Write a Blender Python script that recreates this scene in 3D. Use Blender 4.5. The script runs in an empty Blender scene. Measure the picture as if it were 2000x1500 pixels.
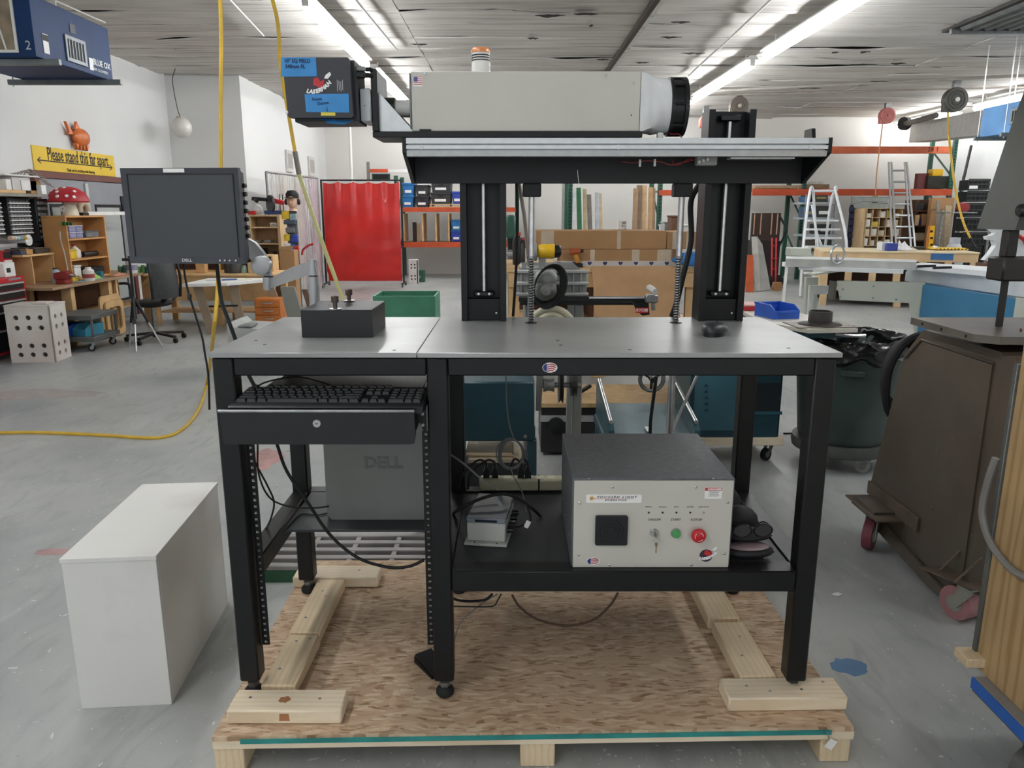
import bpy,math,random
from mathutils import Vector,Matrix,Euler,noise
R=random.Random(7)
PI=math.pi
SC=bpy.context.scene
COL=SC.collection
# camera
F=1490.0;PITCH=math.atan2(339,F);H=1.335
CP,SP=math.cos(PITCH),math.sin(PITCH)
cam=bpy.data.cameras.new('camera');cam.sensor_width=36;cam.sensor_fit='HORIZONTAL'
cam.lens=F/2000*36;cam.clip_start=.05;cam.clip_end=100
co=bpy.data.objects.new('camera',cam);COL.objects.link(co)
co.location=(0,0,H);co.rotation_euler=(PI/2-PITCH,0,0);SC.camera=co
# world, exposure
wd=bpy.data.worlds.new('world');SC.world=wd;wd.use_nodes=True
wd.node_tree.nodes['Background'].inputs[0].default_value=(.93,.97,1,1)
wd.node_tree.nodes['Background'].inputs[1].default_value=.55
SC.view_settings.view_transform='Standard';SC.view_settings.look='None'
SC.view_settings.gamma=1;SC.view_settings.use_curve_mapping=False
SC.view_settings.exposure=0.88
SC.cycles.max_bounces=6;SC.cycles.diffuse_bounces=4;SC.cycles.glossy_bounces=3;SC.cycles.transmission_bounces=4;SC.cycles.transparent_max_bounces=8
SC.cycles.caustics_reflective=False;SC.cycles.caustics_refractive=False;SC.cycles.adaptive_threshold=.06;SC.cycles.light_sampling_threshold=.05
TUBE_POWER=19.0
CEIL=3.2;BACK=16.6;LEFT=-4.97;RIGHT=9.2;JX=-3.9;JY=11.6
# helpers: place from a sight line and a depth
def _d(x,y):
 u=(x-1000)/F;v=(750-y)/F
 return Vector((u,CP+v*SP,-SP+v*CP))
def W(x,y,Y):
 d=_d(x,y);t=Y/d.y
 return Vector((d.x*t,Y,H+d.z*t))
def FL(x,y,z=0.0):
 d=_d(x,y);t=(z-H)/d.z
 return Vector((d.x*t,d.y*t,z))
def WX(x,y,X):
 d=_d(x,y);t=X/d.x
 return Vector((X,d.y*t,H+d.z*t))
def srgb(h):
 if not isinstance(h,str):return h
 h=h.lstrip('#');c=[int(h[i:i+2],16)/255 for i in(0,2,4)]
 return tuple(x/12.92 if x<=.04045 else((x+.055)/1.055)**2.4 for x in c)
# materials
MATS={}
def mat(name,col,rough=.5,metal=0.,var=.1,scale=9.,bump=0.,spec=.5,stretch=(1,1,1),col2=None,detail=4,trans=0.,alpha=1.,emit=0.,coat=0.,bscale=None,lo=.35,hi=.68):
 if name in MATS:return MATS[name]
 m=bpy.data.materials.new(name);m.use_nodes=True;nt=m.node_tree;N=nt.nodes;L=nt.links
 b=N['Principled BSDF']
 c=srgb(col)
 b.inputs['Roughness'].default_value=rough;b.inputs['Metallic'].default_value=metal
 b.inputs['Specular IOR Level'].default_value=spec
 if trans:b.inputs['Transmission Weight'].default_value=trans
 if alpha<1:b.inputs['Alpha'].default_value=alpha
 if coat:b.inputs['Coat Weight'].default_value=coat
 if emit:
  b.inputs['Emission Color'].default_value=(*c,1);b.inputs['Emission Strength'].default_value=emit
 tc=N.new('ShaderNodeTexCoord');mp=N.new('ShaderNodeMapping');mp.inputs['Scale'].default_value=stretch
 L.new(tc.outputs['Object'],mp.inputs['Vector'])
 nz=N.new('ShaderNodeTexNoise');nz.inputs['Scale'].default_value=scale;nz.inputs['Detail'].default_value=detail
 L.new(mp.outputs[0],nz.inputs['Vector'])
 rp=N.new('ShaderNodeValToRGB');rp.color_ramp.elements[0].position=lo;rp.color_ramp.elements[1].position=hi
 c2=srgb(col2)if col2 else tuple(min(1,x*(1+var))for x in c)
 c1=c if col2 else tuple(x*(1-var)for x in c)
 rp.color_ramp.elements[0].color=(*c1,1);rp.color_ramp.elements[1].color=(*c2,1)
 L.new(nz.outputs['Fac'],rp.inputs[0]);L.new(rp.outputs[0],b.inputs['Base Color'])
 if bump:
  bp=N.new('ShaderNodeBump');bp.inputs['Strength'].default_value=bump;bp.inputs['Distance'].default_value=.004
  src=nz
  if bscale:
   src=N.new('ShaderNodeTexNoise');src.inputs['Scale'].default_value=bscale;src.inputs['Detail'].default_value=3
   L.new(mp.outputs[0],src.inputs['Vector'])
  L.new(src.outputs['Fac'],bp.inputs['Height']);L.new(bp.outputs[0],b.inputs['Normal'])
 MATS[name]=m
 return m
def nodes(m):return m.node_tree.nodes,m.node_tree.links,m.node_tree.nodes['Principled BSDF']
def mixin(m,colour,make_fac,fac=1.0):
 """lay a second colour over the base colour where make_fac(N, L, mapping) says so (stains, specks, grain)"""
 N,L,b=nodes(m)
 src=b.inputs['Base Color'].links[0].from_socket
 mx=N.new('ShaderNodeMix');mx.data_type='RGBA'
 mp=[n for n in N if n.type=='MAPPING'][0]
 f=make_fac(N,L,mp)
 if fac!=1.0:
  mu=N.new('ShaderNodeMath');mu.operation='MULTIPLY';mu.inputs[1].default_value=fac
  L.new(f,mu.inputs[0]);f=mu.outputs[0]
 L.new(f,mx.inputs[0]);L.new(src,mx.inputs[6]);mx.inputs[7].default_value=(*srgb(colour),1)
 L.new(mx.outputs[2],b.inputs['Base Color'])
 return m
def nfac(scale,lo,hi,detail=4,stretch=None,dist=0.,off=(0,0,0)):
 def f(N,L,mp):
  v=mp.outputs[0]
  m2=N.new('ShaderNodeMapping');m2.inputs['Scale'].default_value=stretch or(1,1,1);m2.inputs['Location'].default_value=off
  L.new(v,m2.inputs['Vector'])
  n=N.new('ShaderNodeTexNoise');n.inputs['Scale'].default_value=scale;n.inputs['Detail'].default_value=detail
  n.inputs['Distortion'].default_value=dist
  L.new(m2.outputs[0],n.inputs['Vector'])
  r=N.new('ShaderNodeMapRange');r.inputs[1].default_value=lo;r.inputs[2].default_value=hi
  L.new(n.outputs['Fac'],r.inputs[0])
  return r.outputs[0]
 return f
def wfac(scale,lo,hi,stretch,dist=3.,axis='X'):
 def f(N,L,mp):
  m2=N.new('ShaderNodeMapping');m2.inputs['Scale'].default_value=stretch
  L.new(mp.outputs[0],m2.inputs['Vector'])
  n=N.new('ShaderNodeTexWave');n.bands_direction=axis;n.inputs['Scale'].default_value=scale;n.inputs['Distortion'].default_value=dist
  n.inputs['Detail'].default_value=3;n.inputs['Detail Scale'].default_value=1.2
  L.new(m2.outputs[0],n.inputs['Vector'])
  r=N.new('ShaderNodeMapRange');r.inputs[1].default_value=lo;r.inputs[2].default_value=hi
  L.new(n.outputs['Fac'],r.inputs[0])
  return r.outputs[0]
 return f
def solid(col,rough=.5,metal=0.,**k):
 key='mat_%s_%d_%d'%(col.lstrip('#'),rough*100,metal*100)+''.join('_%s%s'%(a[0],str(b)[:4])for a,b in sorted(k.items()))
 return mat(key,col,rough,metal,**k)
# mesh builder
class MB:
 def __init__(s):s.v=[];s.f=[]
 def add(s,vs,fs,M=None):
  o=len(s.v)
  s.v+=[(M@Vector(p))[:]if M else tuple(p)for p in vs]
  s.f+=[tuple(i+o for i in f)for f in fs]
  return s
 def box(s,x0,x1,y0,y1,z0,z1,b=0.,M=None):
  if x0>x1:x0,x1=x1,x0
  if y0>y1:y0,y1=y1,y0
  if z0>z1:z0,z1=z1,z0
  b=min(b,(x1-x0)*.45,(y1-y0)*.45,(z1-z0)*.45)
  if b<=0:
   vs=[(x,y,z)for x in(x0,x1)for y in(y0,y1)for z in(z0,z1)]
   fs=[(0,1,3,2),(4,6,7,5),(0,4,5,1),(2,3,7,6),(0,2,6,4),(1,5,7,3)]
   return s.add(vs,fs,M)
  vs=[];idx={}
  X=(x0,x1);Y=(y0,y1);Z=(z0,z1);sg=(1,-1)
  for i in(0,1):
   for j in(0,1):
    for k in(0,1):
     for a in range(3):
      p=[X[i],Y[j],Z[k]];q=(sg[i],sg[j],sg[k])
      for c in range(3):
       if c!=a:p[c]+=q[c]*b
      idx[i,j,k,a]=len(vs);vs.append(p)
  fs=[]
  for a in range(3):
   for e in(0,1):
    q=[]
    for(m,n)in((0,0),(0,1),(1,1),(1,0)):
     t=[0,0,0];t[a]=e;o=[c for c in range(3)if c!=a];t[o[0]]=m;t[o[1]]=n
     q.append(idx[t[0],t[1],t[2],a])
    if(e==1)==(a==1):q.reverse()
    fs.append(q)
  for a in range(3):
   o=[c for c in range(3)if c!=a]
   for m in(0,1):
    for n in(0,1):
     t0=[0,0,0];t1=[0,0,0];t1[a]=1
     for t in(t0,t1):t[o[0]]=m;t[o[1]]=n
     fs.append([idx[(*t0,o[0])],idx[(*t1,o[0])],idx[(*t1,o[1])],idx[(*t0,o[1])]])
  for i in(0,1):
   for j in(0,1):
    for k in(0,1):fs.append([idx[i,j,k,a]for a in range(3)])
  c=Vector(((x0+x1)/2,(y0+y1)/2,(z0+z1)/2));out=[]
  for f in fs:
   p=[Vector(vs[i])for i in f];n=(p[1]-p[0]).cross(p[2]-p[0])
   out.append(f if n.dot(sum(p,Vector())/len(p)-c)>0 else f[::-1])
  return s.add(vs,out,M)
 def cb(s,c,d,b=0.,rz=0.,rx=0.,ry=0.):
  M=Matrix.Translation(c)@Euler((rx,ry,rz)).to_matrix().to_4x4()
  return s.box(-d[0]/2,d[0]/2,-d[1]/2,d[1]/2,-d[2]/2,d[2]/2,b,M)
 def bar(s,p,q,w,h,b=0.,up=(0,0,1)):
  p=Vector(p);q=Vector(q);d=q-p;L=d.length;d.normalize();u=Vector(up)
  if abs(d.dot(u))>.98:u=Vector((0,1,0))
  x=d.cross(u).normalized();z=x.cross(d)
  M=Matrix((x,d,z)).transposed().to_4x4();M.translation=p
  return s.box(-w/2,w/2,0,L,-h/2,h/2,b,M)
 def cyl(s,p,q,r,r2=None,n=16,cap=True):
  p=Vector(p);q=Vector(q);d=q-p;r2=r if r2 is None else r2
  a=d.orthogonal().normalized();c=d.normalized().cross(a)
  vs=[]
  for P,rr in((p,r),(q,r2)):
   vs+=[P+(a*math.cos(2*PI*i/n)+c*math.sin(2*PI*i/n))*rr for i in range(n)]
  fs=[(i,(i+1)%n,n+(i+1)%n,n+i)for i in range(n)]
  if cap:fs+=[tuple(range(n-1,-1,-1)),tuple(range(n,2*n))]
  return s.add(vs,fs)
 def lathe(s,prof,c=(0,0,0),n=24,axis='Z',M=None):
  vs=[];fs=[]
  for r,h in prof:
   for i in range(n):
    a=2*PI*i/n;x,y=r*math.cos(a),r*math.sin(a)
    vs.append({'Z':(x,y,h),'Y':(x,h,-y),'X':(h,x,y)}[axis])
  for k in range(len(prof)-1):
   for i in range(n):
    fs.append((k*n+i,k*n+(i+1)%n,(k+1)*n+(i+1)%n,(k+1)*n+i))
  if prof[0][0]>1e-6:fs.append(tuple(range(n-1,-1,-1)))
  if prof[-1][0]>1e-6:fs.append(tuple(range((len(prof)-1)*n,len(prof)*n)))
  vs=[Vector(p)+Vector(c)for p in vs]
  return s.add(vs,fs,M)
 def tube(s,pts,r,n=8,sub=6,closed=False,taper=None):
  P=spline(pts,sub,closed)if sub>1 else[Vector(p)for p in pts]
  m=len(P);vs=[];fs=[];a=None
  for i in range(m):
   if closed:t=P[(i+1)%m]-P[i-1]
   else:t=P[min(i+1,m-1)]-P[max(i-1,0)]
   t.normalize()
   a=t.orthogonal().normalized()if a is None else(a-t*a.dot(t)).normalized()
   c=t.cross(a);rr=r if taper is None else r*(taper[0]+(taper[1]-taper[0])*i/(m-1))
   vs+=[P[i]+(a*math.cos(2*PI*k/n)+c*math.sin(2*PI*k/n))*rr for k in range(n)]
  for i in range(m if closed else m-1):
   j=(i+1)%m
   fs+=[(i*n+k,i*n+(k+1)%n,j*n+(k+1)%n,j*n+k)for k in range(n)]
  if not closed:fs+=[tuple(range(n-1,-1,-1)),tuple(range((m-1)*n,m*n))]
  return s.add(vs,fs)
 def prism(s,poly,a,b,axis='Y',M=None,bev=0.):
  """poly in the plane across the axis: Y -> (x, z), X -> (y, z), Z -> (x, y)"""
  n=len(poly);f={'Y':lambda p,t:(p[0],t,p[1]),'X':lambda p,t:(t,p[0],p[1]),'Z':lambda p,t:(p[0],p[1],t)}[axis]
  A=sum(poly[i][0]*poly[(i+1)%n][1]-poly[(i+1)%n][0]*poly[i][1]for i in range(n))
  P=list(poly)if A>0 else list(poly)[::-1]
  if a>b:a,b=b,a
  vs=[f(p,a)for p in P]+[f(p,b)for p in P]
  lo=tuple(range(n));hi=tuple(range(n,2*n));sd=[(i,(i+1)%n,n+(i+1)%n,n+i)for i in range(n)]
  if axis=='Y':fs=[lo,hi[::-1]]+[q[::-1]for q in sd]
  else:fs=[lo[::-1],hi]+sd
  return s.add(vs,fs,M)
 def ell(s,c,r,n=16,m=10,M=None):
  prof=[(max(math.sin(PI*k/m),0),-math.cos(PI*k/m))for k in range(m+1)]
  vs=[];fs=[];r=r if hasattr(r,'__len__')else(r,r,r)
  for q,h in prof:
   for i in range(n):vs.append((c[0]+r[0]*q*math.cos(2*PI*i/n),c[1]+r[1]*q*math.sin(2*PI*i/n),c[2]+r[2]*h))
  for k in range(m):
   for i in range(n):fs.append((k*n+i,k*n+(i+1)%n,(k+1)*n+(i+1)%n,(k+1)*n+i))
  return s.add(vs,fs,M)
 def grid(s,fn,nu,nv,th=None):
  vs=[fn(i/nu,j/nv)for i in range(nu+1)for j in range(nv+1)];k=nv+1
  fs=[(i*k+j,(i+1)*k+j,(i+1)*k+j+1,i*k+j+1)for i in range(nu)for j in range(nv)]
  if th is not None:
   o=len(vs);t=Vector(th);vs=vs+[Vector(p)+t for p in vs]
   fs=fs+[tuple(q+o for q in f[::-1])for f in fs]
   rim=[i*k for i in range(nu+1)]+[nu*k+j for j in range(1,nv+1)]+[i*k+nv for i in range(nu-1,-1,-1)]+[j for j in range(nv-1,0,-1)]
   fs+=[(rim[i-1],rim[i],rim[i]+o,rim[i-1]+o)[::-1]for i in range(len(rim))]
  return s.add(vs,fs)
 def holed(s,xs,ys,holes,r,th,M,n=12):
  vid={};vs=[];fs=[]
  def V(p):
   p=tuple(round(c,5)for c in p)
   if p not in vid:vid[p]=len(vs);vs.append(p)
   return vid[p]
  for i in range(len(xs)-1):
   for j in range(len(ys)-1):
    a=[(xs[i],ys[j]),(xs[i+1],ys[j]),(xs[i+1],ys[j+1]),(xs[i],ys[j+1])]
    if(i,j)not in holes:
     fs.append([V((*p,0))for p in a]);continue
    cx,cy=(xs[i]+xs[i+1])/2,(ys[j]+ys[j+1])/2
    ring=[(cx+r*math.cos(-PI*.75+2*PI*k/n),cy+r*math.sin(-PI*.75+2*PI*k/n))for k in range(n)]
    q=n//4
    for c in range(4):
     arc=[ring[(c*q+t)%n]for t in range(q,-1,-1)]
     fs.append([V((*a[c],0)),V((*a[(c+1)%4],0))]+[V((*p,0))for p in arc])
    for k in range(n):
     p,p2=ring[k],ring[(k+1)%n]
     fs.append([V((*p2,0)),V((*p,0)),V((*p,-th)),V((*p2,-th))])
  x0,x1,y0,y1=xs[0],xs[-1],ys[0],ys[-1]
  c=[(x0,y0),(x1,y0),(x1,y1),(x0,y1)]
  for k in range(4):
   p,p2=c[k],c[(k+1)%4]
   fs.append([V((*p2,0)),V((*p,0)),V((*p,-th)),V((*p2,-th))])
  return s.add(vs,fs,M)
 def build(s,name,m,parent=None,label=None,cat=None,group=None,kind=None,sharp=38,smooth=True):
  vs=s.v;loc=None
  if parent is not None:
   r=parent
   while r.parent:r=r.parent
   inv=ROOTS.get(r.name)
   if inv is not None:vs=[tuple(inv@Vector(p))for p in vs]
  elif vs and kind!='structure':
   xs=[p[0]for p in vs];ys=[p[1]for p in vs];zs=[p[2]for p in vs]
   loc=((min(xs)+max(xs))/2,(min(ys)+max(ys))/2,min(zs))
   vs=[(p[0]-loc[0],p[1]-loc[1],p[2]-loc[2])for p in vs]
  me=bpy.data.meshes.new(name);me.from_pydata(vs,[],s.f);me.validate()
  if smooth:
   me.polygons.foreach_set('use_smooth',[True]*len(me.polygons));me.set_sharp_from_angle(angle=math.radians(sharp))
  me.materials.append(m)
  o=bpy.data.objects.new(name,me);COL.objects.link(o)
  if loc:o.location=loc;ROOTS[o.name]=Matrix.Translation(loc).inverted()
  if parent is not None:o.parent=parent
  tag(o,label,cat,group,kind)
  return o
ROOTS={}
def tag(o,label=None,cat=None,group=None,kind=None):
 if label:o['label']=label
 if cat:o['category']=cat
 if group:o['group']=group
 if kind:o['kind']=kind
 return o
def thing(name,label,cat,loc=(0,0,0),rz=0.,group=None,w=True):
 """an Empty at the thing's base; w: its parts are given in world coordinates, else in its own"""
 o=bpy.data.objects.new(name,None);COL.objects.link(o);o.empty_display_size=.05
 o.location=loc;o.rotation_euler=(0,0,rz)
 tag(o,label,cat,group)
 if w:ROOTS[o.name]=(Matrix.Translation(Vector(loc))@Matrix.Rotation(rz,4,'Z')).inverted()
 return o
def dup(root,loc,rz=0.,label=None,group=None,scale=None):
 r=root.copy();COL.objects.link(r);r.location=loc;r.rotation_euler=(0,0,rz)
 if scale:r.scale=scale
 if label:r['label']=label
 if group:r['group']=group
 for ch in root.children:
  c=ch.copy();COL.objects.link(c);c.parent=r
  for g in ch.children:
   d=g.copy();COL.objects.link(d);d.parent=c
 return r
def pdup(o,parent,loc):
 c=bpy.data.objects.new(o.name.split('.')[0],o.data);COL.objects.link(c);c.parent=parent;c.location=loc
 return c
def spline(pts,sub=6,closed=False):
 P=[Vector(p)for p in pts];n=len(P);out=[]
 if n<3 and not closed:return P
 for i in range(n if closed else n-1):
  p0=P[(i-1)%n]if closed or i>0 else P[0]*2-P[1]
  p1=P[i];p2=P[(i+1)%n]
  p3=P[(i+2)%n]if closed or i+2<n else P[-1]*2-P[-2]
  for k in range(sub):
   t=k/sub
   out.append(.5*((2*p1)+(p2-p0)*t+(2*p0-5*p1+4*p2-p3)*t*t+(3*p1-p0-3*p2+p3)*t**3))
 if not closed:out.append(P[-1])
 return out
def text(body,size,at,m,parent,x=(1,0,0),up=(0,0,1),name='lettering',align='LEFT',width=1.,shear=0.,bold=0.,depth=.0006,gap=1.):
 """flat lettering as a mesh: at = anchor in world coordinates, x = reading direction, up = letter up"""
 cu=bpy.data.curves.new('t','FONT');cu.body=body;cu.size=size;cu.align_x=align;cu.align_y='CENTER'
 cu.extrude=depth/2;cu.shear=shear;cu.offset=bold;cu.space_character=gap;cu.resolution_u=2
 ob=bpy.data.objects.new('t',cu);me=bpy.data.meshes.new_from_object(ob)
 X=Vector(x).normalized();U=Vector(up);U=(U-X*U.dot(X)).normalized();Z=X.cross(U)
 M=Matrix((X*width,U,Z)).transposed().to_4x4();M.translation=Vector(at)
 b=MB();b.add([v.co[:]for v in me.vertices],[tuple(p.vertices)for p in me.polygons],M)
 bpy.data.objects.remove(ob);bpy.data.curves.remove(cu);bpy.data.meshes.remove(me)
 return b.build(name,m,parent,smooth=False)
def Q(p,q,r_,s_,d):
 b=MB();c=[Vector(t)for t in(p,q,r_,s_)];d=Vector(d)
 b.add([*c,*[t+d for t in c]],[(0,1,2,3),(7,6,5,4),(0,4,5,1),(1,5,6,2),(2,6,7,3),(3,7,4,0)])
 return b
# shared materials
BLK=mat('black_powder_coat','#0d0e10',.42,0,.25,30,.08,.4)
BLKM=mat('black_matte','#0c0d0e',.6,0,.2,20)
BLKP=mat('black_plastic','#131417',.38,0,.15,25,.05)
RUB=mat('black_rubber','#101112',.7,0,.2,15)
STEEL=mat('bright_steel','#c9cacb',.28,.9,.12,40,0,.5)
DSTEEL=mat('dull_steel','#8f9192',.42,.8,.2,25)
ALU=mat('anodised_aluminium','#d4d7d8',.38,.55,.06,40)
CREAM=mat('cream_enamel','#c9c7be',.45,0,.03,5,.02)
WHITEP=mat('white_paint_metal','#e6e6e2',.5,0,.05,6)
PINE=mat('pale_pine','#e0ccab',.6,0,.12,5,.05,.3,(1,1,1))
mixin(PINE,'#cdae84',wfac(1.4,.55,1.,(14,2.2,14),4.),.4)
PINEX=mat('pale_pine_long_x','#e8d9bf',.6,0,.1,5,.05,.3)
mixin(PINEX,'#d0b58e',wfac(1.2,.55,1.,(2.2,14,14),4.,'Y'),.4)
PLY=mat('plywood_face','#b89b72',.55,0,.1,4,.05,.3)
mixin(PLY,'#94703f',wfac(1.,.45,1.,(9,9,.9),9.,'Y'),.6)
mixin(PLY,'#cfb184',nfac(3.,.5,.75,5,(6,6,.5),1.),.5)
BIRCH=mat('birch_board','#d9b483',.55,0,.12,6,.04,.3)
CARD=mat('cardboard','#ae8760',.75,0,.07,4,.06,.2)
WALLW=mat('white_painted_wall','#d9d9d7',.75,0,.03,.8,.05,.25,bscale=30)
TEAL=mat('machine_teal','#17404c',.4,0,.12,8,.03)
GRNM=mat('rack_green','#2c5b4a',.5,0,.18,8)
ORG=mat('rack_orange','#c9522b',.5,0,.12,6)
GREYM=mat('grey_cast_metal','#9b9d9a',.5,.2,.15,12,.1)
BLUEP=mat('blue_bin_plastic','#2450b8',.4,0,.1,8)
PAPER=mat('white_paper','#efefec',.7,0,.03,10)
TAPE=mat('blue_masking_tape','#3f8fd0',.65,0,.08,18,.2)
INK=mat('dark_ink','#14161c',.6,0,.1,10)
WHT=mat('white_ink','#f2f2f0',.6,0,.02,10)
RED=mat('red_plastic','#c51f28',.38,0,.1,10)
YEL=mat('yellow_plastic','#e8b81c',.4,0,.08,10)
GLASS=mat('clear_plastic','#c8d0d8',.08,0,.05,10,trans=.75)
BROWN=mat('dark_cupboard','#5b3a26',.6,0,.2,6)
# the setting
FLOORM=mat('painted_concrete','#a3a5a3',.4,0,.1,.55,.05,.45,bscale=60,col2='#b8bab7')
mixin(FLOORM,'#78828a',nfac(1.1,.46,.72,7,off=(3,1,0)),.55)
mixin(FLOORM,'#868a88',nfac(9.,.5,.7,8,(1,.35,1),2.),.4)
mixin(FLOORM,'#b9bcbb',nfac(5.,.56,.72,8,(1,.5,1),1.),.45)
mixin(FLOORM,'#d6d8d6',nfac(60.,.705,.74,3,(1,.45,1),.6),.75)
mixin(FLOORM,'#55606a',nfac(90.,.71,.74,2),.5)
b=MB();b.box(LEFT-.3,RIGHT+.3,-3,BACK+.3,-.12,0)
floor=b.build('floor',FLOORM,kind='structure',label='grey painted concrete floor with paint flecks and scuffs')
# paint stains and flecks that lie on the floor
def blob(cx,cy,rx,ry,z,n=18,jag=.35):
 return[(cx+rx*(1+jag*(R.random()-.5))*math.cos(2*PI*i/n),cy+ry*(1+jag*(R.random()-.5))*math.sin(2*PI*i/n))for i in range(n)]
p=FL(1660,1302);b=MB();b.prism(blob(p.x,p.y,.055,.045,0),0,.0008,'Z');b.build('paint_stain',solid('#5b86b0',.5,var=.15),floor)
p=FL(100,1078);b=MB();b.prism(blob(p.x,p.y,.07,.03,0),0,.0008,'Z');b.build('paint_stain',solid('#b08f8c',.5,var=.2),floor)
p=FL(505,900);b=MB();b.prism(blob(p.x,p.y,.12,.22,0),0,.0008,'Z');b.build('paint_stain',solid('#b98f8a',.5,var=.25),floor)
p=FL(60,770);b=MB();b.prism(blob(p.x,p.y,.5,.16,0),0,.0008,'Z');b.build('paint_stain',solid('#a8a09d',.5,var=.1),floor)
b=MB()
for i in range(520):
 if i<330:
  x,y=(R.uniform(1560,1990),R.uniform(1000,1499))if i%2 else(R.uniform(10,460),R.uniform(830,1499))
 elif i<420:x,y=R.uniform(500,1600),R.uniform(1455,1499)
 else:x,y=R.uniform(0,420),R.uniform(680,900)
 p=FL(x,y);s=R.choice((.0012,.0018,.0025,.004))*R.uniform(.6,1.3);e=R.choice((1,1,2.2,4));a=R.uniform(0,PI)
 pts=[]
 for k in range(6):
  t=2*PI*k/6;q=(s*e*math.cos(t)*R.uniform(.6,1.2),s*math.sin(t)*R.uniform(.6,1.2))
  pts.append((p.x+q[0]*math.cos(a)-q[1]*math.sin(a),p.y+q[0]*math.sin(a)+q[1]*math.cos(a)))
 b.prism(pts,0,.0006,'Z')
b.build('paint_flecks',solid('#c9cccb',.5,var=.15),floor,kind='stuff')
b=MB();b.box(LEFT-.2,LEFT,-3,JY+.2,0,CEIL+.1)
wl=b.build('wall_left',WALLW,kind='structure',label='white painted wall beside the grey double door')
b=MB();b.box(LEFT,JX-.2,JY,JY+.2,0,CEIL+.1)
b.build('wall_jog',WALLW,kind='structure',label='short white wall that steps out behind the hanging globe')
b=MB();b.box(JX-.2,JX,JY,BACK+.2,0,CEIL+.1)
b.build('wall_side',WALLW,kind='structure',label='white wall beyond the clear strip curtain')
b=MB();b.box(JX,RIGHT+.2,BACK,BACK+.2,0,CEIL+.1)
WB=mat('white_back_wall','#dedbd6',.75,0,.04,.8,.05,.25,bscale=30)
wb=b.build('wall_back',WB,kind='structure',label='off-white wall behind the storage racks')
BRK=mat('white_painted_block','#dcdddc',.7,0,.05,2,0,.25)
N_,L_,B_=nodes(BRK)
br=N_.new('ShaderNodeTexBrick');br.inputs['Scale'].default_value=5;br.inputs['Mortar Size'].default_value=.015;br.inputs['Color1'].default_value=(1,1,1,1);br.inputs['Color2'].default_value=(.9,.9,.9,1);br.inputs['Mortar'].default_value=(0,0,0,1)
mp_=N_.new('ShaderNodeMapping');mp_.inputs['Rotation'].default_value=(PI/2,0,PI/2)
L_.new([n for n in N_ if n.type=='TEX_COORD'][0].outputs['Object'],mp_.inputs['Vector'])
sx=N_.new('ShaderNodeSeparateXYZ');cx_=N_.new('ShaderNodeCombineXYZ')
L_.new([n for n in N_ if n.type=='TEX_COORD'][0].outputs['Object'],sx.inputs[0]);L_.new(sx.outputs[1],cx_.inputs[0]);L_.new(sx.outputs[2],cx_.inputs[1])
L_.new(cx_.outputs[0],br.inputs['Vector'])
bp_=N_.new('ShaderNodeBump');bp_.inputs['Strength'].default_value=.5;bp_.inputs['Distance'].default_value=.02
L_.new(br.outputs['Color'],bp_.inputs['Height']);L_.new(bp_.outputs[0],B_.inputs['Normal'])
b=MB();b.box(RIGHT,RIGHT+.2,-3,BACK,0,CEIL+.1)
b.build('wall_right',BRK,kind='structure',label='white painted block wall on the far side of the racks')
# ceiling: a dark deck with sagging whitewashed boards under it
CW=mat('whitewashed_board','#cdc9c3',.8,0,.12,1.2,.25,.2,stretch=(.6,2.2,1),bscale=6)
mixin(CW,'#8d8780',nfac(2.2,.5,.7,8,(.35,2.5,1),1.2),.65)
mixin(CW,'#d8d6d1',nfac(1.1,.5,.7,6,(.5,1.4,1),.6,(4,2,0)),.55)
mixin(CW,'#5d544c',nfac(9.,.655,.69,6,(.16,2.6,1),.8),.8)
mixin(CW,'#e6e4df',nfac(5.,.6,.68,6,(.2,2.2,1),.6,(7,3,0)),.6)
DK=mat('dark_roof_deck','#2b2622',.9,0,.2,4)
b=MB();b.box(LEFT-.2,RIGHT+.2,-3,BACK+.2,CEIL+.05,CEIL+.15)
ceil_=b.build('ceiling',DK,kind='structure',label='whitewashed board ceiling with peeling seams')
b=MB();b.box(LEFT,RIGHT,-3,5.1,CEIL,CEIL+.04);b.build('board',CW,ceil_)
cols=[(LEFT,-1.1),(-1.09,1.27),(1.39,5.36),(5.37,RIGHT)]
row=0;y0=5.1
while y0<BACK-.05:
 y1=min(y0+R.choice((.54,.58,.58,.62)),BACK)
 for ci,(xa,xb)in enumerate(cols):
  if y0>JY-.3 and xb>JX and xa<JX:xa=JX
  sh=R.uniform(-.12,.12)if 0<ci else 0
  dz=R.uniform(-.006,.008);tl=R.uniform(-.012,.012);ph=R.uniform(0,60);rag=R.choice((.03,.06,.12))
  def fn(u,v,xa=xa,xb=xb,y0=y0,y1=y1,dz=dz,tl=tl,ph=ph,rag=rag):
   x=xa+(xb-xa)*u;y=y0+(y1-y0)*v
   e=(1 if v>.9 else-1 if v<.1 else 0)
   y-=e*(.006+rag*max(0,noise.noise((x*1.3+ph,row*3.1,0))-.05)+rag*.4*max(0,noise.noise((x*6+ph,row,5))))
   sag=.012*noise.noise((x*.9+ph,v*2,row))+e*tl*.5
   if e:sag-=.07*max(0,noise.noise((x*1.1,ph,e))-.15)
   return(x,y,CEIL+.012+dz+sag)
  b=MB();b.grid(fn,44,4,(0,0,.016));b.build('board',CW,ceil_,sharp=50)
 row+=1;y0=y1+.004
# a dark open joist bay and the steel hatch by the window side
b=MB();b.box(1.27,1.315,5.1,11.3,CEIL-.05,CEIL+.05);b.build('joist',mat('dark_joist','#3d342d',.85,0,.25,4),ceil_)
b=MB();b.box(1.315,1.39,5.1,11.3,CEIL-.012,CEIL+.05);b.build('joist',CW,ceil_)
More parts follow.
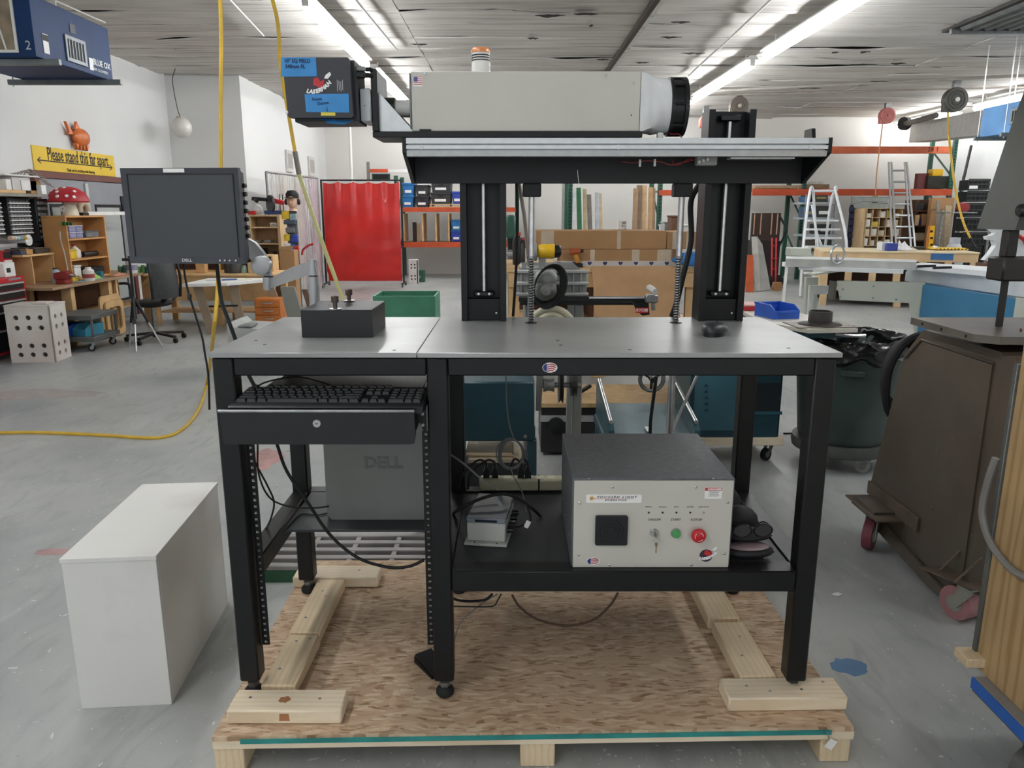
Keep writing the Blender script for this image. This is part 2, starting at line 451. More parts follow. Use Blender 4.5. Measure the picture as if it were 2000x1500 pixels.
# torn flaps and cracks that hang from the boards
for(x,y,w,hh)in((800,82,34,8),(1030,70,22,7),(1150,45,10,4),(1680,97,26,6),(1625,98,18,5),(1660,122,60,6),(1740,120,36,5),(1045,25,60,5),(1120,22,50,6),(1165,112,26,5),(1240,118,30,5),(1700,155,40,4),(1560,169,50,4),(1880,205,70,4),(1330,100,50,4),(1290,68,44,5),(1310,38,40,4),(1130,140,60,8)):
 p=FL(x,y,CEIL-.004);q=FL(x+w,y-2,CEIL-.004)
 n=7;pts=[(p.x+(q.x-p.x)*i/n,p.y+.09*math.sin(PI*i/n)*R.uniform(.1,1.))for i in range(n+1)]+[(p.x+(q.x-p.x)*i/n,p.y-.05*math.sin(PI*i/n)*R.uniform(.1,1.)-.004)for i in range(n,-1,-1)]
 b=MB();b.prism(pts,CEIL-.030,CEIL-.026,'Z');b.build('crack',DK,ceil_)
# pipes and conduit under the boards
for pts,r_,c_ in(([FL(690,-6,CEIL-.03),FL(775,97,CEIL-.03)],.012,'#c9c9c6'),([FL(1515,-10,CEIL-.035),FL(1403,96,CEIL-.035)],.012,'#c9c9c6'),
     ([FL(1400,97,CEIL-.03),FL(1345,148,CEIL-.03)],.011,'#b5b5b2'),
     ([FL(1345,180,CEIL-.035),FL(2005,147,CEIL-.035)],.022,'#9f9a93'),([FL(1345,187,CEIL-.035),FL(2005,170,CEIL-.035)],.014,'#a89f95'),
     ([FL(445,-5,CEIL-.03),FL(515,70,CEIL-.03)],.008,'#d6d6d3'),([FL(100,-2,CEIL-.06),FL(205,44,CEIL-.06)],.008,'#cfcfcc')):
 b=MB();b.tube(pts,r_,8,1);tag(b.build('conduit_pipe',solid(c_,.5,var=.1)),{0:'thin grey conduit running beside the long strip light above the laser',1:'grey conduit beside the strip light over the gantry column',2:'short bent conduit ending above the black exhaust fan',3:'thick grey pipe crossing under the ceiling behind the dark reel',4:'thinner rusty pipe crossing just below the thick grey pipe',5:'short thin white conduit between yellow hose and air cleaner',6:'thin pale conduit along the top of the air cleaner'}[[.012,.012,.011,.022,.014,.008,.008].index(r_)if r_ not in(.012,.008)else(0 if pts[0].x<0 else 1)if r_==.012 else(5 if pts[0].x>-3 else 6)],'pipe')
# steel hatch
b=MB();b.box(4.6,7.4,7.2,8.8,CEIL-.012,CEIL+.03);ht=b.build('hatch_panel',mat('hatch_dark','#35312e',.7,.2,.2,5),None,'dark corrugated steel hatch set into the ceiling boards','hatch')
for i in range(22):
 b=MB();x=4.66+i*.122;b.prism([(x,CEIL-.012),(x+.03,CEIL-.04),(x+.06,CEIL-.04),(x+.085,CEIL-.012)],7.22,8.57,'Y');b.build('corrugation',mat('hatch_steel','#6d6f6e',.5,.4,.2,8),ht)
b=MB();b.box(4.6,7.4,8.6,8.65,CEIL-.06,CEIL-.012);b.build('angle_bar',DSTEEL,ht)
# strip lights
def strip(x,y0,y1,label):
 CL=CEIL-.055
 t=thing('strip_light',label,'light',(x,(y0+y1)/2,CL-.12),group='fluorescent strip lights')
 b=MB();b.prism([(x-.03,CL-.005),(x+.03,CL-.005),(x+.075,CL-.052),(x-.075,CL-.052)],y0,y1);b.build('housing',WHITEP,t)
 b=MB();b.cyl((x,y0+.03,CL-.102),(x,y1-.03,CL-.102),.048,n=10);b.build('tube',TUBE,t)
 for yy in(y0+.3,y1-.3):
  b=MB();b.cyl((x,yy,CL-.006),(x,yy,CEIL+.01),.008,n=8);b.build('stem',WHITEP,t)
 for yy in(y0+.01,y1-.01):
  b=MB();b.box(x-.03,x+.03,yy-.015,yy+.015,CL-.125,CL-.053,.004);b.build('end_cap',WHITEP,t)
TUBE=mat('lit_tube','#fbfdff',.4,var=0.,emit=TUBE_POWER)
k_=0
STRIPL=['strip light of the row over the left of the bench, last one behind the camera','strip light of the row over the left of the bench, overhead of the laser head','lit strip light running out of the top edge above the laser head','lit strip light seen between the laser bracket and the cream housing','unseen strip light added at the back of that row, behind the laser housing',
  'strip light of the row over the right of the bench, overhead of the gantry column','lit strip light running out of the top edge above the gantry column','lit strip light just beyond the black exhaust fan','unseen strip light added near the back wall, behind the exhaust fan',
  'strip light of the row above the sliding saw, closest to the camera','lit strip light reaching in from the edge behind the dark round reel','lit strip light behind the round red reel']
for x,rows in((-1.75,((-2.2,.4),(1.2,3.9),(7.0,9.8),(10.3,13.1),(13.5,16.2))),(2.88,((1.2,3.9),(6.5,9.27),(9.75,12.7),(13.2,16.0))),(7.93,((6.5,9.3),(10.8,13.8),(14.2,16.5)))):  # rear fixture of each bench row is unseen, added to light the far end
 for j,(a,c)in enumerate(rows):
  strip(x,a,c,STRIPL[k_]);k_+=1
# pallet and its timbers
PT=.10
OSB=mat('oriented_strand_board','#b89b80',.7,0,.1,3,.15,.25,col2='#c4aa90',bscale=60)
def flakes(sx,sy,rot,thr,w=.12):
 def f(N,L,mp):
  m2=N.new('ShaderNodeMapping');m2.inputs['Scale'].default_value=(sx,sy,1);m2.inputs['Rotation'].default_value=(0,0,rot)
  nz=N.new('ShaderNodeTexNoise');nz.inputs['Scale'].default_value=6;nz.inputs['Detail'].default_value=2
  L.new(mp.outputs[0],nz.inputs['Vector'])
  ad=N.new('ShaderNodeVectorMath');ad.operation='MULTIPLY_ADD';ad.inputs[1].default_value=(.06,.06,0)
  L.new(nz.outputs['Color'],ad.inputs[0]);L.new(mp.outputs[0],ad.inputs[2]);L.new(ad.outputs[0],m2.inputs['Vector'])
  v=N.new('ShaderNodeTexVoronoi');v.inputs['Scale'].default_value=1;v.voronoi_dimensions='2D';L.new(m2.outputs[0],v.inputs['Vector'])
  sp=N.new('ShaderNodeSeparateColor');L.new(v.outputs['Color'],sp.inputs[0])
  r=N.new('ShaderNodeMapRange');r.inputs[1].default_value=thr;r.inputs[2].default_value=thr+w;L.new(sp.outputs[0],r.inputs[0])
  return r.outputs[0]
 return f
mixin(OSB,'#d8c4a8',flakes(30,110,.15,.62,.3),.7)
mixin(OSB,'#98795c',flakes(34,130,-.35,.74,.2),.65)
mixin(OSB,'#c3a98b',flakes(70,24,.5,.74,.2),.7)
mixin(OSB,'#7b5d41',flakes(40,170,.7,.86,.1),.7)
mixin(OSB,'#d9c6ab',flakes(30,120,-.1,.86,.1),.7)
pal=thing('shipping_pallet','strand board pallet under the laser bench with a teal painted front edge','pallet',(.05,2.07,0))
a0=Vector((-.722,1.6));a1=Vector((.838,1.637));a2=Vector((.835,2.56));a3=Vector((-.735,2.55))
b=MB();b.prism([a0[:],a1[:],a2[:],a3[:]],PT-.012,PT,'Z');b.build('deck_board',OSB,pal)
e=(a1-a0).normalized()
f0=a0+e*.068;f1=a1-e*.055
b=MB();b.bar((f0.x,f0.y-.001,PT-.012),(f1.x,f1.y-.001,PT-.012),.006,.011);b.build('painted_edge',mat('teal_edge_paint','#2f8f8a',.55,0,.2,14),pal)
b=MB();b.bar((a0.x,a0.y+.043,PT-.022),(a1.x,a1.y+.043,PT-.022),.09,.02);b.build('board',PINEX,pal)
for yy in(2.07,2.50):
 b=MB();b.box(-.72,.83,yy-.045,yy+.045,PT-.032,PT-.012);b.build('board',PINEX,pal)
for x0,x1,n_ in((-.722,-.65,0),(.02,.105,1),(.762,.836,2)):
 yf=1.603+(x0+.72)*.024
 b=MB();b.box(x0,x1,yf,2.55,0,PT-.032,.003);b.build('runner',PINE,pal)
tgp=W(1622,1452,1.625)
b=MB();b.cb((tgp.x,1.622,tgp.z),(.02,.0015,.026),0,0,0,.5);b.build('paper_tag',PAPER,pal)
b=MB();b.tube([W(1610,1423,1.633),W(1616,1432,1.622),W(1620,1444,1.621)],.0012,5);b.build('tag_wire',DSTEEL,pal)
b=MB()
for i,(x,wd_)in enumerate(((690,1.),(700,.8),(745,.9),(752,.7),(790,.8),(800,.6))):
 q=FL(x,1150,PT+.0004);b.box(q.x-.001,q.x+.001*wd_,q.y-.02,q.y+.04,PT,PT+.0004)
text('78 sheathing span',.022,FL(652,1148,PT+.0005),mat('grey_print','#7b6a58',.7),pal,(1,.05,0),(0,1,0),depth=.0004)
def timber(name_label,x0,x1,y0,y1,rz,knots=((.3,.4),),lx=True):
 c=((x0+x1)/2,(y0+y1)/2,PT)
 t=thing('timber_offcut',name_label,'timber',c,rz,'pine blocks screwed to the pallet',w=False)
 dx,dy=(x1-x0)/2,(y1-y0)/2
 b=MB();b.box(-dx,dx,-dy,dy,0,.038,.004);b.build('block',PINEX if lx else PINE,t)
 for kx,ky in knots:
  b=MB();b.lathe([(0,.0381),(.004,.0386),(.0042,.038)],(dx*kx,dy*ky,0),10);b.build('screw',DSTEEL,t)
 return t
t1=timber('pine block stamped NO 2 at the front corner below the left bench leg',-.702,-.42,1.647,1.735,.0,((-.7,.2),(.55,.1)))
b=MB();b.prism(blob(-.01,0,.015,.012,0),.0381,.0386,'Z');b.build('knot',solid('#a8744e',.6,var=.2),t1);b=MB();b.prism([(-.012,.01),(.014,.01),(.012,.03),(-.010,.03)],-.0446,-.0441,'Y');b.build('knot',solid('#a8744e',.6,var=.2),t1)
text('NO. 2',.022,(-.49,1.712,PT+.0385),INK,t1,(1,.0,0),(0,1,0),depth=.0005)
timber('pine block at the front corner below the right bench leg',.545,.848,1.697,1.785,.02,((-.6,.2),(.3,-.2),(.75,.5),(-.25,-.35)))
timber('pine block running back from the stamped NO 2 block',-.648,-.559,1.75,1.995,-.02,((-.3,.7),(.5,.8),(-.4,-.4)),False)
timber('pine block behind the front leg block with a split end',-.648,-.559,2.005,2.335,-.01,((-.2,.5),(-.4,-.5),(.2,.3)),False)
timber('pine block across the back corner of the pallet beyond the rear leg',-.735,-.45,2.345,2.435,0.,((.5,.2),))
timber('pine block running back beside the right bench leg',.60,.695,1.79,2.065,.02,((.2,.4),(-.3,-.3)),False)
timber('pine block at the right rear of the pallet under the shelf',.59,.685,2.085,2.42,.01,((.1,.2),),False)
# steel bench
TZ=1.013;BF,BB=1.74,2.35
bench=thing('workbench','black steel bench carrying the laser engraver, standing on the pallet','workbench',(.03,2.045,PT))
TOPM=mat('bench_top_sheet','#9a9c9b',.34,.3,.18,2.2,.04,.6,stretch=(1,1.6,1),bscale=40)
mixin(TOPM,'#aeb0af',nfac(2.6,.5,.75,6,(.6,1.6,1),.8),.5)
for x0,x1 in((-.707,-.2215),(-.2205,.768)):
 b=MB();b.box(x0,x1,BF,BB,TZ-.012,TZ,.0015);tp=b.build('table_top',TOPM,bench)
 hs=((500,665),(517,673),(770,684))if x0<-.5 else((1089,665),(1095,674),(1230,683),(1540,680),(1165,619))
 for hx,hy in hs:
  q=FL(hx,hy,TZ);b=MB();b.lathe([(0,TZ+.0004),(.0045,TZ+.0004),(.0047,TZ)],(q.x,q.y,0),10);b.build('hole',BLKM,tp)
S=.05
LX=(-.70,-.20,.707);LYF=BF+.004;LYB=BB-.005-S
for x in LX:
 for y in(LYF,LYB):
  b=MB();b.box(x,x+S,y,y+S,.151,TZ-.0125,.004);b.build('leg',BLK,bench)
  b=MB();cx,cy=x+S/2,y+S/2
  b.cyl((cx,cy,.125),(cx,cy,.16),.009,n=12);b.lathe([(.014,.126),(.016,.132),(.016,.140),(.010,.143)],(cx,cy,0),6);ft=b.build('foot_stud',DSTEEL,bench)
  b=MB();b.lathe([(.019,PT+.0),(.024,PT+.006),(.0235,PT+.016),(.015,PT+.026),(.010,PT+.028)],(cx,cy,0),20);b.build('foot',RUB,bench)
def rail(p,q,name='rail',w=S,h=.042):
 b=MB();b.bar(p,q,w,h,.003);return b.build(name,BLK,bench)
zt=TZ-.0125-.0215
for x0,x1 in((-.65,-.20),(-.15,.707)):
 rail((x0,LYF+S/2,zt),(x1,LYF+S/2,zt),h=.043);rail((x0,LYB+S/2,zt),(x1,LYB+S/2,zt),h=.043)
for x in LX:rail((x+S/2,LYF+S,zt),(x+S/2,LYB,zt),h=.043)
zl=.433
rail((-.15,LYF+S/2,zl),(.707,LYF+S/2,zl),h=.056);rail((-.15,LYB+S/2,zl),(.707,LYB+S/2,zl),h=.056)
rail((-.65,LYB+S/2,zl),(-.20,LYB+S/2,zl),h=.056)
for x in LX:rail((x+S/2,LYF+S,zl),(x+S/2,LYB,zl),h=.056)
SHELFM=mat('black_shelf_sheet','#3a3c3e',.5,.1,.2,3,.05,.5)
b=MB();b.box(-.15,.707,LYF+S,LYB,.448,.456,.001);b.build('lower_shelf',SHELFM,bench)
b=MB();b.box(-.64,-.2,2.0,LYB,.452,.460,.001);b.build('computer_shelf',SHELFM,bench)
for(p,q)in(((-.15,LYF+S,.4615),(.705,LYF+S+.012,.463)),):
 b=MB();b.box(p[0],q[0],p[1]-.05,q[1]-.012,.461,.4625);b.build('shelf_lip',BLK,bench)
# perforated rack strips
for x0,z0 in((-.648,.235),(-.219,.235)):
 n=34;zz=[];z=z0
 st=(.812-z0)/n
 for i in range(n):zz+=[z0+i*st+st*.3,z0+i*st+st*.7]
 zz=[z0]+zz+[.812];xx=[x0,x0+.006,x0+.013,x0+.019]
 vs=[];fs=[]
 for y in(1.782,1.785):
  for zv in zz:
   for xv in xx:vs.append((xv,y,zv))
 nz=len(zz);o=nz*4
 for i in range(nz-1):
  for j in range(3):
   if j==1 and i%2==1:
    a,c,d,e2=i*4+1,i*4+2,i*4+6,i*4+5
    fs+=[(a,c,c+o,a+o),(c,d,d+o,c+o),(d,e2,e2+o,d+o),(e2,a,a+o,e2+o)]
    continue
   fs.append((i*4+j,i*4+j+1,i*4+j+5,i*4+j+4));fs.append(tuple(t+o for t in(i*4+j+4,i*4+j+5,i*4+j+1,i*4+j)))
 b=MB();b.add(vs,fs);st_=b.build('rack_strip',BLK,bench)
 b=MB()
 for i in range(n):
  zc=z0+(i+.5)*st;b.cyl((x0+.0095,1.7845,zc),(x0+.0095,1.7865,zc),.0027,n=6)
 b.build('clip_nuts',DSTEEL,st_,kind='stuff')
# round flag sticker on the front rail
FLAGB=mat('flag_blue','#2b3c7d',.5,var=.05);FLAGR=mat('flag_red','#b32032',.5,var=.05);SILV=mat('sticker_silver','#c8c8ca',.4,.2,.05)
def flag_oval(parent,c,rx,rz,y):
 cx,cz=c
 n=28;ov=lambda s:[(cx+rx*s*math.cos(2*PI*i/n),cz+rz*s*math.sin(2*PI*i/n))for i in range(n)]
 b=MB();b.prism(ov(1),y-.0006,y);st=b.build('flag_sticker',WHT,parent)
 b=MB();b.prism([p for p in ov(.93)if p[0]<cx-rx*.38],y-.001,y-.0005);b.build('canton',FLAGB,st)
 b=MB();b.prism([p for p in ov(.93)if p[0]>cx+rx*.1 and p[1]>cz-rz*.05]+[(cx+rx*.12,cz+rz*.1)],y-.001,y-.0005);b.build('silver_field',SILV,st)
 for k in range(4):
  pts=[];m=10;zb=cz+rz*(.62-k*.42)
  up=[];dn=[]
  for i in range(m+1):
   u=-.36+1.25*i/m;zz=(zb-cz)/rz+.16*math.sin(u*4.2+.4)-.22*u
   lim=math.sqrt(max(0,.88**2-u*u));top,bot=min(lim,zz+.1),max(-lim,zz-.1)
   if top>bot:up.append((cx+rx*u,cz+rz*top));dn.append((cx+rx*u,cz+rz*bot))
  if len(up)>2:
   b=MB();b.prism(up+dn[::-1],y-.0012,y-.0007);b.build('stripe',FLAGR,st)
 return st
fp=W(1074,718,LYF);flag_oval(bench,(fp.x,fp.z),.0175,.012,LYF)
# drawer with keyboard
DY=1.66
drw=thing('pull_out_drawer_unit','black lockable pull-out drawer under the left of the bench','drawer',(-.44,1.9,.81))
b=MB();b.prism([(-.659,.892),(-.221,.892),(-.219,.835),(-.223,.818),(-.232,.8165),(-.655,.8165)],DY,DY+.014);b.build('front_panel',mat('drawer_black','#17191b',.5,0,.15,20,.05),drw)
b=MB();b.tube([(-.6605,DY-.002,.895),(-.2195,DY-.002,.895)],.0035,8,1);b.build('top_lip',mat('worn_edge','#8d8f91',.4,.6,.2,20),drw)
b=MB();b.box(-.640,-.2325,DY+.015,2.2,.876,.884,.001);b.build('tray',mat('drawer_tray','#3a3833',.45,0,.1,3,.03),drw)
for x in(-.6445,-.228):
 b=MB();b.box(x-.004,x+.004,DY+.02,2.06,.832,.8835,.001);b.build('side_panel',BLK,drw)
lk=W(619,827,DY)
b=MB();b.lathe([(0,DY-.003),(.0085,DY-.003),(.0095,DY-.001),(.0095,DY)],(lk.x,0,lk.z),18,'Y');b.build('lock',mat('lock_face','#b5b6b4',.35,.4,.1),drw)
b=MB();b.box(lk.x-.003,lk.x+.003,DY-.0042,DY-.003,lk.z-.0006,lk.z+.0008);b.build('keyhole',BLKM,drw)
b=MB();b.prism([(-.2195,.882),(-.2015,.882),(-.2015,.83),(-.208,.83),(-.2195,.86)],1.722,1.733);br_=b.build('slide_bracket',BLK,drw)
for z in(.872,.845):
 b=MB();b.lathe([(0,1.718),(.004,1.7185),(.0055,1.722)],(-.2095,0,z),10,'Y');b.build('screw',DSTEEL,br_)
KY=mat('key_plastic','#2a2c2f',.42,0,.12,30)
kb=thing('keyboard','full-size black computer keyboard resting on the open drawer','keyboard',(-.424,1.756,.8845),-.012,w=False)
kw,kd=.444,.155
b=MB();b.prism([(-kd/2,0),(kd/2,0),(kd/2,.026),(kd/2-.01,.028),(-kd/2+.004,.016),(-kd/2,.013)],-kw/2,kw/2,'X');b.build('case',BLKP,kb)
def keymesh(w_):
 b=MB();w2=w_/2;d2=.0088
 b.add([(-w2,-d2,0),(w2,-d2,0),(w2,d2,0),(-w2,d2,0),(-w2+.003,-d2+.0025,.009),(w2-.003,-d2+.0025,.009),(w2-.003,d2-.004,.0085),(-w2+.003,d2-.004,.0085)],[(0,3,2,1),(4,5,6,7),(0,1,5,4),(1,2,6,5),(2,3,7,6),(3,0,4,7)])
 return b
KC={}
USED=set();U_=.0190
def rowk(y,x,ws):
 for w_ in ws:
  if w_>0:
   w=round(w_*U_-.001,5);z=.0145+(y+kd/2)/kd*.0125
   if w not in KC:o=KC[w]=keymesh(w).build('key',KY,kb)
   else:o=pdup(KC[w],kb,(0,0,0))
   o.location=(x+abs(w_)*U_/2,y,z);o.rotation_euler=(.08,0,0)
  x+=abs(w_)*U_
x0=-kw/2+.008
nav=[-.25,1,1,1];pad=[-.25,1,1,1,1]
rowk(.060,x0,[1,-1,1,1,1,1,-.5,1,1,1,1,-.5,1,1,1,1]+nav)
rowk(.036,x0,[1]*13+[2]+nav+pad)
rowk(.017,x0,[1.5]+[1]*12+[1.5]+nav+pad)
rowk(-.002,x0,[1.75]+[1]*11+[2.25,-3.25]+pad[:4]+[1])
rowk(-.021,x0,[2.25]+[1]*10+[2.75,-.25,-1,1,-1,-.25,1,1,1,1])
rowk(-.040,x0,[1.25,1.25,1.25,6.25,1.25,1.25,1.25,1.25,-.25,1,1,1,-.25,2,1,1])
b=MB();b.tube([(.0,.08,.02),(-.06,.10,.035),(-.12,.105,.045),(-.19,.08,.035),(-.22,.07,.010)],.0022,6);b.build('cable',RUB,kb)
# desktop computer
pc=thing('desktop_computer','dark grey tower computer on the small shelf below the keyboard drawer','computer',(-.378,2.15,.46))
PCM=mat('dark_grey_case','#7d7e7c',.42,0,.05,6,.03)
b=MB();b.prism([(-.535,.475),(-.523,.4605),(-.232,.4605),(-.222,.475),(-.222,.845),(-.23,.856),(-.527,.856),(-.535,.845)],2.07,2.085);b.build('side_cover',PCM,pc)
b=MB();b.box(-.539,-.219,2.086,2.27,.4601,.86,.006);b.build('case',BLKP,pc)
lp=W(748,905,2.07)
text('DELL',.047,(lp.x,2.069,lp.z),mat('embossed_grey','#6c6d6b',.45,var=.05),pc,align='CENTER',width=1.05,depth=.003,bold=.0015)
for z in(.70,.73):
 b=MB();b.box(-.556,-.54,2.16,2.2,z-.01,z+.01,.002);b.build('hasp',DSTEEL,pc)
# cables that hang under the drawer
def cable(label,pts,r_,m=RUB,sub=6,n=7,group=None):
 b=MB();b.tube(pts,r_,n,sub);return b.build('cable',m,None,label,'cable',group)
cable('thick black cable looping from the drawer down past the pallet edge to the middle leg',[W(541,868,1.84),W(560,920,1.85),W(600,980,1.87),(W(645,1045,1.9)),W(700,1090,1.9),W(760,1108,1.9),W(800,1106,1.9),W(828,1094,1.9)],.0042)
cable('thin black cable drooping from the drawer onto the left side rail',[W(490,868,1.9),W(497,900,1.95),W(522,948,2.0),W(535,980,2.02),W(530,1010,2.02),W(518,1040,2.0),W(525,1062,1.98),W(524,1078,1.96)],.0026)
cable('thin black cable running from the drawer to the computer',[W(503,868,1.95),W(505,925,2.0),W(525,970,2.03),W(560,988,2.04),W(610,992,2.05),W(643,989,2.06)],.0026)
cable('slim black lead lying on the computer shelf',[FL(643,1001,.463),FL(620,1006,.463),FL(590,1004,.463),FL(572,1018,.463),FL(556,1036,.463)],.002)
cable('brown cable hanging in a wide loop below the lower shelf',[W(1000,1162,1.9),W(1015,1185,1.9),W(1050,1210,1.9),W(1110,1222,1.9),W(1160,1210,1.9),W(1192,1182,1.9),W(1207,1158,1.9)],.0033,mat('brown_cable','#4a3426',.6))
cable('black cable under the shelf beside the middle leg, sagging least',[W(876,1166,1.9),W(905,1174,1.9),W(945,1172,1.9),W(962,1160,1.9)],.0036)
cable('thin lead bent square under the shelf beside the middle leg',[W(876,1184,1.92),W(920,1185,1.92),W(962,1184,1.92),W(972,1172,1.92),W(979,1160,1.92)],.002,sub=3)
cable('thin grey lead dropping from the shelf to the foot pedal',[W(972,1160,1.94),W(940,1180,1.93),W(905,1210,1.92),W(890,1240,1.9),W(886,1275,1.885)],.0018,mat('grey_cable','#6f6f6e',.6))
b=MB();c_=FL(842,1312,PT)
fpd=thing('foot_pedal','flat black foot switch pedal lying behind the middle bench leg','pedal',(c_.x,c_.y+.02,PT),.62,w=False)
b=MB();b.prism([(-.05,0),(.05,0),(.05,.018),(-.05,.006)],-.028,.028,'X');b.build('base',BLKM,fpd)
b=MB();b.prism([(-.05,.009),(.048,.021),(.048,.026),(-.05,.013)],-.026,.026,'X');b.build('treadle',BLKP,fpd)
b=MB();b.box(.03,.05,.02,.045,.0,.022,.003);b.build('plug',BLKP,fpd)
# control box on the lower shelf
CY=1.765;X0,X1,Z0,Z1=.152,.542,.463,.692
cbx=thing('laser_controller','black and cream laser control box with key, start and stop buttons','controller',(.347,1.95,.462))
CHX=mat('black_texture_cover','#64676b',.55,.1,.15,60,.15)
b=MB();b.box(X0-.004,X1+.004,CY+.002,CY+.39,Z0,Z1+.004,.002);b.build('cover',CHX,cbx)
b=MB();b.box(X0,X1,CY-.003,CY+.0015,Z0,Z1,.001);b.build('front_panel',CREAM,cbx)
def FP(x,y):q=W(x,y,CY-.003);return q
def disc(parent,name,q,r_,m,h=.0015,n=16,y=None,dome=0.):
 y=(CY-.003)if y is None else y
 b=MB();b.lathe([(0,y-h-dome),(r_*.6,y-h-dome*.7),(r_,y-h),(r_,y)],(q[0],0,q[2]),n,'Y');return b.build(name,m,parent)
for sx_,sy_ in((1196,951),(1359,951),(1132,982),(1421,981),(1130,1083),(1414,1081),(1190,1103),(1350,1103)):
 disc(cbx,'screw',FP(sx_,sy_),.0032,STEEL,.0015,12,dome=.0012)
q0,q1=FP(1145,966),FP(1253,982)
def rrect(x0,x1,z0,z1,r_,n=4):
 out=[]
 for cx,cz,a in((x1-r_,z0+r_,-PI/2),(x1-r_,z1-r_,0),(x0+r_,z1-r_,PI/2),(x0+r_,z0+r_,PI)):
  out+=[(cx+r_*math.cos(a+PI/2*i/n),cz+r_*math.sin(a+PI/2*i/n))for i in range(n+1)]
 return out
YP=CY-.003
b=MB();b.prism(rrect(q0.x,q1.x,q1.z,q0.z,.003),YP-.0006,YP);lb=b.build('name_plate',WHT,cbx)
text('FOCUSED LIGHT',.0072,(q0.x+.026,YP-.0009,q0.z-.0062),INK,cbx,width=1.35,shear=.3,bold=.0001,gap=1.42)
text('ENGRAVING',.0052,(q0.x+.046,YP-.0009,q0.z-.0142),INK,cbx,width=1.35,shear=.3,bold=.0001,gap=1.45)
b=MB();b.box(q0.x+.012,q1.x-.02,YP-.0012,YP-.0006,q0.z-.0106,q0.z-.0100);b.build('red_line',mat('print_red','#b23a3a',.6),lb)
st=(q0.x+.0135,q0.z-.0095)
b=MB();b.prism([(st[0]+(.0075 if i%2==0 else.0028)*math.cos(2*PI*i/20),st[1]+(.0075 if i%2==0 else.0028)*math.sin(2*PI*i/20))for i in range(20)],YP-.0014,YP-.0006);b.build('starburst',mat('print_gold','#c99a2c',.5),lb)
q0,q1=FP(1163,1006),FP(1224,1063)
b=MB();b.prism(rrect(q0.x,q1.x,q1.z,q0.z,.005),YP-.008,YP);sk=b.build('fan_grille',BLKP,cbx)
for r_ in(.012,.02,.029):
 b=MB();b.tube([((q0.x+q1.x)/2+r_*math.cos(t*PI/8),YP-.0085,(q0.z+q1.z)/2+r_*math.sin(t*PI/8))for t in range(16)],.0008,5,1,True);b.build('ring',BLKM,sk)
for k,(lx_,lab,c_)in enumerate(((1267,'EMISSION','#4a3a1c'),(1294,'STAND BY','#1b1c1e'),(1321,'READY','#22252a'),(1348,'SHUTTER','#3a1416'),(1374,'LASER STATUS','#9fa19c'))):
 q=FP(lx_,1001);disc(cbx,'indicator_light',q,.0026,solid(c_,.25,var=.05),.001,12,dome=.0014)
 q=FP(lx_,990);text(lab,.0038,(q.x,YP-.0004,q.z),mat('grey_legend','#55554f',.6),cbx,align='CENTER',width=1.05)
for lx_,lab in((1278,'ON/OFF'),(1320,'START'),(1360,'E-STOP')):
 q=FP(lx_,1015);text(lab,.0082,(q.x,YP-.0004,q.z),mat('grey_legend','#55554f',.6),cbx,align='CENTER',width=1.05,bold=.0001)
q=FP(1278,1040)
b=MB();b.lathe([(0,YP-.006),(.0085,YP-.006),(.0095,YP-.004),(.0105,YP-.003),(.0105,YP)],(q.x,0,q.z),20,'Y');kl=b.build('key_switch',STEEL,cbx)
b=MB();b.box(q.x+.0005,q.x+.0025,YP-.018,YP-.006,q.z-.008,q.z+.003);b.build('key',solid('#8d7b62',.4,.6),kl)
b=MB();b.tube([(q.x+.003+.006*math.cos(t*PI/6),YP-.016,q.z-.014+.008*math.sin(t*PI/6))for t in range(12)],.0006,5,1,True);b.build('key_ring',STEEL,kl)
b=MB();b.prism([(q.x-.0002,q.z-.020),(q.x+.006,q.z-.020),(q.x+.0065,q.z-.027),(q.x+.0042,q.z-.031),(q.x+.0044,q.z-.046),(q.x+.003,q.z-.049),(q.x+.0018,q.z-.046),(q.x+.0018,q.z-.031),(q.x-.0006,q.z-.027)],YP-.017,YP-.0155);b.build('spare_key',solid('#8d7b62',.4,.6),kl)
q=FP(1320,1041)
b=MB();b.lathe([(0,YP-.003),(.0125,YP-.003),(.013,YP-.001),(.013,YP)],(q.x,0,q.z),22,'Y');sb=b.build('start_button',STEEL,cbx)
b=MB();b.lathe([(0,YP-.011),(.0095,YP-.011),(.0105,YP-.009),(.0105,YP-.003)],(q.x,0,q.z),22,'Y');b.build('green_cap',mat('green_button','#4fa05a',.45,var=.05),sb)
q=FP(1362,1042)
b=MB();b.lathe([(0,YP-.022),(.012,YP-.0215),(.0165,YP-.019),(.0185,YP-.014),(.0175,YP-.011),(.011,YP-.009),(.011,YP)],(q.x,0,q.z),26,'Y');es=b.build('stop_button',RED,cbx)
for a0_ in(.2,2.3,4.4):
 b=MB();b.tube([(q.x+.0105*math.cos(a0_+t*.25),YP-.0222,q.z+.0105*math.sin(a0_+t*.25))for t in range(6)],.0007,5,1);b.build('arrow_mark',WHT,es)
q0,q1=FP(1377,952),FP(1409,974)
b=MB();b.box(q0.x,q1.x,YP-.0006,YP,q1.z,q0.z);dl=b.build('warning_label',WHT,cbx)
b=MB();b.box(q0.x+.0005,q1.x-.0005,YP-.0010,YP-.0005,q0.z-.0085,q0.z-.0005);b.build('red_band',mat('print_red2','#c03a3a',.6),dl)
text('DANGER',.0072,(q0.x+.007,YP-.0014,q0.z-.0045),WHT,dl,width=1.15,bold=.0003)
for k in range(5):
 b=MB();zz=q0.z-.0115-k*.0028;b.box(q0.x+.009+(k%2)*.003,q1.x-.006-(k%3)*.002,YP-.0009,YP-.0005,zz,zz+.001);b.build('print_line',mat('label_grey','#7b7b7b',.6),dl)
fq=FP(1159,1096);flag_oval(cbx,(fq.x,fq.z),.0168,.0098,YP)
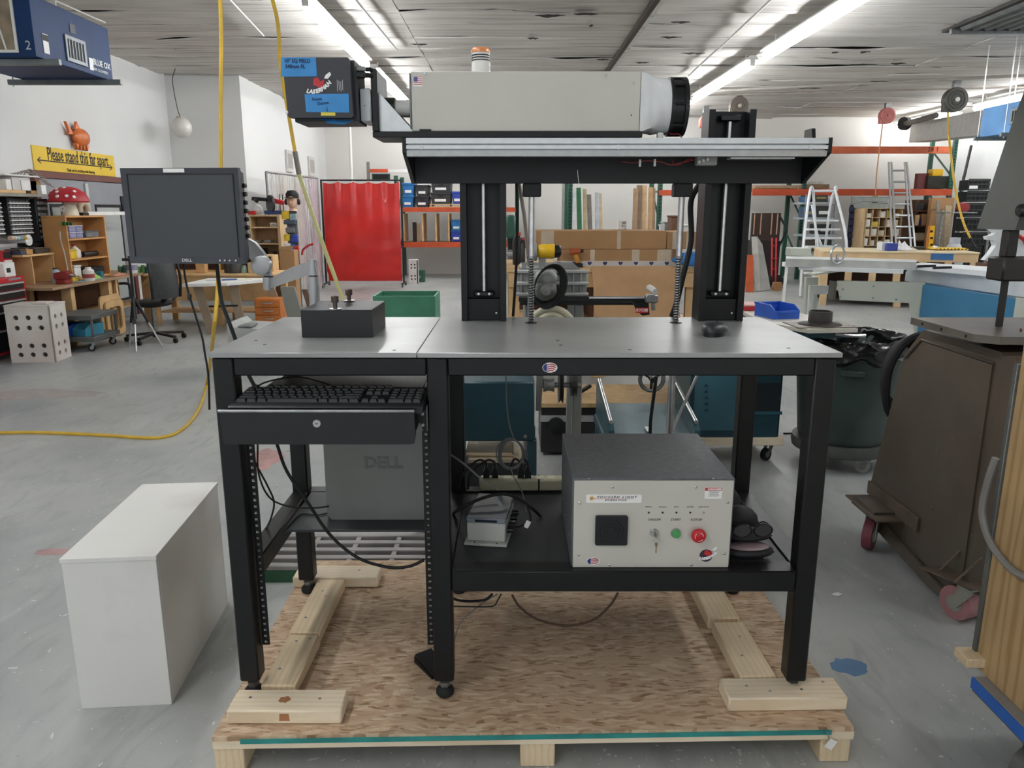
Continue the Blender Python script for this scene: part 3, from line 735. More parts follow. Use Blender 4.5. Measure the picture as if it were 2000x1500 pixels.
# round dark emblem with its lettering
def emblem(parent,c,r_,y,X=(1,0,0)):
 DP=mat('emblem_purple','#3a2b3c',.5,var=.05);n=30
 b=MB();b.prism([(c[0]+r_*math.cos(2*PI*i/n),c[1]+r_*math.sin(2*PI*i/n))for i in range(n)],y-.0006,y);e_=b.build('emblem',DP,parent)
 k=r_
 b=MB();b.prism([(c[0]-.35*k,c[1]+.25*k),(c[0]-.2*k,c[1]+.85*k),(c[0]+.2*k,c[1]+.95*k),(c[0]+.45*k,c[1]+.55*k),(c[0]+.9*k,c[1]+.75*k),(c[0]+.75*k,c[1]+.1*k),(c[0]+.3*k,c[1]-.05*k)],y-.0011,y-.0006);b.build('red_shape',mat('emblem_red','#c42a30',.5,var=.05),e_)
 b=MB();b.prism([(c[0]+.85*k,c[1]+.85*k),(c[0]+1.05*k,c[1]+1.2*k),(c[0]+1.5*k,c[1]+1.5*k),(c[0]+1.62*k,c[1]+1.2*k),(c[0]+1.25*k,c[1]+.8*k)],y-.0011,y-.0004);b.build('white_shape',WHT,e_)
 s='LASERMAN';
 for i,ch in enumerate(s):
  t=i/(len(s)-1);px=c[0]+k*(-.9+2.25*t);pz=c[1]+k*(-.42-.22*math.sin(PI*t*.7)+.95*t*t)
  a=-.3+1.05*t
  text(ch,k*.55,(px,y-.0016,pz),WHT,e_,(math.cos(a),0,math.sin(a)),(-math.sin(a)+.15,0,math.cos(a)),align='CENTER',bold=.0008,shear=.1)
 return e_
eq=FP(1379,1085);emblem(cbx,(eq.x,eq.z),.0165,YP)
for hy in(.07,.2,.32):
 b=MB();b.lathe([(0,X0-.0055),(.003,X0-.005),(.003,X0-.004)],(0,CY+hy,.52),8,'X');b.build('screw',STEEL,cbx)
for sx_ in(1150,1393):
 q=FL(sx_,935,Z1+.004);b=MB();b.lathe([(.003,0),(.0028,.001),(0,.0015)],(q.x,q.y,Z1+.004),8);b.build('screw',STEEL,cbx)
# small grey box with a clear lid, leads
jb=thing('junction_box','small pale grey enclosure with clear lid and leads on the lower shelf','enclosure',(-.058,2.0,.4565),-.13,w=False)
GP=mat('pale_grey_plastic','#b9bab4',.45,0,.04,8)
b=MB();b.box(-.052,.052,-.09,.09,.008,.06,.003);b.build('body',GP,jb)
b=MB();b.box(-.058,.058,-.105,.105,0,.008,.002);b.build('base_flange',GP,jb)
b=MB();b.box(-.053,.053,-.091,.091,.0605,.076,.003);b.build('clear_lid',mat('smoky_lid','#7f868f',.12,0,.1,8,spec=.8,coat=.5),jb)
b=MB();b.box(-.03,.03,-.0925,-.0905,.064,.071,.001);b.build('display_strip',solid('#141c2b',.2),jb)
for x,y in((-.03,-.098),(.03,-.098)):
 b=MB();b.lathe([(0,.0084),(.003,.0084),(.003,.008)],(x,y,0),8);b.build('screw_hole',BLKM,jb)
for y,z in((-.055,.03),(-.02,.03),(.02,.035),(.055,.035)):
 b=MB();b.cyl((.053,y,z),(.07,y,z),.009,.007,10);b.build('cable_gland',BLKP,jb)
cable('thick black lead arched over the small grey enclosure',[FL(885,1003,.462),W(905,990,1.98),W(945,972,2.0),W(985,965,2.02),W(1020,978,2.03),W(1045,998,2.03),FL(1055,1008,.46)],.0045)
cable('short black lead looped beside the grey enclosure with a white tag',[W(993,1030,1.93),W(1015,1028,1.95),W(1035,1018,1.96),W(1034,1000,1.97),W(1028,985,1.98)],.003)
cable('grey lead crossing down to the grey enclosure from the middle leg',[W(874,884,2.2),W(905,905,2.15),W(940,935,2.1),W(973,957,2.06)],.003,mat('grey_cable2','#83847f',.6))
b=MB();b.cb(W(1030,1024,1.935),(.012,.008,.02),.001,.3,0,.5);b.build('cable_tag',WHT,None,'white connector tag dangling beside the small grey enclosure','tag')
# power strip on the back rail
ps=thing('power_strip','long cream power strip lying along the back rail of the shelf','power strip',(.03,LYB+.024,.4612))
PSM=mat('aged_cream_plastic','#c2bd9f',.5,0,.06,8)
b=MB();b.box(-.105,.165,LYB,LYB+.048,.4612,.5,.006);b.build('body',PSM,ps)
for i in range(7):
 b=MB();b.cb((-.085+i*.035,LYB+.024,.5008),(.024,.03,.0015));b.build('outlet',mat('outlet_cream','#d8d4bd',.5),ps)
b=MB();b.box(.083,.088,LYB-.001,LYB+.049,.461,.501);b.build('velcro_band',BLKM,ps)
for i,(px_,tall)in enumerate(((950,25),(967,22),(1017,26),(1031,24))):
 q=W(px_,940,LYB+.02)
 t=thing('power_plug',['black plug leaning at the near end of the power strip','second black plug along the power strip','black plug in the strip beside the coiled cable','last black plug on the strip before the control box'][i],'plug',(q.x,LYB+.024,.5),group='plugs in the power strip')
 b=MB();b.prism([(q.x-.010,.502),(q.x+.010,.502),(q.x+.009,.522),(q.x+.004,.54),(q.x-.004,.54),(q.x-.009,.522)],LYB+.010,LYB+.036);b.build('plug_body',BLKP,t)
 b=MB();e_=(-1 if i<2 else 1);b.tube([(q.x,LYB+.022,.538),(q.x+e_*.004,LYB+.02,.555),(q.x+e_*.03,LYB+.005,.562),(q.x+e_*.07-i*.005,LYB-.025,.53),(q.x+e_*.085,LYB-.03,.48)]if i<2 else[(q.x,LYB+.022,.538),(q.x-.004,LYB+.025,.553),(q.x-.02,LYB+.03,.56),(q.x-.035,LYB+.035,.53)],.0036,7);b.build('lead',RUB,t)
# hanging coil of grey cable
cc=W(998,887,2.27)
t=thing('cable_coil','coil of grey cable hanging behind the lower shelf','cable',(cc.x,2.27,.47))
GC=mat('grey_cable','#6f6f6e',.6)
for k in range(5):
 a_,c_=.034+.002*k+R.uniform(-.002,.002),.048+R.uniform(-.003,.004);ox=R.uniform(-.004,.004);oy=(k-2)*.004
 b=MB();b.tube([(cc.x+ox+a_*math.cos(2*PI*i/14),2.27+oy+.003*math.sin(3*i+k),cc.z+c_*math.sin(2*PI*i/14))for i in range(14)],.0021,6,3,True);b.build('loop',GC,t)
b=MB();b.tube([(cc.x+.01,2.27,cc.z+.048),W(995,830,2.27),W(990,790,2.275),W(988,735,2.28)],.0021,6);b.build('lead',GC,t)
b=MB();b.tube([(cc.x,2.265,cc.z-.045),W(1003,930,2.2),W(1020,962,2.1),W(1028,1000,1.99)],.0018,6);b.build('tail',GC,t)
# eyewear and cases beside the control box
def case(label,x,y,z,rz,sx=.075,sy=.05,sz=.03,lining=False):
 t=thing('eyewear_case',label,'case',(x,y,z),rz,'zip eyewear cases on the lower shelf',w=False)
 CM=mat('case_fabric','#1f2023',.65,0,.15,60,.2)
 b=MB();b.ell((0,0,sz*.52),(sx,sy,sz*.52),22,8);b.build('lower_shell' if lining else 'shell',CM,t)
 b=MB();b.tube([(sx*1.0*math.cos(2*PI*i/20),sy*1.0*math.sin(2*PI*i/20),sz*.52)for i in range(20)],.0016,5,1,True);b.build('zip',BLKP,t)
 if lining:
  b=MB();b.ell((-.004,-.003,sz*.95),(sx*.84,sy*.93,sz*.14),18,8);b.build('pink_lining',solid('#9c868a',.6,var=.1),t)
 return t
case('open zip case with pink lining under the sunglasses',.615,1.835,.4565,.05,.066,.032,.034,True)
case('closed black zip case directly under the sunglasses',.617,1.862,.492,.05,.064,.034,.030)
case('black zip case standing tallest behind the sunglasses',.622,1.965,.4565,.3,.058,.046,.085)
case('black zip case farthest back beside the control box',.612,2.08,.4565,.3,.05,.05,.10)
sg=thing('sunglasses','dark wraparound safety glasses lying on the zip cases','glasses',(.615,1.845,.523),.06,w=False)
for s_ in(-1,1):
 pts=[(s_*.027+.024*math.cos(2*PI*i/16)*(1 if True else 0),-.02-.004*abs(math.cos(2*PI*i/16)),.012+.0165*math.sin(2*PI*i/16))for i in range(16)]
 b=MB();b.prism([(p[0],p[2])for p in pts],-.0235,-.0215);b.build('lens',mat('dark_lens','#2b2c2a',.1,0,.1,6,coat=.6),sg)
 b=MB();b.tube(pts,.0024,6,2,True);b.build('rim',BLKP,sg)
 b=MB();b.tube([(s_*.051,-.02,.016),(s_*.056,.005,.014),(s_*.056,.04,.008),(s_*.05,.055,.0)],.0022,6);b.build('temple',BLKP,sg)
b=MB();b.tube([(-.006,-.024,.014),(0,-.026,.0165),(.006,-.024,.014)],.002,6);b.build('bridge',BLKP,sg)
# laser engraver on the bench
lz=thing('laser_engraver','laser engraver with cream housing on a black height-adjustable gantry','laser engraver',(.27,2.3,TZ))
GYF=2.26
for i,x0 in enumerate((-.15,.555)):
 x1=x0+.133;zt_=1.612
 b=MB();w_=.018;d_=.08
 b.prism([(x0,GYF),(x0+w_,GYF),(x0+w_,GYF+.05),(x1-w_,GYF+.05),(x1-w_,GYF),(x1,GYF),(x1,GYF+.085),(x0,GYF+.085)],TZ+.0005,zt_,'Z');cl=b.build('column',BLK,lz)
 xc=(x0+x1)/2
 b=MB();b.cyl((xc-.0,GYF+.028,1.10),(xc,GYF+.028,zt_-.02),.0075,n=12);b.build('guide_rod',STEEL,cl)
 for zz,zz2 in((1.085,1.10),(zt_-.03,zt_-.012)):
  b=MB();b.box(xc-.03,xc+.03,GYF+.014,GYF+.048,zz,zz2,.003);b.build('rod_clamp',BLKP,cl)
 for dx in(-.016,.016):
  b=MB();b.lathe([(0,GYF+.009),(.004,GYF+.0095),(.004,GYF+.014)],(xc+dx,0,1.0925),8,'Y');b.build('bolt',STEEL,cl)
 b=MB();b.box(x0+w_,x1-w_,GYF+.016,GYF+.0495,TZ+.0005,1.078,.001);b.build('foot_plate',BLK,cl)
 b=MB();b.lathe([(0,GYF+.0125),(.003,GYF+.013),(.0032,GYF+.016)],(x1-w_-.012,0,1.035),8,'Y');b.build('screw',STEEL,cl)
# lift screws through the bench top
for i,x in enumerate((.056,.481)):
 y=2.226
 b=MB();b.cyl((x,y,1.205),(x,y,1.395),.0088,n=14);ls=b.build('lift_rod',STEEL,lz)
 b=MB();b.cyl((x,y,1.20),(x,y,1.207),.012,n=12);b.build('nut',DSTEEL,ls)
 b=MB();b.tube([(x+.0072*math.cos(t*PI/4),y+.0072*math.sin(t*PI/4),TZ+.001+t*.19/200)for t in range(201)],.0022,5,1);b.build('thread_coil',DSTEEL,ls)
 b=MB();b.cyl((x,y,TZ+.001),(x,y,1.2),.0055,n=10);b.build('screw_core',mat('dark_screw','#3b3a38',.4,.5),ls)
 b=MB();b.lathe([(.018,TZ),(.018,TZ+.001),(.009,TZ+.0016)],(x,y,0),18);b.build('bore_ring',BLKM,ls)
 b=MB();b.box(x-.026,x+.026,y-.022,y+.02,1.372,1.409,.003);b.build('nut_block',BLKM,lz)
# carriage: side plates, back plate, T-slot extrusion
CX0,CX1=-.286,.834;YE=2.075
for x in(CX0,CX1-.01):
 b=MB();b.prism([(YE,1.520),(YE,1.482),(2.245,1.409),(2.254,1.409),(2.254,1.555),(2.2,1.555),(2.19,1.520)],x,x+.01,'X');b.build('side_plate',BLK,lz)
b=MB();b.box(CX0+.01,CX1-.01,2.246,2.254,1.4095,1.518,.001);b.build('back_plate',mat('gantry_black','#101113',.5,0,.2,10),lz)
b=MB();b.box(CX0+.01,CX1-.01,2.118,2.246,1.511,1.518,.001);b.build('carriage_plate',BLKM,lz)
prof=[(YE-.001,1.519),(YE-.001,1.5045),(YE+.016,1.5045),(YE+.016,1.5005),(YE-.001,1.5005),(YE-.001,1.4915),(YE+.016,1.4915),(YE+.016,1.4875),(YE+.002,1.4875),(YE+.006,1.4735),(YE+.038,1.4735),(YE+.038,1.519)]
b=MB();b.prism(prof,CX0+.0105,CX1-.0105,'X');ex=b.build('slotted_rail',ALU,lz)
for px_ in(824,1208,1583):
 q=W(px_,287.5,YE);b=MB();b.lathe([(0,YE-.004),(.003,YE-.004),(.0035,YE-.002),(.006,YE-.002),(.006,YE+.006)],(q.x,0,1.496),14,'Y');b.build('cap_screw',STEEL,ex)
b=MB();b.tube([W(1215,316,2.16),W(1240,318,2.14),W(1262,314,2.13),W(1290,316,2.13),W(1310,322,2.13),W(1330,318,2.13),W(1355,312,2.14)],.0016,6);b.build('red_wire',mat('red_wire','#8f2f2f',.5),lz)
b=MB();b.tube([W(1312,312,2.14),W(1318,322,2.13),W(1330,320,2.13),W(1342,312,2.13),W(1352,310,2.14)],.0016,6);b.build('red_wire',mat('red_wire','#8f2f2f',.5),lz)
for px_,py_ in((1250,316),(1279,315)):
 q=W(px_,py_,2.13);b=MB();b.box(q.x-.003,q.x+.003,2.128,2.132,q.z-.013,q.z+.006,.0008);b.build('cable_tie',WHITEP,lz)
q=W(1376,314,2.14);b=MB();b.box(q.x-.02,q.x+.035,2.14,2.17,q.z-.012,1.5105,.002);b.build('wire_connector',GREYM,lz)
for i in range(3):
 q=W(1365+i*8,314,2.135);b=MB();b.cyl((q.x,2.128,q.z+(i-1)*.003),(q.x,2.14,q.z+(i-1)*.003),.004,n=8);b.build('wire_nut',WHITEP,lz)
b=MB();b.box(W(1425,310,2.11).x,W(1550,310,2.11).x,2.10,2.14,1.468,1.4725,.001);b.build('bare_plate',ALU,lz)
b=MB();b.tube([W(1128,332,2.2),W(1129,345,2.2),W(1131,360,2.2)],.001,5);b.build('white_wire',WHT,lz)
# base plate and upright bracket
BP0,BP1=-.361,.338
b=MB();b.box(BP0,BP1,2.07,2.233,1.5195,1.5345,.0015);b.build('base_plate',BLK,lz)
b=MB();b.box(BP0,BP0+.0165,2.07,2.233,1.535,1.686,.0015);b.build('upright_plate',BLK,lz)
for y in(2.085,2.21):
 b=MB();g0,g1,g2=W(741,180,2.085),W(741,258,2.085),W(812,258,2.085)
 b.prism([(BP0+.017,1.535),(-.253,1.535),(-.259,1.5395),(BP0+.017,g0.z)],y,y+.008);b.build('gusset',ALU,lz)
b=MB();b.cyl((BP0+.0165,2.15,1.60),(-.258,2.15,1.60),.022,n=18);b.build('beam_tube',WHITEP,lz)
b=MB();b.cyl((BP0+.017,2.15,1.60),(-.31,2.15,1.60),.028,n=18);b.build('tube_collar',BLKP,lz)
# housing
HX0,HX1,HZ0,HZ1=-.26,.331,1.5355,1.682
b=MB();b.box(HX0,HX1,2.08,2.225,HZ0,HZ1,.002);hs=b.build('housing',CREAM,lz)
b=MB();b.box(HX0-.004,HX0-.0005,2.078,2.225,HZ0+.006,HZ1-.004,.001);b.build('end_plate',DSTEEL,hs)
for px_,py_ in((830,144),(1183,147),(1237,162)):
 q=W(px_,py_,2.08);b=MB();b.lathe([(0,2.0775),(.0025,2.078),(.0034,2.08)],(q.x,0,q.z),10,'Y');b.build('screw',STEEL,hs)
q=W(1233,225,2.08);b=MB();b.lathe([(0,2.0797),(.002,2.0797),(.002,2.08)],(q.x,0,q.z),8,'Y');b.build('screw_hole',BLKM,hs)
q0,q1=W(807,149,2.08),W(826,169,2.08)
b=MB();b.box(q0.x,q1.x,2.0793,2.08,q1.z,q0.z);fl=b.build('flag_sticker',WHT,hs)
for i in range(5):
 zz=q1.z+.004+i*.0045;b=MB();b.box(q0.x+.001,q1.x-.001,2.0788,2.0793,zz,zz+.0022);b.build('stripe',mat('faded_red','#d08a8a',.6),fl)
b=MB();b.box(q0.x+.001,q0.x+.011,2.0784,2.0788,q0.z-.013,q0.z-.002);b.build('canton',mat('faded_blue','#5a5f9c',.6),fl)
b=MB();b.box(HX0+.02,HX0+.05,2.076,2.0795,1.5365,1.5405);b.build('slot',BLKM,hs)
# exhaust duct and fan
import itertools
def duct(u,v):
 a=2*PI*v;x=HX1+.0005+.082*u
 cx,sn=math.cos(a),math.sin(a);k=max(abs(cx),abs(sn))
 rect=(.071*cx/k,.072*sn/k);rnd=(.071*cx,.071*sn)
 t=min(1,u*1.15);t=t*t*(3-2*t)
 y=2.152+rect[0]*(1-t)+rnd[0]*t;z=1.6085+rect[1]*(1-t)+rnd[1]*t
 wr=.004*noise.noise((u*5,cx*2,sn*2))*math.sin(PI*u)
 return(x,y+cx*wr,z+sn*wr-.004*u)
b=MB();b.grid(duct,14,40);b.build('exhaust_duct',mat('white_duct_film','#dcdfe0',.35,0,.05,8,.1,coat=.2),lz,sharp=60)
fx=HX1+.083
b=MB();b.lathe([(.070,fx),(.075,fx+.001),(.075,fx+.008),(.068,fx+.009),(.068,fx+.034),(.075,fx+.035),(.075,fx+.045),(.060,fx+.046),(.058,fx+.03)],(0,2.152,1.604),36,'X');fn_=b.build('exhaust_fan',BLKP,lz)
for a_ in range(8):
 an=a_*PI/4;cy_,cz_=2.152+.0715*math.cos(an),1.604+.0715*math.sin(an)
 b=MB();b.cyl((fx+.002,cy_,cz_),(fx+.043,cy_,cz_),.004,n=8);b.build('fan_rib',BLKP,fn_)
b=MB();b.cyl((fx+.030,2.152,1.604),(fx+.044,2.152,1.604),.022,n=20);b.build('fan_hub',BLKP,fn_)
for k in range(5):
 an=k*2*PI/5;b=MB();b.bar((fx+.036,2.152+.02*math.cos(an),1.604+.02*math.sin(an)),(fx+.036,2.152+.057*math.cos(an+.4),1.604+.057*math.sin(an+.4)),.018,.002,0,(1,.5,.2));b.build('fan_blade',BLKP,fn_)
b=MB();b.tube([W(1302,258,2.13),W(1312,262,2.12),W(1326,262,2.12),W(1331,270,2.12)],.0014,5);b.build('fan_wire',mat('red_wire','#8f2f2f',.5),lz)
b=MB();b.box(.385,.40,2.11,2.13,1.52,1.536,.002);b.build('duct_clip',WHITEP,lz)
# beacon lamp
q=W(939.5,140,2.15);bx=q.x
b=MB();b.cyl((bx,2.15,HZ1),(bx,2.15,HZ1+.034),.0245,n=24);bc=b.build('beacon',mat('clear_lamp','#e4e2de',.15,0,.03,10,coat=.4),lz)
for k in range(3):
 b=MB();b.cyl((bx,2.15,HZ1+.036+k*.006),(bx,2.15,HZ1+.0385+k*.006),.0248,n=24);b.build('dark_band',BLKP,bc)
b=MB();b.cyl((bx,2.15,HZ1+.0342),(bx,2.15,HZ1+.056),.0235,n=24);b.build('band_core',mat('clear_lamp','#e4e2de',.15),bc)
b=MB();b.lathe([(.0245,HZ1+.0562),(.0245,HZ1+.064),(.022,HZ1+.068),(0,HZ1+.069)],(bx,2.15,0),24);b.build('orange_cap',mat('orange_lamp','#e8935c',.3,coat=.3),bc)
# scan head
def HW(x,y):return W(x,y,2.0)
h0,h1=HW(549,112),HW(687,230)
hd=MB();x0,x1,z0,z1=h0.x,h1.x,h1.z,h0.z
hd.prism([(x0+.002,z1),(x1-.004,z1),(x1,z1-.004),(x1+.004,z0+.004),(x1,z0),(x0+.012,z0),(x0+.008,z0+.003)],2.0,2.02);sh=hd.build('scan_head',mat('head_charcoal','#2a2d33',.45,0,.1,20,.03),lz)
b=MB();b.prism([(x0+.004,z1-.001),(x1+.008,z1-.003),(x1+.010,z0-.006),(x0+.02,z0-.008)],2.0202,2.15);b.build('head_body',mat('head_dark','#1c1e22',.5,0,.1,20),sh)
b=MB();b.lathe([(0,1.9985),(.0038,1.9988),(.0042,2.0)],(HW(560,219).x,0,HW(560,219).z),12,'Y');b.build('screw',STEEL,sh)
def tapeq(p,nm='blue_tape',y=2.0,m=TAPE,th=.0008):
 c=[W(px_,py_,y)for px_,py_ in p]
 b=Q(*c,(0,-th,0));return b.build(nm,m,sh)
tapeq([(549,112),(549,150),(619,149),(617,112)])
tapeq([(595,184),(598,219),(682,220),(681,183)])
tapeq([(627,219),(627,226),(655,226),(655,219)],'yellow_label',m=mat('label_yellow','#e0cf52',.6))
for k,(tx,px_,py_,sz)in enumerate((('10" SQ FIELD',555,119,.0125),('348mm FL',557,130,.0125))):
 q=HW(px_,py_);text(tx,sz,(q.x,1.9985,q.z),mat('marker_navy','#10204a',.6),sh,(1,0,-.01),bold=.0002,width=.92)
for tx,px_,py_ in(('Focus',610,195),('Datum',620,203)):
 q=HW(px_,py_);text(tx,.0105,(q.x,1.9985,q.z),mat('marker_navy','#10204a',.6),sh,(1,0,.12),bold=.0001)
q=HW(639,213);b=MB();b.prism([(q.x-.0006,q.z+.006),(q.x+.0006,q.z+.006),(q.x+.0006,q.z-.003),(q.x+.003,q.z-.001),(q.x,q.z-.006),(q.x-.003,q.z-.001),(q.x-.0006,q.z-.003)],1.9985,1.999);b.build('arrow_mark',INK,sh)
for k in range(4):
 q=HW(659+k*3.4,167);b=MB();b.box(q.x-.0007,q.x+.0007,1.9994,2.0,q.z-.014+(k%2)*.003,q.z+.013-(k%3)*.002);b.build('print_line',solid('#b9bcc0',.6),sh)
hq=HW(618,170);emblem(sh,(hq.x,hq.z),.0235,2.0)
for(pts)in(((628,229),(655,231),(690,236),(672,243),(640,241)),((612,227),(628,229),(650,233),(640,236),(618,232))):
 c=[W(px_,py_,2.03-.006*i)for i,(px_,py_)in enumerate(pts)]
 b=MB();b.add([*c,*[p+Vector((0,.002,.001))for p in c]],[tuple(range(5)),tuple(range(9,4,-1))]+[(i,(i+1)%5,5+(i+1)%5,5+i)for i in range(5)]);b.build('torn_tape',TAPE,sh)
for i,(py_,m_)in enumerate(((134,GREYM),(146,BLKP))):
 q=W(690,py_,2.05);q2=W(714,py_+1,2.06)
 b=MB();b.bar(q,q2,.016,.016 if i else.012,.003);cn=b.build('cable_plug',m_,sh)
 b=MB();b.tube([q2,q2+Vector((.012,.01,0)),q2+Vector((.02,.05,-.004)),(BP0+.008,2.25,q2.z-.01)],.0055,8);b.build('cable',BLKP,sh)
b=MB();b.box(x1+.0105,BP0-.0005,2.06,2.17,z0-.002,z0+.078,.002);mb=b.build('mount_block',mat('satin_aluminium','#b9bdbf',.4,.4,.05),sh)
b=MB();b.lathe([(0,2.0592),(.0012,2.0592),(.0012,2.06)],((x1+BP0)/2+.004,0,z0+.036),8,'Y');b.build('screw_hole',BLKM,mb)
# on the bench top
bk=thing('anvil_block','matte black steel block with two socket bolts on the bench top','block',(-.453,2.06,TZ))
b=MB();b.box(-.545,-.361,1.957,2.163,TZ,1.085,.0015);b.build('block',mat('block_black','#1d1f22',.48,.1,.15,12,.04),bk)
for px_,py_,lift in((655,604,.004),(682,589,.006)):
 q=FL(px_,py_,1.085);z=1.085
 b=MB();b.cyl((q.x,q.y,z-.0),(q.x,q.y,z+.022),.0055,n=12);bt=b.build('bolt_shank',solid('#5b5048',.45,.6),bk)
 b=MB();b.lathe([(.0092,z+.018),(.0098,z+.02),(.0098,z+.033),(.0085,z+.0345),(.005,z+.0345),(.005,z+.03),(0,z+.03)],(q.x,q.y,0),16);b.build('bolt_head',solid('#5b5048',.45,.6),bt)
 b=MB();b.lathe([(.016,z+lift-.004),(.0165,z+lift-.002),(.006,z+lift-.002)],(q.x,q.y,0),18);b.build('washer',STEEL,bt)
for px_,py_ in((643,596),(695,596)):
 q=FL(px_,py_,1.085);b=MB();b.lathe([(0,1.0854),(.004,1.0854),(.004,1.085)],(q.x,q.y,0),10);b.build('hole',BLKM,bk)
mq=FL(1401,657,TZ)
ms=thing('computer_mouse','dark grey computer mouse on the right of the bench top','mouse',(mq.x,mq.y+.03,TZ),1.1,w=False)
MG=mat('mouse_grey','#2b2e33',.4,0,.08,10)
def mfn(u,v):
 a=2*PI*v;x=.052*math.cos(a)*(1-.06*math.cos(a));y=.031*math.sin(a)*(1-.12*math.cos(2*a));h=.033
 t=u;s=math.cos(t*PI/2)**.55 if t<1 else 0
 return(x*s,y*s,.012+(h-.012)*math.sin(t*PI/2)*(1-.18*(x*s/.052)))
b=MB();b.grid(mfn,9,28);b.build('shell',MG,ms,sharp=70)
b=MB();b.prism([(.052*math.cos(2*PI*i/28)*(1-.06*math.cos(2*PI*i/28)),.031*math.sin(2*PI*i/28))for i in range(28)],.0,.012,'Z');b.build('base',BLKP,ms)
b=MB();b.cyl((.028,-.003,.028),(.028,.003,.028),.004,n=12);b.build('scroll_wheel',RUB,ms)
# cables beside the gantry
cable('black cable dropping from the carriage beside the left gantry column',[(W(1009,362,2.3).x,2.258,1.43),(W(1009,362,2.36).x,2.34,1.42),W(1010,420,2.36),W(1009,500,2.37),W(1006,560,2.37),W(1002,618,2.37)],.0045)
b=MB();b.tube([(W(1012,362,2.3).x,2.2535,1.44),(W(1014,350,2.4).x,2.39,1.41),W(1024,420,2.40),W(1034,520,2.41)],.006,7,1);b.build('strut',solid('#9c9186',.5),lz)
cable('thick black cable slanting down in front of the right gantry column',[(.565,2.353,1.42),(.55,2.41,1.36),W(1350,470,2.42),W(1334,540,2.42),W(1322,590,2.42),W(1312,618,2.43)],.009)
# monitor on its arm
mon=thing('monitor','flat square black computer monitor held beside the bench on a silver arm','monitor',W(366,515,2.47),-.06,w=False)
mw,mh=.378,.296
def ring(x0,x1,z0,z1,bw,bb,y0,y1):
 b=MB()
 for q in((x0,x0+bw,z0,z1),(x1-bw,x1,z0,z1),(x0+bw,x1-bw,z1-bw,z1),(x0+bw,x1-bw,z0,z0+bb)):b.box(q[0],q[1],y0,y1,q[2],q[3])
 return b
BZ=mat('bezel_charcoal','#383c43',.42,0,.06,20)
b=MB();o=[(-mw/2,0),(mw/2,0),(mw/2,mh),(-mw/2,mh)];i_=[(-mw/2+.018,.022),(mw/2-.018,.022),(mw/2-.018,mh-.018),(-mw/2+.018,mh-.018)]
vs=[(x,0,z)for x,z in o]+[(x,.004,z)for x,z in i_]+[(x,.02,z)for x,z in o]
b.add(vs,[(0,1,5,4),(1,2,6,5),(2,3,7,6),(3,0,4,7),(0,8,9,1),(1,9,10,2),(2,10,11,3),(3,11,8,0),(8,11,10,9)]);b.build('bezel',BZ,mon)
b=MB();b.box(-mw/2+.017,mw/2-.017,.0035,.008,.021,mh-.017);b.build('screen',mat('blank_screen','#3b3f44',.3,0,.03,3,spec=.5),mon)
for q in((-mw/2+.0175,-mw/2+.0205,.0215,mh-.0175),(mw/2-.0205,mw/2-.0175,.0215,mh-.0175),(-mw/2+.0205,mw/2-.0205,mh-.0205,mh-.0175)):
 b=MB();b.box(q[0],q[1],.0018,.0034,q[2],q[3]);b.build('inner_edge',BLKM,mon)
b=MB();b.box(-mw/2+.008,mw/2-.003,.021,.055,.006,mh-.006,.008);bk_=b.build('back_cover',BZ,mon)
b=MB();b.box(-mw/2+.07,mw/2-.07,.056,.075,.05,mh-.05,.01);b.build('rear_hump',BZ,mon)
for k in range(7):
 b=MB();b.box(mw/2-.004,mw/2+.006,.03,.05,mh-.06-k*.026,mh-.046-k*.026,.003);b.build('side_port',BLKP,bk_)
bm_=mon.matrix_basis.copy();bpy.context.view_layer.update()
def LT(body,size,at,m,par,**k):
 """lettering given in the thing's own coordinates"""
 return text(body,size,at,m,par,**k)
LT('DELL',.0135,(0,-.0008,.0108),mat('logo_silver','#d5d8dc',.35,.3),mon,align='CENTER',width=1.1,bold=.0002)
for k in range(4):
 b=MB();b.lathe([(0,-.002),(.0028,-.0015),(.003,0)],(.108+k*.016+(k==3)*.004,0,.0105),10,'Y');b.build('button',mat('logo_silver','#c9ccd0',.35,.5),mon)
b=MB();b.box(-.05,.018,-.0006,0,mh-.014,mh-.002);b.build('paper_label',PAPER,mon)
# arm
am=thing('articulated_stand','silver articulated monitor arm clamped behind the black block','monitor arm',(-.59,2.28,TZ))
AG=mat('arm_silver','#a9abad',.35,.45,.05,20)
pb=W(613,590,2.28);pt_=W(612,540,2.28)
b=MB();b.lathe([(.045,TZ+.0005),(.045,TZ+.008),(.020,TZ+.022),(.0155,TZ+.05),(.0145,pt_.z)],(pt_.x,2.28,0),24);b.build('post',AG,am)
b=MB();b.cyl((pt_.x,2.28,pt_.z),(pt_.x,2.28,pt_.z+.004),.0135,n=20);b.build('collar',BLKP,am)
b=MB();b.lathe([(.0142,pt_.z+.004),(.009,pt_.z+.05),(.004,pt_.z+.052)],(pt_.x,2.28,0),20);b.build('cone',AG,am)
pl=[(617,510),(600,512),(575,520),(550,532),(531,544),(530,563),(550,556),(580,545),(605,536),(618,535)]
b=MB();c=[W(px_,py_,2.29+(617-px_)*.0025)for px_,py_ in pl];n=len(c)
b.add([*[p+Vector((0,-.014,0))for p in c],*[p+Vector((0,.014,0))for p in c]],[tuple(range(n-1,-1,-1)),tuple(range(n,2*n))]+[(i,(i+1)%n,n+(i+1)%n,n+i)for i in range(n)]);b.build('lower_arm',AG,am,sharp=50)
q0,q1=W(524,541,2.52),W(524,566,2.52)
b=MB();b.cyl(q1,q0,.0165,.0175,n=20);b.build('pivot',AG,am)
b=MB();b.cyl(q0,q0+Vector((0,0,.003)),.0155,n=20);b.build('pivot_ring',BLKP,am)
q=W(511,518,2.52)
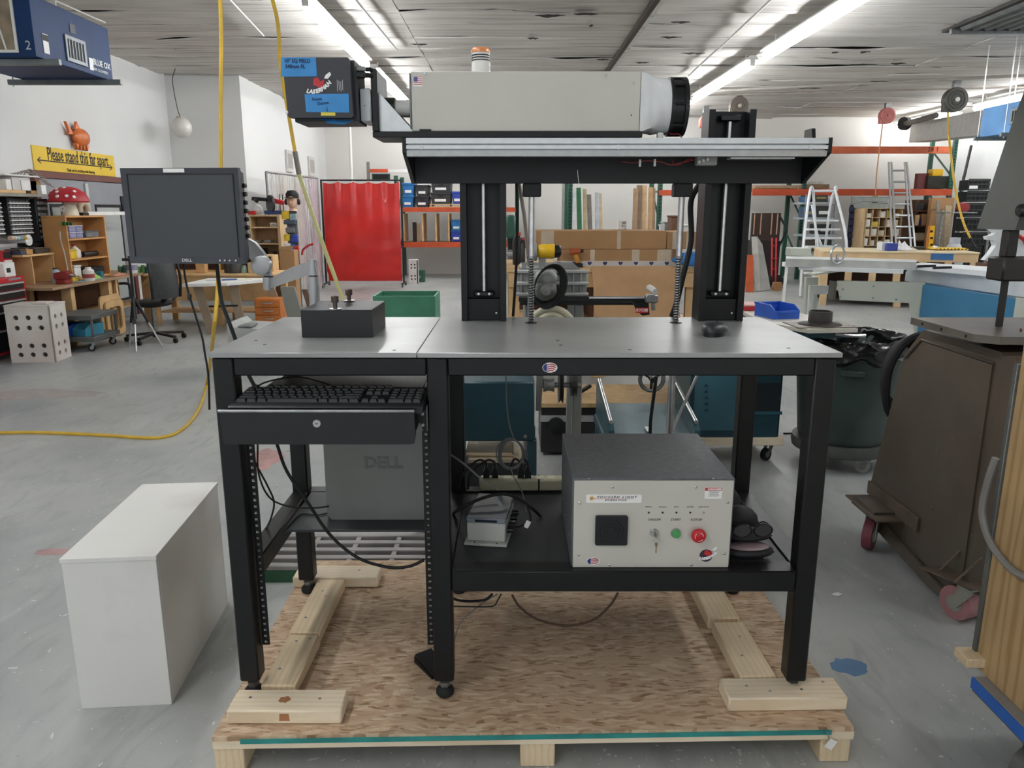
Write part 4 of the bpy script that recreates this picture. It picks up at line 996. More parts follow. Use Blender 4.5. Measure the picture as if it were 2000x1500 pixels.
b=MB();b.lathe([(.026,2.50),(.031,2.502),(.031,2.535),(.02,2.537)],(q.x,0,q.z),24,'Y');b.build('elbow_disc',AG,am)
pl=[(486,466),(500,474),(515,492),(527,510),(530,540),(515,541),(500,520),(486,497)]
b=MB();c=[W(px_,py_,2.55+(530-px_)*.0014)for px_,py_ in pl];n=len(c)
b.add([*[p+Vector((0,-.012,0))for p in c],*[p+Vector((0,.012,0))for p in c]],[tuple(range(n-1,-1,-1)),tuple(range(n,2*n))]+[(i,(i+1)%n,n+(i+1)%n,n+i)for i in range(n)]);b.build('upper_arm',AG,am,sharp=50)
qa,qb=W(488,482,2.615),W(380,440,2.62)
b=MB();b.bar(qa,qb,.03,.035,.004);b.build('wrist_link',AG,am)
b=MB();b.box(qb.x-.05,qb.x+.05,qb.y-.03,qb.y-.018,qb.z-.05,qb.z+.05,.002);b.build('mount_plate',AG,am)
# monitor leads
cable('black lead hanging from the left of the monitor with a plug midway',[W(358,515,2.52),W(362,545,2.5),W(369,575,2.48),W(383,620,2.46),W(395,660,2.44),W(400,690,2.42),W(407,735,2.4),W(409,800,2.4)],.0035)
b=MB();b.cb(W(370,580,2.475),(.012,.012,.02),.002,0,0,.15);b.build('plug_housing',BLKP,None,'black inline connector on the lead below the monitor','connector')
cable('thick black video cable hanging below the monitor to the bench edge',[W(423,512,2.53),W(427,550,2.5),W(433,590,2.47),W(444,620,2.44),W(458,658,2.42),W(480,720,2.4),W(500,760,2.4)],.0065)
# near things around the bench
wq=FL(160,1385)
wbx=thing('white_box','white laminate box with scuffed top standing on the floor left of the bench','box',(wq.x,wq.y,0),.085,w=False)
WL=mat('white_laminate','#dcdbd7',.45,0,.03,2,.02);mixin(WL,'#a79c92',nfac(3.,.55,.8,5),.45)
ww=(FL(333,1381)-wq).length;wh=.447;wdp=.56
for nm,a in(('front_panel',(0,ww,0,.014,0,wh-.013)),('back_panel',(0,ww,wdp-.014,wdp,0,wh-.013)),('side_panel',(0,.014,.0142,wdp-.0142,0,wh-.013)),('side_panel',(ww-.014,ww,.0142,wdp-.0142,0,wh-.013)),('top_panel',(-.003,ww+.003,-.004,wdp,wh-.0125,wh))):
 b=MB();b.box(*a,.001);b.build(nm,WL,wbx)
# casters
def caster(parent,at,r_,m_wheel,rz=0.,fork=DSTEEL,top=None,w_=.035):
 """swivel caster with its wheel touching z = at[2]"""
 x,y,z=at;M=Matrix.Translation((x,y,0))@Matrix.Rotation(rz,4,'Z');top=top or z+2.45*r_
 def lp(p):return M@Vector(p)
 b=MB();b.cyl(lp((0,-w_/2,z+r_)),lp((0,w_/2,z+r_)),r_,n=22);wl_=b.build('wheel',m_wheel,parent)
 b=MB();b.cyl(lp((0,-w_/2-.002,z+r_)),lp((0,w_/2+.002,z+r_)),r_*.5,n=14);b.build('hub',fork,wl_)
 b=MB();k=.4*r_
 for s in(-1,1):
  o=s*(w_/2+.005)
  b=MB();b.prism([(-r_*.22,z+r_*.8),(r_*.22,z+r_*.8),(r_*.75+k,top-.012),(-r_*.2+k,top-.012)],o-.002,o+.002,'Y',M);b.build('fork_cheek',fork,parent)
 b=MB();b.box(k-r_*.3,k+r_*.55,-w_/2-.007,w_/2+.007,top-.014,top-.006,0,M);b.cyl(lp((k,0,top-.006)),lp((k,0,top)),r_*.4,n=14);b.build('swivel',fork,parent)
# band saw
BS=mat('brown_hammered_metal','#63584c',.42,.15,.22,2.5,.06,.5);mixin(BS,'#50544a',nfac(1.4,.45,.7,4),.7);mixin(BS,'#8b857a',nfac(45.,.715,.75,3),.5)
BSD=mat('saw_dark_metal','#2c2a26',.45,.15,.2,8)
bs=thing('band_saw','old brown metal band saw on casters beside the plywood cabinet','band saw',(1.8,2.65,0))
b=MB();sidep=[(2.30,.055),(2.30,.90),(2.31,.91),(2.765,.91),(2.875,.80),(3.03,.22),(3.0,.19),(2.98,.055)]
b.prism(sidep,1.505,2.12,'X');b.build('base_cabinet',BS,bs)
b=MB();inn=[(2.335,.085),(2.335,.865),(2.75,.868),(2.845,.78),(2.99,.22),(2.965,.085)]
b.prism(inn,1.499,1.5045,'X');b.build('side_panel',BS,bs)
b=MB();b.tube([(1.499,2.33,.872),(1.499,2.76,.874),(1.499,2.86,.785)],.004,6,1);b.build('panel_edge',BS,bs)
for z in(.5,.2):
 b=MB();b.lathe([(0,1.494),(.006,1.495),(.007,1.4985)],(0,2.5+z*.3,z+.1),10,'X');b.build('rivet',DSTEEL,bs)
# skid frame and casters
qa=FL(1693,1052);
b=MB();b.prism([(1.40,.16),(1.53,.16),(1.53,.19),(1.41,.19)],2.78,2.96);b.build('skid_lug',BS,bs)
b=MB();b.box(1.39,1.50,2.72,3.0,.173,.18,.001);b.build('caster_plate',mat('rusty_angle','#6e6154',.55,.3,.2,8),bs)
b=MB();b.box(1.488,1.498,2.62,3.02,.18,.235,.001);b.build('angle_iron',mat('rusty_angle','#6e6154'),bs)
PUR=mat('maroon_wheel','#7c3f49',.45,0,.15,10);PNK=mat('pink_wheel','#a8777b',.5,0,.12,10)
caster(bs,(1.445,2.87,0),.062,PUR,.9,mat('zinc','#a9aa9f',.4,.5),.172,.036)
caster(bs,(1.50,2.33,0),.058,PNK,-1.2,mat('zinc','#a9aa9f',.4,.5),.135,.05)
b=MB();b.prism([(1.40,2.42),(1.56,2.42),(1.58,2.27),(1.49,2.255)],.136,.142,'Z');b.build('caster_plate',mat('rusty_angle','#6e6154'),bs)
for y in(2.39,2.30):
 b=MB();b.bar((1.455,y,.143),(1.512,y-.03,.245),.012,.004);b.build('brace',mat('rusty_angle','#6e6154'),bs)
b=MB();b.prism([(2.42,.055),(2.98,.14),(3.02,.17),(2.98,.07),(2.5,.02),(2.40,.03)],1.488,1.4985,'X');b.build('skirt_bar',BS,bs)
# table, lower guides
b=MB();b.prism([(1.42,2.70),(1.42,2.32),(1.47,2.27),(2.05,2.27),(2.05,2.70)],.940,.964,'Z');b.build('saw_table',mat('cast_table','#77716a',.38,.4,.15,8,.05),bs)
for y in(2.62,2.5,2.36):
 b=MB();b.lathe([(0,1.418),(.005,1.418),(.005,1.42)],(0,y,.952),8,'X');b.build('bolt_hole',BLKM,bs)
b=MB();b.box(1.62,1.95,2.40,2.60,.91,.9395,.004);b.build('trunnion',BSD,bs)
b=MB();b.prism([(1.83,2.45),(2.12,2.45),(2.12,2.62),(1.83,2.62)],.91,.9395,'Z');b.build('table_support',BSD,bs)
# spine and upper wheel housing
b=MB();b.box(2.06,2.2,2.42,2.62,.9,2.0,.01);b.build('spine',BS,bs)
u0=W(1950,448,2.5);
b=MB();b.prism([(1.565,1.275),(2.19,1.275),(2.19,2.0),(1.75,2.0),(1.655,1.70),(1.62,1.55)],2.42,2.62);b.build('wheel_housing',mat('saw_grey_green','#45463f',.45,.1,.12,4,.04),bs)
gx=W(1967,470,2.5).x
b=MB();b.box(gx-.022,gx+.012,2.46,2.5,1.19,1.2745,.003);b.build('guide_post',BSD,bs)
b=MB();b.box(W(1945,517,2.47).x,W(1945,517,2.47).x+.13,2.43,2.52,1.115,1.19,.006);b.build('blade_guide',BSD,bs)
b=MB();b.box(gx-.012,gx+.010,2.476,2.482,.9405,1.116);b.build('blade',BSD,bs)
b=MB();b.cyl((1.575,2.40,1.335),(1.575,2.42,1.335),.02,n=14);b.build('knob',BLKM,bs)
b=MB();b.cyl((1.545,2.385,1.33),(1.60,2.385,1.33),.012,n=10);b.build('knob_bar',BLKM,bs)
# coiled black hose hanging on it
cq=W(1782,732,3.02)
t=thing('hose_coil','thick black hose coiled and hung on the back of the band saw','hose',(cq.x,3.02,.66))
for k in range(5):
 rx_,rz_=.115-k*.012,.165-k*.012
 b=MB();b.tube([(cq.x+rx_*math.cos(2*PI*i/14),2.99+.03*k+.01*math.sin(2*PI*i/7),cq.z+rz_*math.sin(2*PI*i/14)-(rz_*.25 if math.sin(2*PI*i/14)<0 else 0))for i in range(14)],.016,8,3,True);b.build('loop',RUB,t)
# plywood cabinet on a blue cart
pcab=thing('plywood_cabinet','tall plywood cabinet riding on a blue-edged wheeled base at the right edge','cabinet',(1.5,1.35,0))
PX=1.2
b=MB();b.box(PX,PX+.018,.95,1.765,.185,1.45,.001);sp=b.build('side_panel',PLY,pcab)
b=MB();b.box(PX+.0185,PX+.6,1.747,1.765,.185,1.45,.001);b.build('end_panel',PLY,pcab)
b=MB();b.box(PX+.0185,PX+.6,.95,.968,.185,1.45,.001);b.build('end_panel',PLY,pcab)
b=MB();b.box(PX,PX+.6,.95,1.765,1.4505,1.468,.001);b.build('top_panel',PLY,pcab)
b=MB();b.box(PX-.006,PX+.02,1.766,1.78,.20,.98,.001);b.build('corner_strip',mat('galvanised','#7d807e',.45,.6,.15,12),pcab)
for(px_,py_)in((1994,645),(1987,702),(1951,922)):
 q=WX(px_,py_,PX);b=MB();b.lathe([(0,PX-.0004),(.005,PX-.0004),(.005,PX)],(0,q.y,q.z),8,'X');b.build('knot_hole',BROWN,sp)
b=MB();b.box(PX-.03,PX+.62,.93,1.72,.155,.184,.001);b.build('ledge',solid('#8d8a87',.55,var=.1),pcab)
b=MB();b.box(PX-.034,PX-.0305,.93,1.722,.152,.182);b.build('blue_edge',solid('#2c67c0',.5,var=.1),pcab)
b=MB();b.box(PX-.03,PX+.62,.93,1.72,.145,.1545);b.build('base_frame',solid('#5b5653',.6),pcab)
b=MB();b.box(PX-.045,PX+.01,1.73,1.79,.20,.225,.002);b.build('hinge_block',PINE,pcab)
caster(pcab,(PX+.02,1.56,0),.048,mat('grey_wheel','#5a5a57',.5,0,.15,12),.4,mat('zinc2','#9b9a8e',.5,.4,.2),.1445,.03)
caster(pcab,(PX+.55,1.6,0),.048,mat('grey_wheel','#5a5a57'),.4,mat('zinc2','#9b9a8e'),.1445,.03)
caster(pcab,(PX+.02,1.05,0),.048,mat('grey_wheel','#5a5a57'),.4,mat('zinc2','#9b9a8e'),.1445,.03)
b=MB();b.tube([WX(1945,895,PX-.008),WX(1928,945,PX-.012),WX(1918,1000,PX-.014),WX(1930,1050,PX-.012),WX(1955,1090,PX-.010),WX(1990,1122,PX-.010),WX(2040,1140,PX-.01)],.009,8);b.build('power_cord',mat('grey_cord','#85827e',.55),pcab)
# rubbish bin on a dolly
tq=Vector((1.775,3.95,0))
tb=thing('rubbish_bin','dark green round rubbish bin lined with a black bag on a wheeled dolly','bin',tuple(tq))
GB=mat('bin_green','#34423e',.5,0,.2,5,.06);mixin(GB,'#5f6a66',nfac(2.4,.5,.75,5,(1,1,.6)),.6)
b=MB();b.lathe([(.215,.15),(.225,.17),(.262,.60),(.268,.605),(.268,.625),(.275,.63),(.278,.67),(.270,.68),(.262,.65),(.25,.60)],tuple(tq),36);bd=b.build('bin_body',GB,tb)
for a_ in(-1.9,1.0):
 b=MB();cx_,cy_=tq.x+.272*math.cos(a_),tq.y+.272*math.sin(a_);b.cb((cx_,cy_,.545),(.11,.012,.03),.004,a_+PI/2);b.build('handle',GB,bd)
def bag(u,v):
 a=2*PI*v;prof=((.255,.58),(.290,.61),(.296,.645),(.297,.68),(.288,.700),(.272,.706),(.258,.68),(.25,.61))
 k=u*(len(prof)-1);i=min(int(k),len(prof)-2);t=k-i
 r_=prof[i][0]*(1-t)+prof[i+1][0]*t;z=prof[i][1]*(1-t)+prof[i+1][1]*t
 c,s=math.cos(a),math.sin(a);n_=noise.noise((c*4,s*4,u*6));n2=noise.noise((c*10,s*10,u*9+4))
 rag=.03*noise.noise((c*3+9,s*3,1))*(1 if u<.15 else.3)
 return(tq.x+c*(r_+.014*n_+.012*n2),tq.y+s*(r_+.014*n_+.012*n2),z+rag+.008*n2)
b=MB();b.grid(bag,21,90);b.build('bin_bag',mat('black_bag','#131416',.22,0,.1,10,coat=.3),tb,sharp=45)
b=MB();b.lathe([(.23,.085),(.25,.095),(.255,.12),(.25,.148),(.1,.149)],tuple(tq),32);dl_=b.build('dolly',mat('dolly_grey','#4b4d4a',.55,0,.15,8),tb)
for k in range(5):
 a_=-1.25+k*2*PI/5;caster(tb,(tq.x+.17*math.cos(a_),tq.y+.17*math.sin(a_),0),.036,mat('pale_wheel','#a9aaa4',.5),a_+.7,DSTEEL,.086,.025)
b=MB();sq=[W(1632,652,3.68),W(1652,655,3.665),W(1672,656,3.66),W(1690,655,3.665)];b.tube(sq,.008,6);b.build('sheen_strip',STEEL,None,'bright strip shaped as the sheen on the edge of the black bin bag','strip')  # strip built in place of the glossy highlight on the bag
# teal shaper on a wooden dolly
sp_=thing('dust_collector','teal machine cabinet on a small wooden dolly behind the bench','machine',(1.22,4.12,0))
x0,x1=.95,1.44;y0,y1=3.95,4.4
b=MB();b.box(x0-.02,x1+.022,y0-.02,y1+.03,.10,.142,.003);b.build('dolly_board',PINEX,sp_)
for cx_,cy_ in((x0+.05,y0+.04),(x1-.05,y0+.04),(x0+.05,y1-.05),(x1-.05,y1-.05)):caster(sp_,(cx_,cy_,0),.034,BLKP,.6,DSTEEL,.099,.024)
b=MB();b.prism([(x0,y0+.012),(x0+.012,y0),(x1-.012,y0),(x1,y0+.012),(x1,y1),(x0,y1)],.143,.70,'Z');cb_=b.build('cabinet',TEAL,sp_)
qd0,qd1=W(1467,748,y0),W(1520,803,y0)
b=MB();b.box(qd0.x,qd1.x,y0-.003,y0+.0,qd1.z,qd0.z);b.build('chute_opening',mat('chute_dark','#0b1c22',.6),cb_)
b=MB();b.box(qd0.x-.02,qd1.x+.02,y0-.006,y0-.003,qd1.z-.018,qd1.z);b.build('chute_lip',mat('teal_light','#2b5c6b',.4),cb_)
b=MB();b.box(x0+.02,qd0.x-.04,y0-.005,y0,.18,.66,.002);dr=b.build('access_door',mat('teal_mid','#3d6a78',.38,0,.1,4),cb_)
for k in range(5):
 q=W(1379,752+k*12,y0);b=MB();b.prism([(q.x-.012,q.z-.006),(q.x+.012,q.z-.006),(q.x,q.z+.008)],y0-.009,y0-.005);b.build('vent_louvre',TEAL,dr)
# table top beside the bin: plate, flange, collar
tt=thing('router_table','pale machine table with a dark round dust port on top of the teal cabinet','machine table',(1.42,4.1,.70))
b=MB();b.prism([(1.32,4.52),(1.29,3.9),(1.43,3.64),(1.68,3.67),(1.66,4.0),(1.56,4.52)],.757,.776,'Z');b.build('table_plate',mat('pale_table','#d3cec2',.45,.1,.06,5),tt)
b=MB();b.prism([(1.34,4.5),(1.32,3.92),(1.44,3.67),(1.64,3.69),(1.63,4.0),(1.54,4.5)],.729,.7565,'Z');b.build('apron',TEAL,tt)
b=MB();b.box(1.34,1.43,4.0,4.38,.7005,.7285,.003);b.build('pedestal',TEAL,tt)
q=FL(1604,636,.777)
b=MB();b.cb((q.x,q.y+.02,.779),(.30,.2,.004),.001,.05);b.build('flange_plate',solid('#8a8378',.5,.1),tt)
b=MB();b.lathe([(.105,.7815),(.10,.786),(.057,.793),(.056,.845),(.054,.848),(.049,.848),(.049,.79)],(q.x,q.y+.02,0),28);b.build('dust_port',mat('port_brown_black','#35312d',.55,0,.1,10),tt)
# blue bin and red box at the table edge
blu=thing('parts_bin','blue plastic parts bin on the pale machine table behind the bench','bin',(1.425,4.09,.7765),.25,w=False)
BLm=mat('bin_blue','#2f5fc4',.4,0,.08,10)
def openbin(parent,w_,d_,h_,m,th=.006,front=.6):
 b=MB();b.box(-w_/2,w_/2,-d_/2,d_/2,0,th);b.build('base',m,parent)
 for s in(-1,1):
  x=s*(w_/2-th/2);b=MB();b.prism([(-d_/2,th),(d_/2,th),(d_/2,h_),(-d_/4,h_),(-d_/2,h_*front)],x-th/2,x+th/2,'X');b.build('side',m,parent)
 b=MB();b.box(-w_/2+th,w_/2-th,d_/2-th,d_/2,th,h_);b.build('back',m,parent)
 b=MB();b.box(-w_/2+th,w_/2-th,-d_/2,-d_/2+th,th,h_*front);b.build('front',m,parent)
 b=MB();b.box(-w_/2-.004,w_/2+.004,d_/2-.012,d_/2+.004,h_-.008,h_);b.build('rim',m,parent)
openbin(blu,.15,.19,.072,BLm)
for k in range(3):
 b=MB();b.box(-.05,.05,-.0985,-.0955,.010+k*.010,.015+k*.010);b.build('label_slot',BLm,blu)
b=MB();b.box(1.325,1.47,4.34,4.48,.7765,.80,.003);rb=b.build('red_box',mat('red_case','#b5262c',.45,0,.1,6),None,'low red case with a pink lid behind the blue parts bin','case')
b=MB();b.box(1.322,1.473,4.337,4.483,.8005,.812,.003);b.build('lid',mat('pink_lid','#e0a9a2',.5),rb)
b=MB();pq=FL(1634,1161);b.prism([(pq.x-.02,pq.y-.002),(pq.x-.002,pq.y-.014),(pq.x+.02,pq.y),(pq.x+.012,pq.y+.004),(pq.x+.014,pq.y+.012),(pq.x-.004,pq.y+.009)],.0005,.0022,'Z');b.build('paper_scrap',PAPER,None,'small torn white scrap lying on the floor by the right bench leg','scrap')
for i,pts in enumerate(([FL(1530,848),FL(1600,848),FL(1760,847)],[FL(1530,851),FL(1560,849)],)):
 if i==0:cable('thin black cord lying straight on the floor behind the green bin',[p+Vector((0,0,.005))for p in pts],.005)
# middle ground behind the bench
# wooden workbench with cardboard boxes
wbn=thing('timber_workbench','low timber workbench behind the gantry holding the cardboard boxes','workbench',(.72,6.5,0))
b=MB();b.box(-.05,1.5,6.05,7.0,.86,.90,.004);b.build('bench_top',BIRCH,wbn)
b=MB();b.box(-.03,1.48,6.07,6.11,.74,.8595,.002);b.build('apron',BIRCH,wbn)
for x in(-.03,.66,1.39):
 for y in(6.07,6.9):
  b=MB();b.box(x,x+.09,y+.042,y+.09,0,.859,.003);b.build('leg',BIRCH,wbn)
b=MB();b.box(-.03,1.48,6.2,6.9,.42,.45,.002);b.build('shelf',BIRCH,wbn)
b=MB();b.box(.0,1.45,6.86,6.88,.46,.73,.002);b.build('back_board',BROWN,wbn)
for x in(.64,.86):
 b=MB();b.box(x,x+.02,6.16,6.85,.455,.735,.002);b.build('divider',BROWN,wbn)
def carton(label,x0,x1,y0,y1,z0,z1,tape=()):
 t=thing('cardboard_box',label,'box',((x0+x1)/2,(y0+y1)/2,z0),group='long cardboard boxes')
 b=MB();b.box(x0,x1,y0,y1,z0,z1,.003);b.build('box',CARD,t)
 for tx,tw in tape:
  b=MB();b.box(tx,tx+tw,y0-.001,y0-.0002,z0+.001,z1-.001);b.build('packing_tape',mat('clear_tape','#c9b79f',.25,0,.1,8,coat=.3),t)
 b=MB();b.box(x0+.004,x1-.004,(y0+y1)/2-.003,(y0+y1)/2+.003,z1,z1+.001);b.build('flap_seam',mat('card_dark','#8a6744',.8),t)
 return t
zz1=.9005
c1=carton('lower long cardboard box with a white heart-printed tape',.38,1.27,6.12,6.5,zz1,1.035,((.62,.035),(.95,.06),(1.15,.11)))
c2=carton('upper long cardboard box with clear tape wraps',.20,1.22,6.13,6.6,1.036,1.178,((.23,.10),(.83,.03)))
c3=carton('shorter cardboard box at the end of the upper long one',1.225,1.46,6.14,6.62,1.036,1.17,((1.27,.07),(1.38,.06)))
b=MB();b.box(.33,1.30,6.095,6.119,zz1,.945);ht_=b.build('printed_tape',solid('#cfc9c4',.6,var=.05),None,'white strip printed with dark hearts along the bottom cardboard box','tape')
HB=mat('heart_navy','#2c2f63',.6)
for i in range(8):
 cx_,cz_=.37+i*.122,.928;pts=[]
 for k in range(16):
  a=2*PI*k/16;pts.append((cx_+.0011*16*math.sin(a)**3,cz_+.0011*(13*math.cos(a)-5*math.cos(2*a)-2*math.cos(3*a))))
 b=MB();b.prism(pts,6.0935,6.0949);b.build('heart',HB,ht_)
def kraft(u,v):
 x=.66+.66*u;z=.91-.50*v
 n_=noise.noise((u*3,v*4,2))+.5*noise.noise((u*8,v*9,6))
 return(x+.02*noise.noise((v*3,u,8))-(.03*(1-v)if u<.05 else 0),6.03-.012*n_-.05*v*(1-u*.4),z+(.015*n_ if v>.95 else 0))
b=MB();b.grid(kraft,26,22,(0,.003,0));b.build('kraft_paper',mat('kraft_paper','#c69c70',.6,0,.06,5,.15),None,'sheet of brown kraft paper hanging off the front of the timber workbench','paper',sharp=60)
def bluebag(u,v):
 a=2*PI*v;r_=math.sin(PI*min(.999,max(.001,u)));n_=noise.noise((math.cos(a)*2,math.sin(a)*2,u*3))
 return(1.42+(.15+.06*n_)*r_*math.cos(a),6.0+(.08+.03*n_)*r_*math.sin(a),.905+.10*(1-math.cos(PI*u))/2*(1+.4*n_))
b=MB();b.grid(bluebag,10,22);b.build('blue_bag',mat('blue_film','#2c7cc4',.3,0,.15,12,.2),None,'crumpled bright blue plastic bag beside the cardboard boxes','bag',sharp=60)
dq=W(1126,498,6.05)
t=thing('cordless_drill','orange and grey cordless drill standing in front of the boxes','drill',(dq.x,6.06,.9))
b=MB();b.cyl((dq.x-.05,6.06,1.02),(dq.x+.03,6.06,1.025),.026,.02,14);b.build('motor_body',solid('#b5562f',.45),t)
b=MB();b.cyl((dq.x+.03,6.06,1.025),(dq.x+.055,6.06,1.026),.017,.010,12);b.build('chuck',BLKP,t)
b=MB();b.bar((dq.x-.01,6.06,1.0),(dq.x+.015,6.06,.93),.03,.04,.006);b.build('grip',solid('#c98a2f',.5),t)
b=MB();b.box(dq.x-.02,dq.x+.05,6.03,6.09,.901,.93,.005);b.build('battery',BLKP,t)
# contractor saw with yellow miter saw motor
ry=thing('contractor_saw','grey cast table saw body with black rails and a red label behind the bench','table saw',(.3,3.3,0))
def Wr(x,y,Y=3.2):return W(x,y,Y)
p0,p1=Wr(1006,530),Wr(1146,576)
b=MB();b.box(p0.x,p1.x,3.2,3.215,p1.z,p0.z,.003);b.build('cast_panel',GREYM,ry)
for px_ in(1018,1044,1092,1120,1134):
 q=Wr(px_,545);b=MB();b.box(q.x-.004,q.x+.004,3.185,3.1995,p1.z+.012,p0.z-.004,.002);b.build('rib',GREYM,ry)
for py_ in(530,553,574):
 q=Wr(1000,py_);b=MB();b.box(p0.x-.006,p1.x+.006,3.18,3.1995,q.z-.007,q.z+.007,.003);b.build('flange',mat('grey_cast_light','#b2b4b1',.5,.2,.12,12),ry)
b=MB();b.box(p0.x+.02,p1.x-.02,3.216,3.62,p1.z,p0.z+.01,.01);b.build('saw_body',mat('saw_body_grey','#5d605f',.5,.1,.15,10),ry)
qm=Wr(1064,556)
b=MB();b.lathe([(0,3.06),(.018,3.062),(.024,3.075),(.03,3.09),(.045,3.11),(.048,3.18)],(qm.x,0,qm.z-.012),24,'Y');b.build('motor',mat('motor_grey','#7f807c',.45,.2,.15,14),ry)
b=MB();b.ell((qm.x,3.12,qm.z+.035),(.05,.03,.035),16,8);b.build('cord_cleat',GREYM,ry)
for k in range(4):
 r1,r2=.052+.004*k,.075+.004*k;ox=.004*k
 b=MB();b.tube([(qm.x+.005+ox+r1*math.cos(2*PI*i/12)+.015*math.sin(2*PI*i/12),3.09-.006*k,qm.z+.005+r2*math.sin(2*PI*i/12))for i in range(12)],.0042,6,4,True);b.build('cord_loop',RUB,ry)
ra,rb_=Wr(1150,584,3.15),Wr(1266,584,3.15)
b=MB();b.box(p0.x+.015,rb_.x,3.14,3.165,ra.z-.011,ra.z+.010,.002);b.build('front_rail',BLK,ry)
b=MB();b.box(ra.x,rb_.x,3.138,3.1395,ra.z+.003,ra.z+.010);b.build('rail_scale',STEEL,ry)
q=Wr(1010,595,3.15);b=MB();b.box(p0.x+.02,rb_.x-.02,3.20,3.22,q.z-.008,q.z+.006,.002);b.build('rear_rail',BLK,ry)
pl=[(1236,590),(1266,590),(1268,614),(1254,616),(1242,606)]
b=MB();b.prism([(W(x,y,3.13).x,W(x,y,3.13).z)for x,y in pl],3.12,3.137);bk2=b.build('end_bracket',BLK,ry)
q0,q1=W(1242,601,3.119),W(1266,611,3.119)
b=MB();b.box(q0.x,q1.x,3.1185,3.1195,q1.z,q0.z);b.build('red_label',RED,bk2)
text('RYOBI',.017,((q0.x+q1.x)/2,3.118,(q0.z+q1.z)/2),WHT,bk2,align='CENTER',bold=.0004)
b=MB();b.cyl(Wr(1268,562,3.12),Wr(1280,570,3.06),.014,.012,16);kn=b.build('lock_handle',mat('white_grey','#d0cfca',.4),ry)
b=MB();b.cyl(Wr(1276,578,3.12),Wr(1276,606,3.12),.008,n=10);b.build('clamp_screw',DSTEEL,ry)
b=MB();b.box(Wr(1262,580,3.1).x,Wr(1286,580,3.1).x,3.10,3.14,Wr(1276,592,3.1).z,Wr(1276,576,3.1).z,.004);b.build('clamp_block',DSTEEL,ry)
for x,y in((p0.x+.06,3.24),(p1.x-.03,3.24),(p0.x+.06,3.58),(p1.x-.03,3.58)):
 b=MB();b.box(x-.02,x+.02,y-.02,y+.02,0,p1.z-.001,.004);b.build('leg',mat('leg_grey','#8b8d8a',.45,.3,.1),ry)
b=MB();pq0=Wr(1036,735,3.1);b.cyl((pq0.x,3.14,Wr(1036,872,3.1).z),(pq0.x,3.14,p1.z),.013,n=14);b.build('dust_pipe',mat('leg_grey','#8b8d8a'),ry)
# belt pulleys under the saw
for i,(px_,r_,w_)in enumerate(((1072,.03,.05),(1095,.085,.022),(1120,.06,.03))):
 q=Wr(px_,752-i*2,3.2);b=MB();b.lathe([(r_*.5,q.x-w_/2),(r_,q.x-w_/2+.002),(r_*.82,q.x),(r_,q.x+w_/2-.002),(r_*.5,q.x+w_/2)],(0,3.2,q.z),22,'X');b.build('pulley',mat('pulley_grey','#4a4a48',.45,.4,.2,10)if i else mat('leg_grey','#8b8d8a'),ry)
qa_=Wr(1050,752,3.2);qb_=Wr(1135,748,3.2);b=MB();b.cyl((qa_.x,3.2,qa_.z),(qb_.x,3.2,qa_.z),.012,n=12);b.build('shaft',DSTEEL,ry)
b=MB();b.prism([(Wr(1048,735).x,Wr(1048,720).z),(Wr(1062,735).x,Wr(1062,720).z),(Wr(1056,800).x,Wr(1056,800).z),(Wr(1046,800).x,Wr(1046,800).z)],3.18,3.22);b.build('hanger_arm',mat('leg_grey','#8b8d8a'),ry)
# yellow motor of the saw on top
ym=thing('circular_saw','yellow corded circular saw lying on the grey table saw','saw',(.21,3.32,1.14))
q0,q1,q2=W(1050,491,3.3),W(1083,490,3.3),W(1096,490,3.3)
zb=max(0,1.147-(q0.z-.03));
b=MB();b.lathe([(.022,q0.x),(.030,q0.x+.01),(.031,q1.x-.004),(.027,q1.x)],(0,3.3,q0.z),22,'X');b.build('motor_housing',YEL,ym)
b=MB();b.lathe([(.0275,q1.x+.0005),(.026,q2.x-.008),(.018,q2.x)],(0,3.3,q0.z),20,'X');b.build('end_cap',BLKP,ym)
b=MB();b.lathe([(.02,q0.x-.035),(.036,q0.x-.03),(.037,q0.x-.004),(.02,q0.x)],(0,3.3,q0.z-.004),24,'X');b.build('blade_guard',GREYM,ym)
b=MB();b.box(q0.x-.04,q0.x+.08,3.26,3.36,1.085,1.092,.002);b.build('shoe_plate',DSTEEL,ym)
b=MB();b.bar((q0.x+.02,3.3,1.092),(q0.x+.02,3.3,q0.z-.025),.03,.02,.002);b.build('bracket',GREYM,ym)
# stand for it on saw body: lift the body top to meet the shoe
b=MB();b.box(q0.x-.05,q0.x+.1,3.25,3.4,p0.z+.0105,1.0845,.004);b.build('saw_insert',GREYM,ry)
# vacuum hose and black mesh crate
vq=W(1077,614,3.1)
t=thing('vacuum_hose','cream corrugated vacuum hose arching up behind the bench edge','hose',(vq.x,3.1,.80))
for k in range(2):
 y_=3.10;b=MB();b.tube([(vq.x-.14+k*.05,3.165,.80),(vq.x-.13+k*.045,y_+.03,.83),(vq.x-.06+k*.015,y_,.925-k*.022),(vq.x,y_,.945-k*.024),(vq.x+.06-k*.015,y_,.925-k*.022),(vq.x+.13-k*.04,y_+.03,.83),(vq.x+.14-k*.04,3.165,.80)],.013,10,6);b.build('hose',solid('#cfcbb2',.5,var=.08),t)
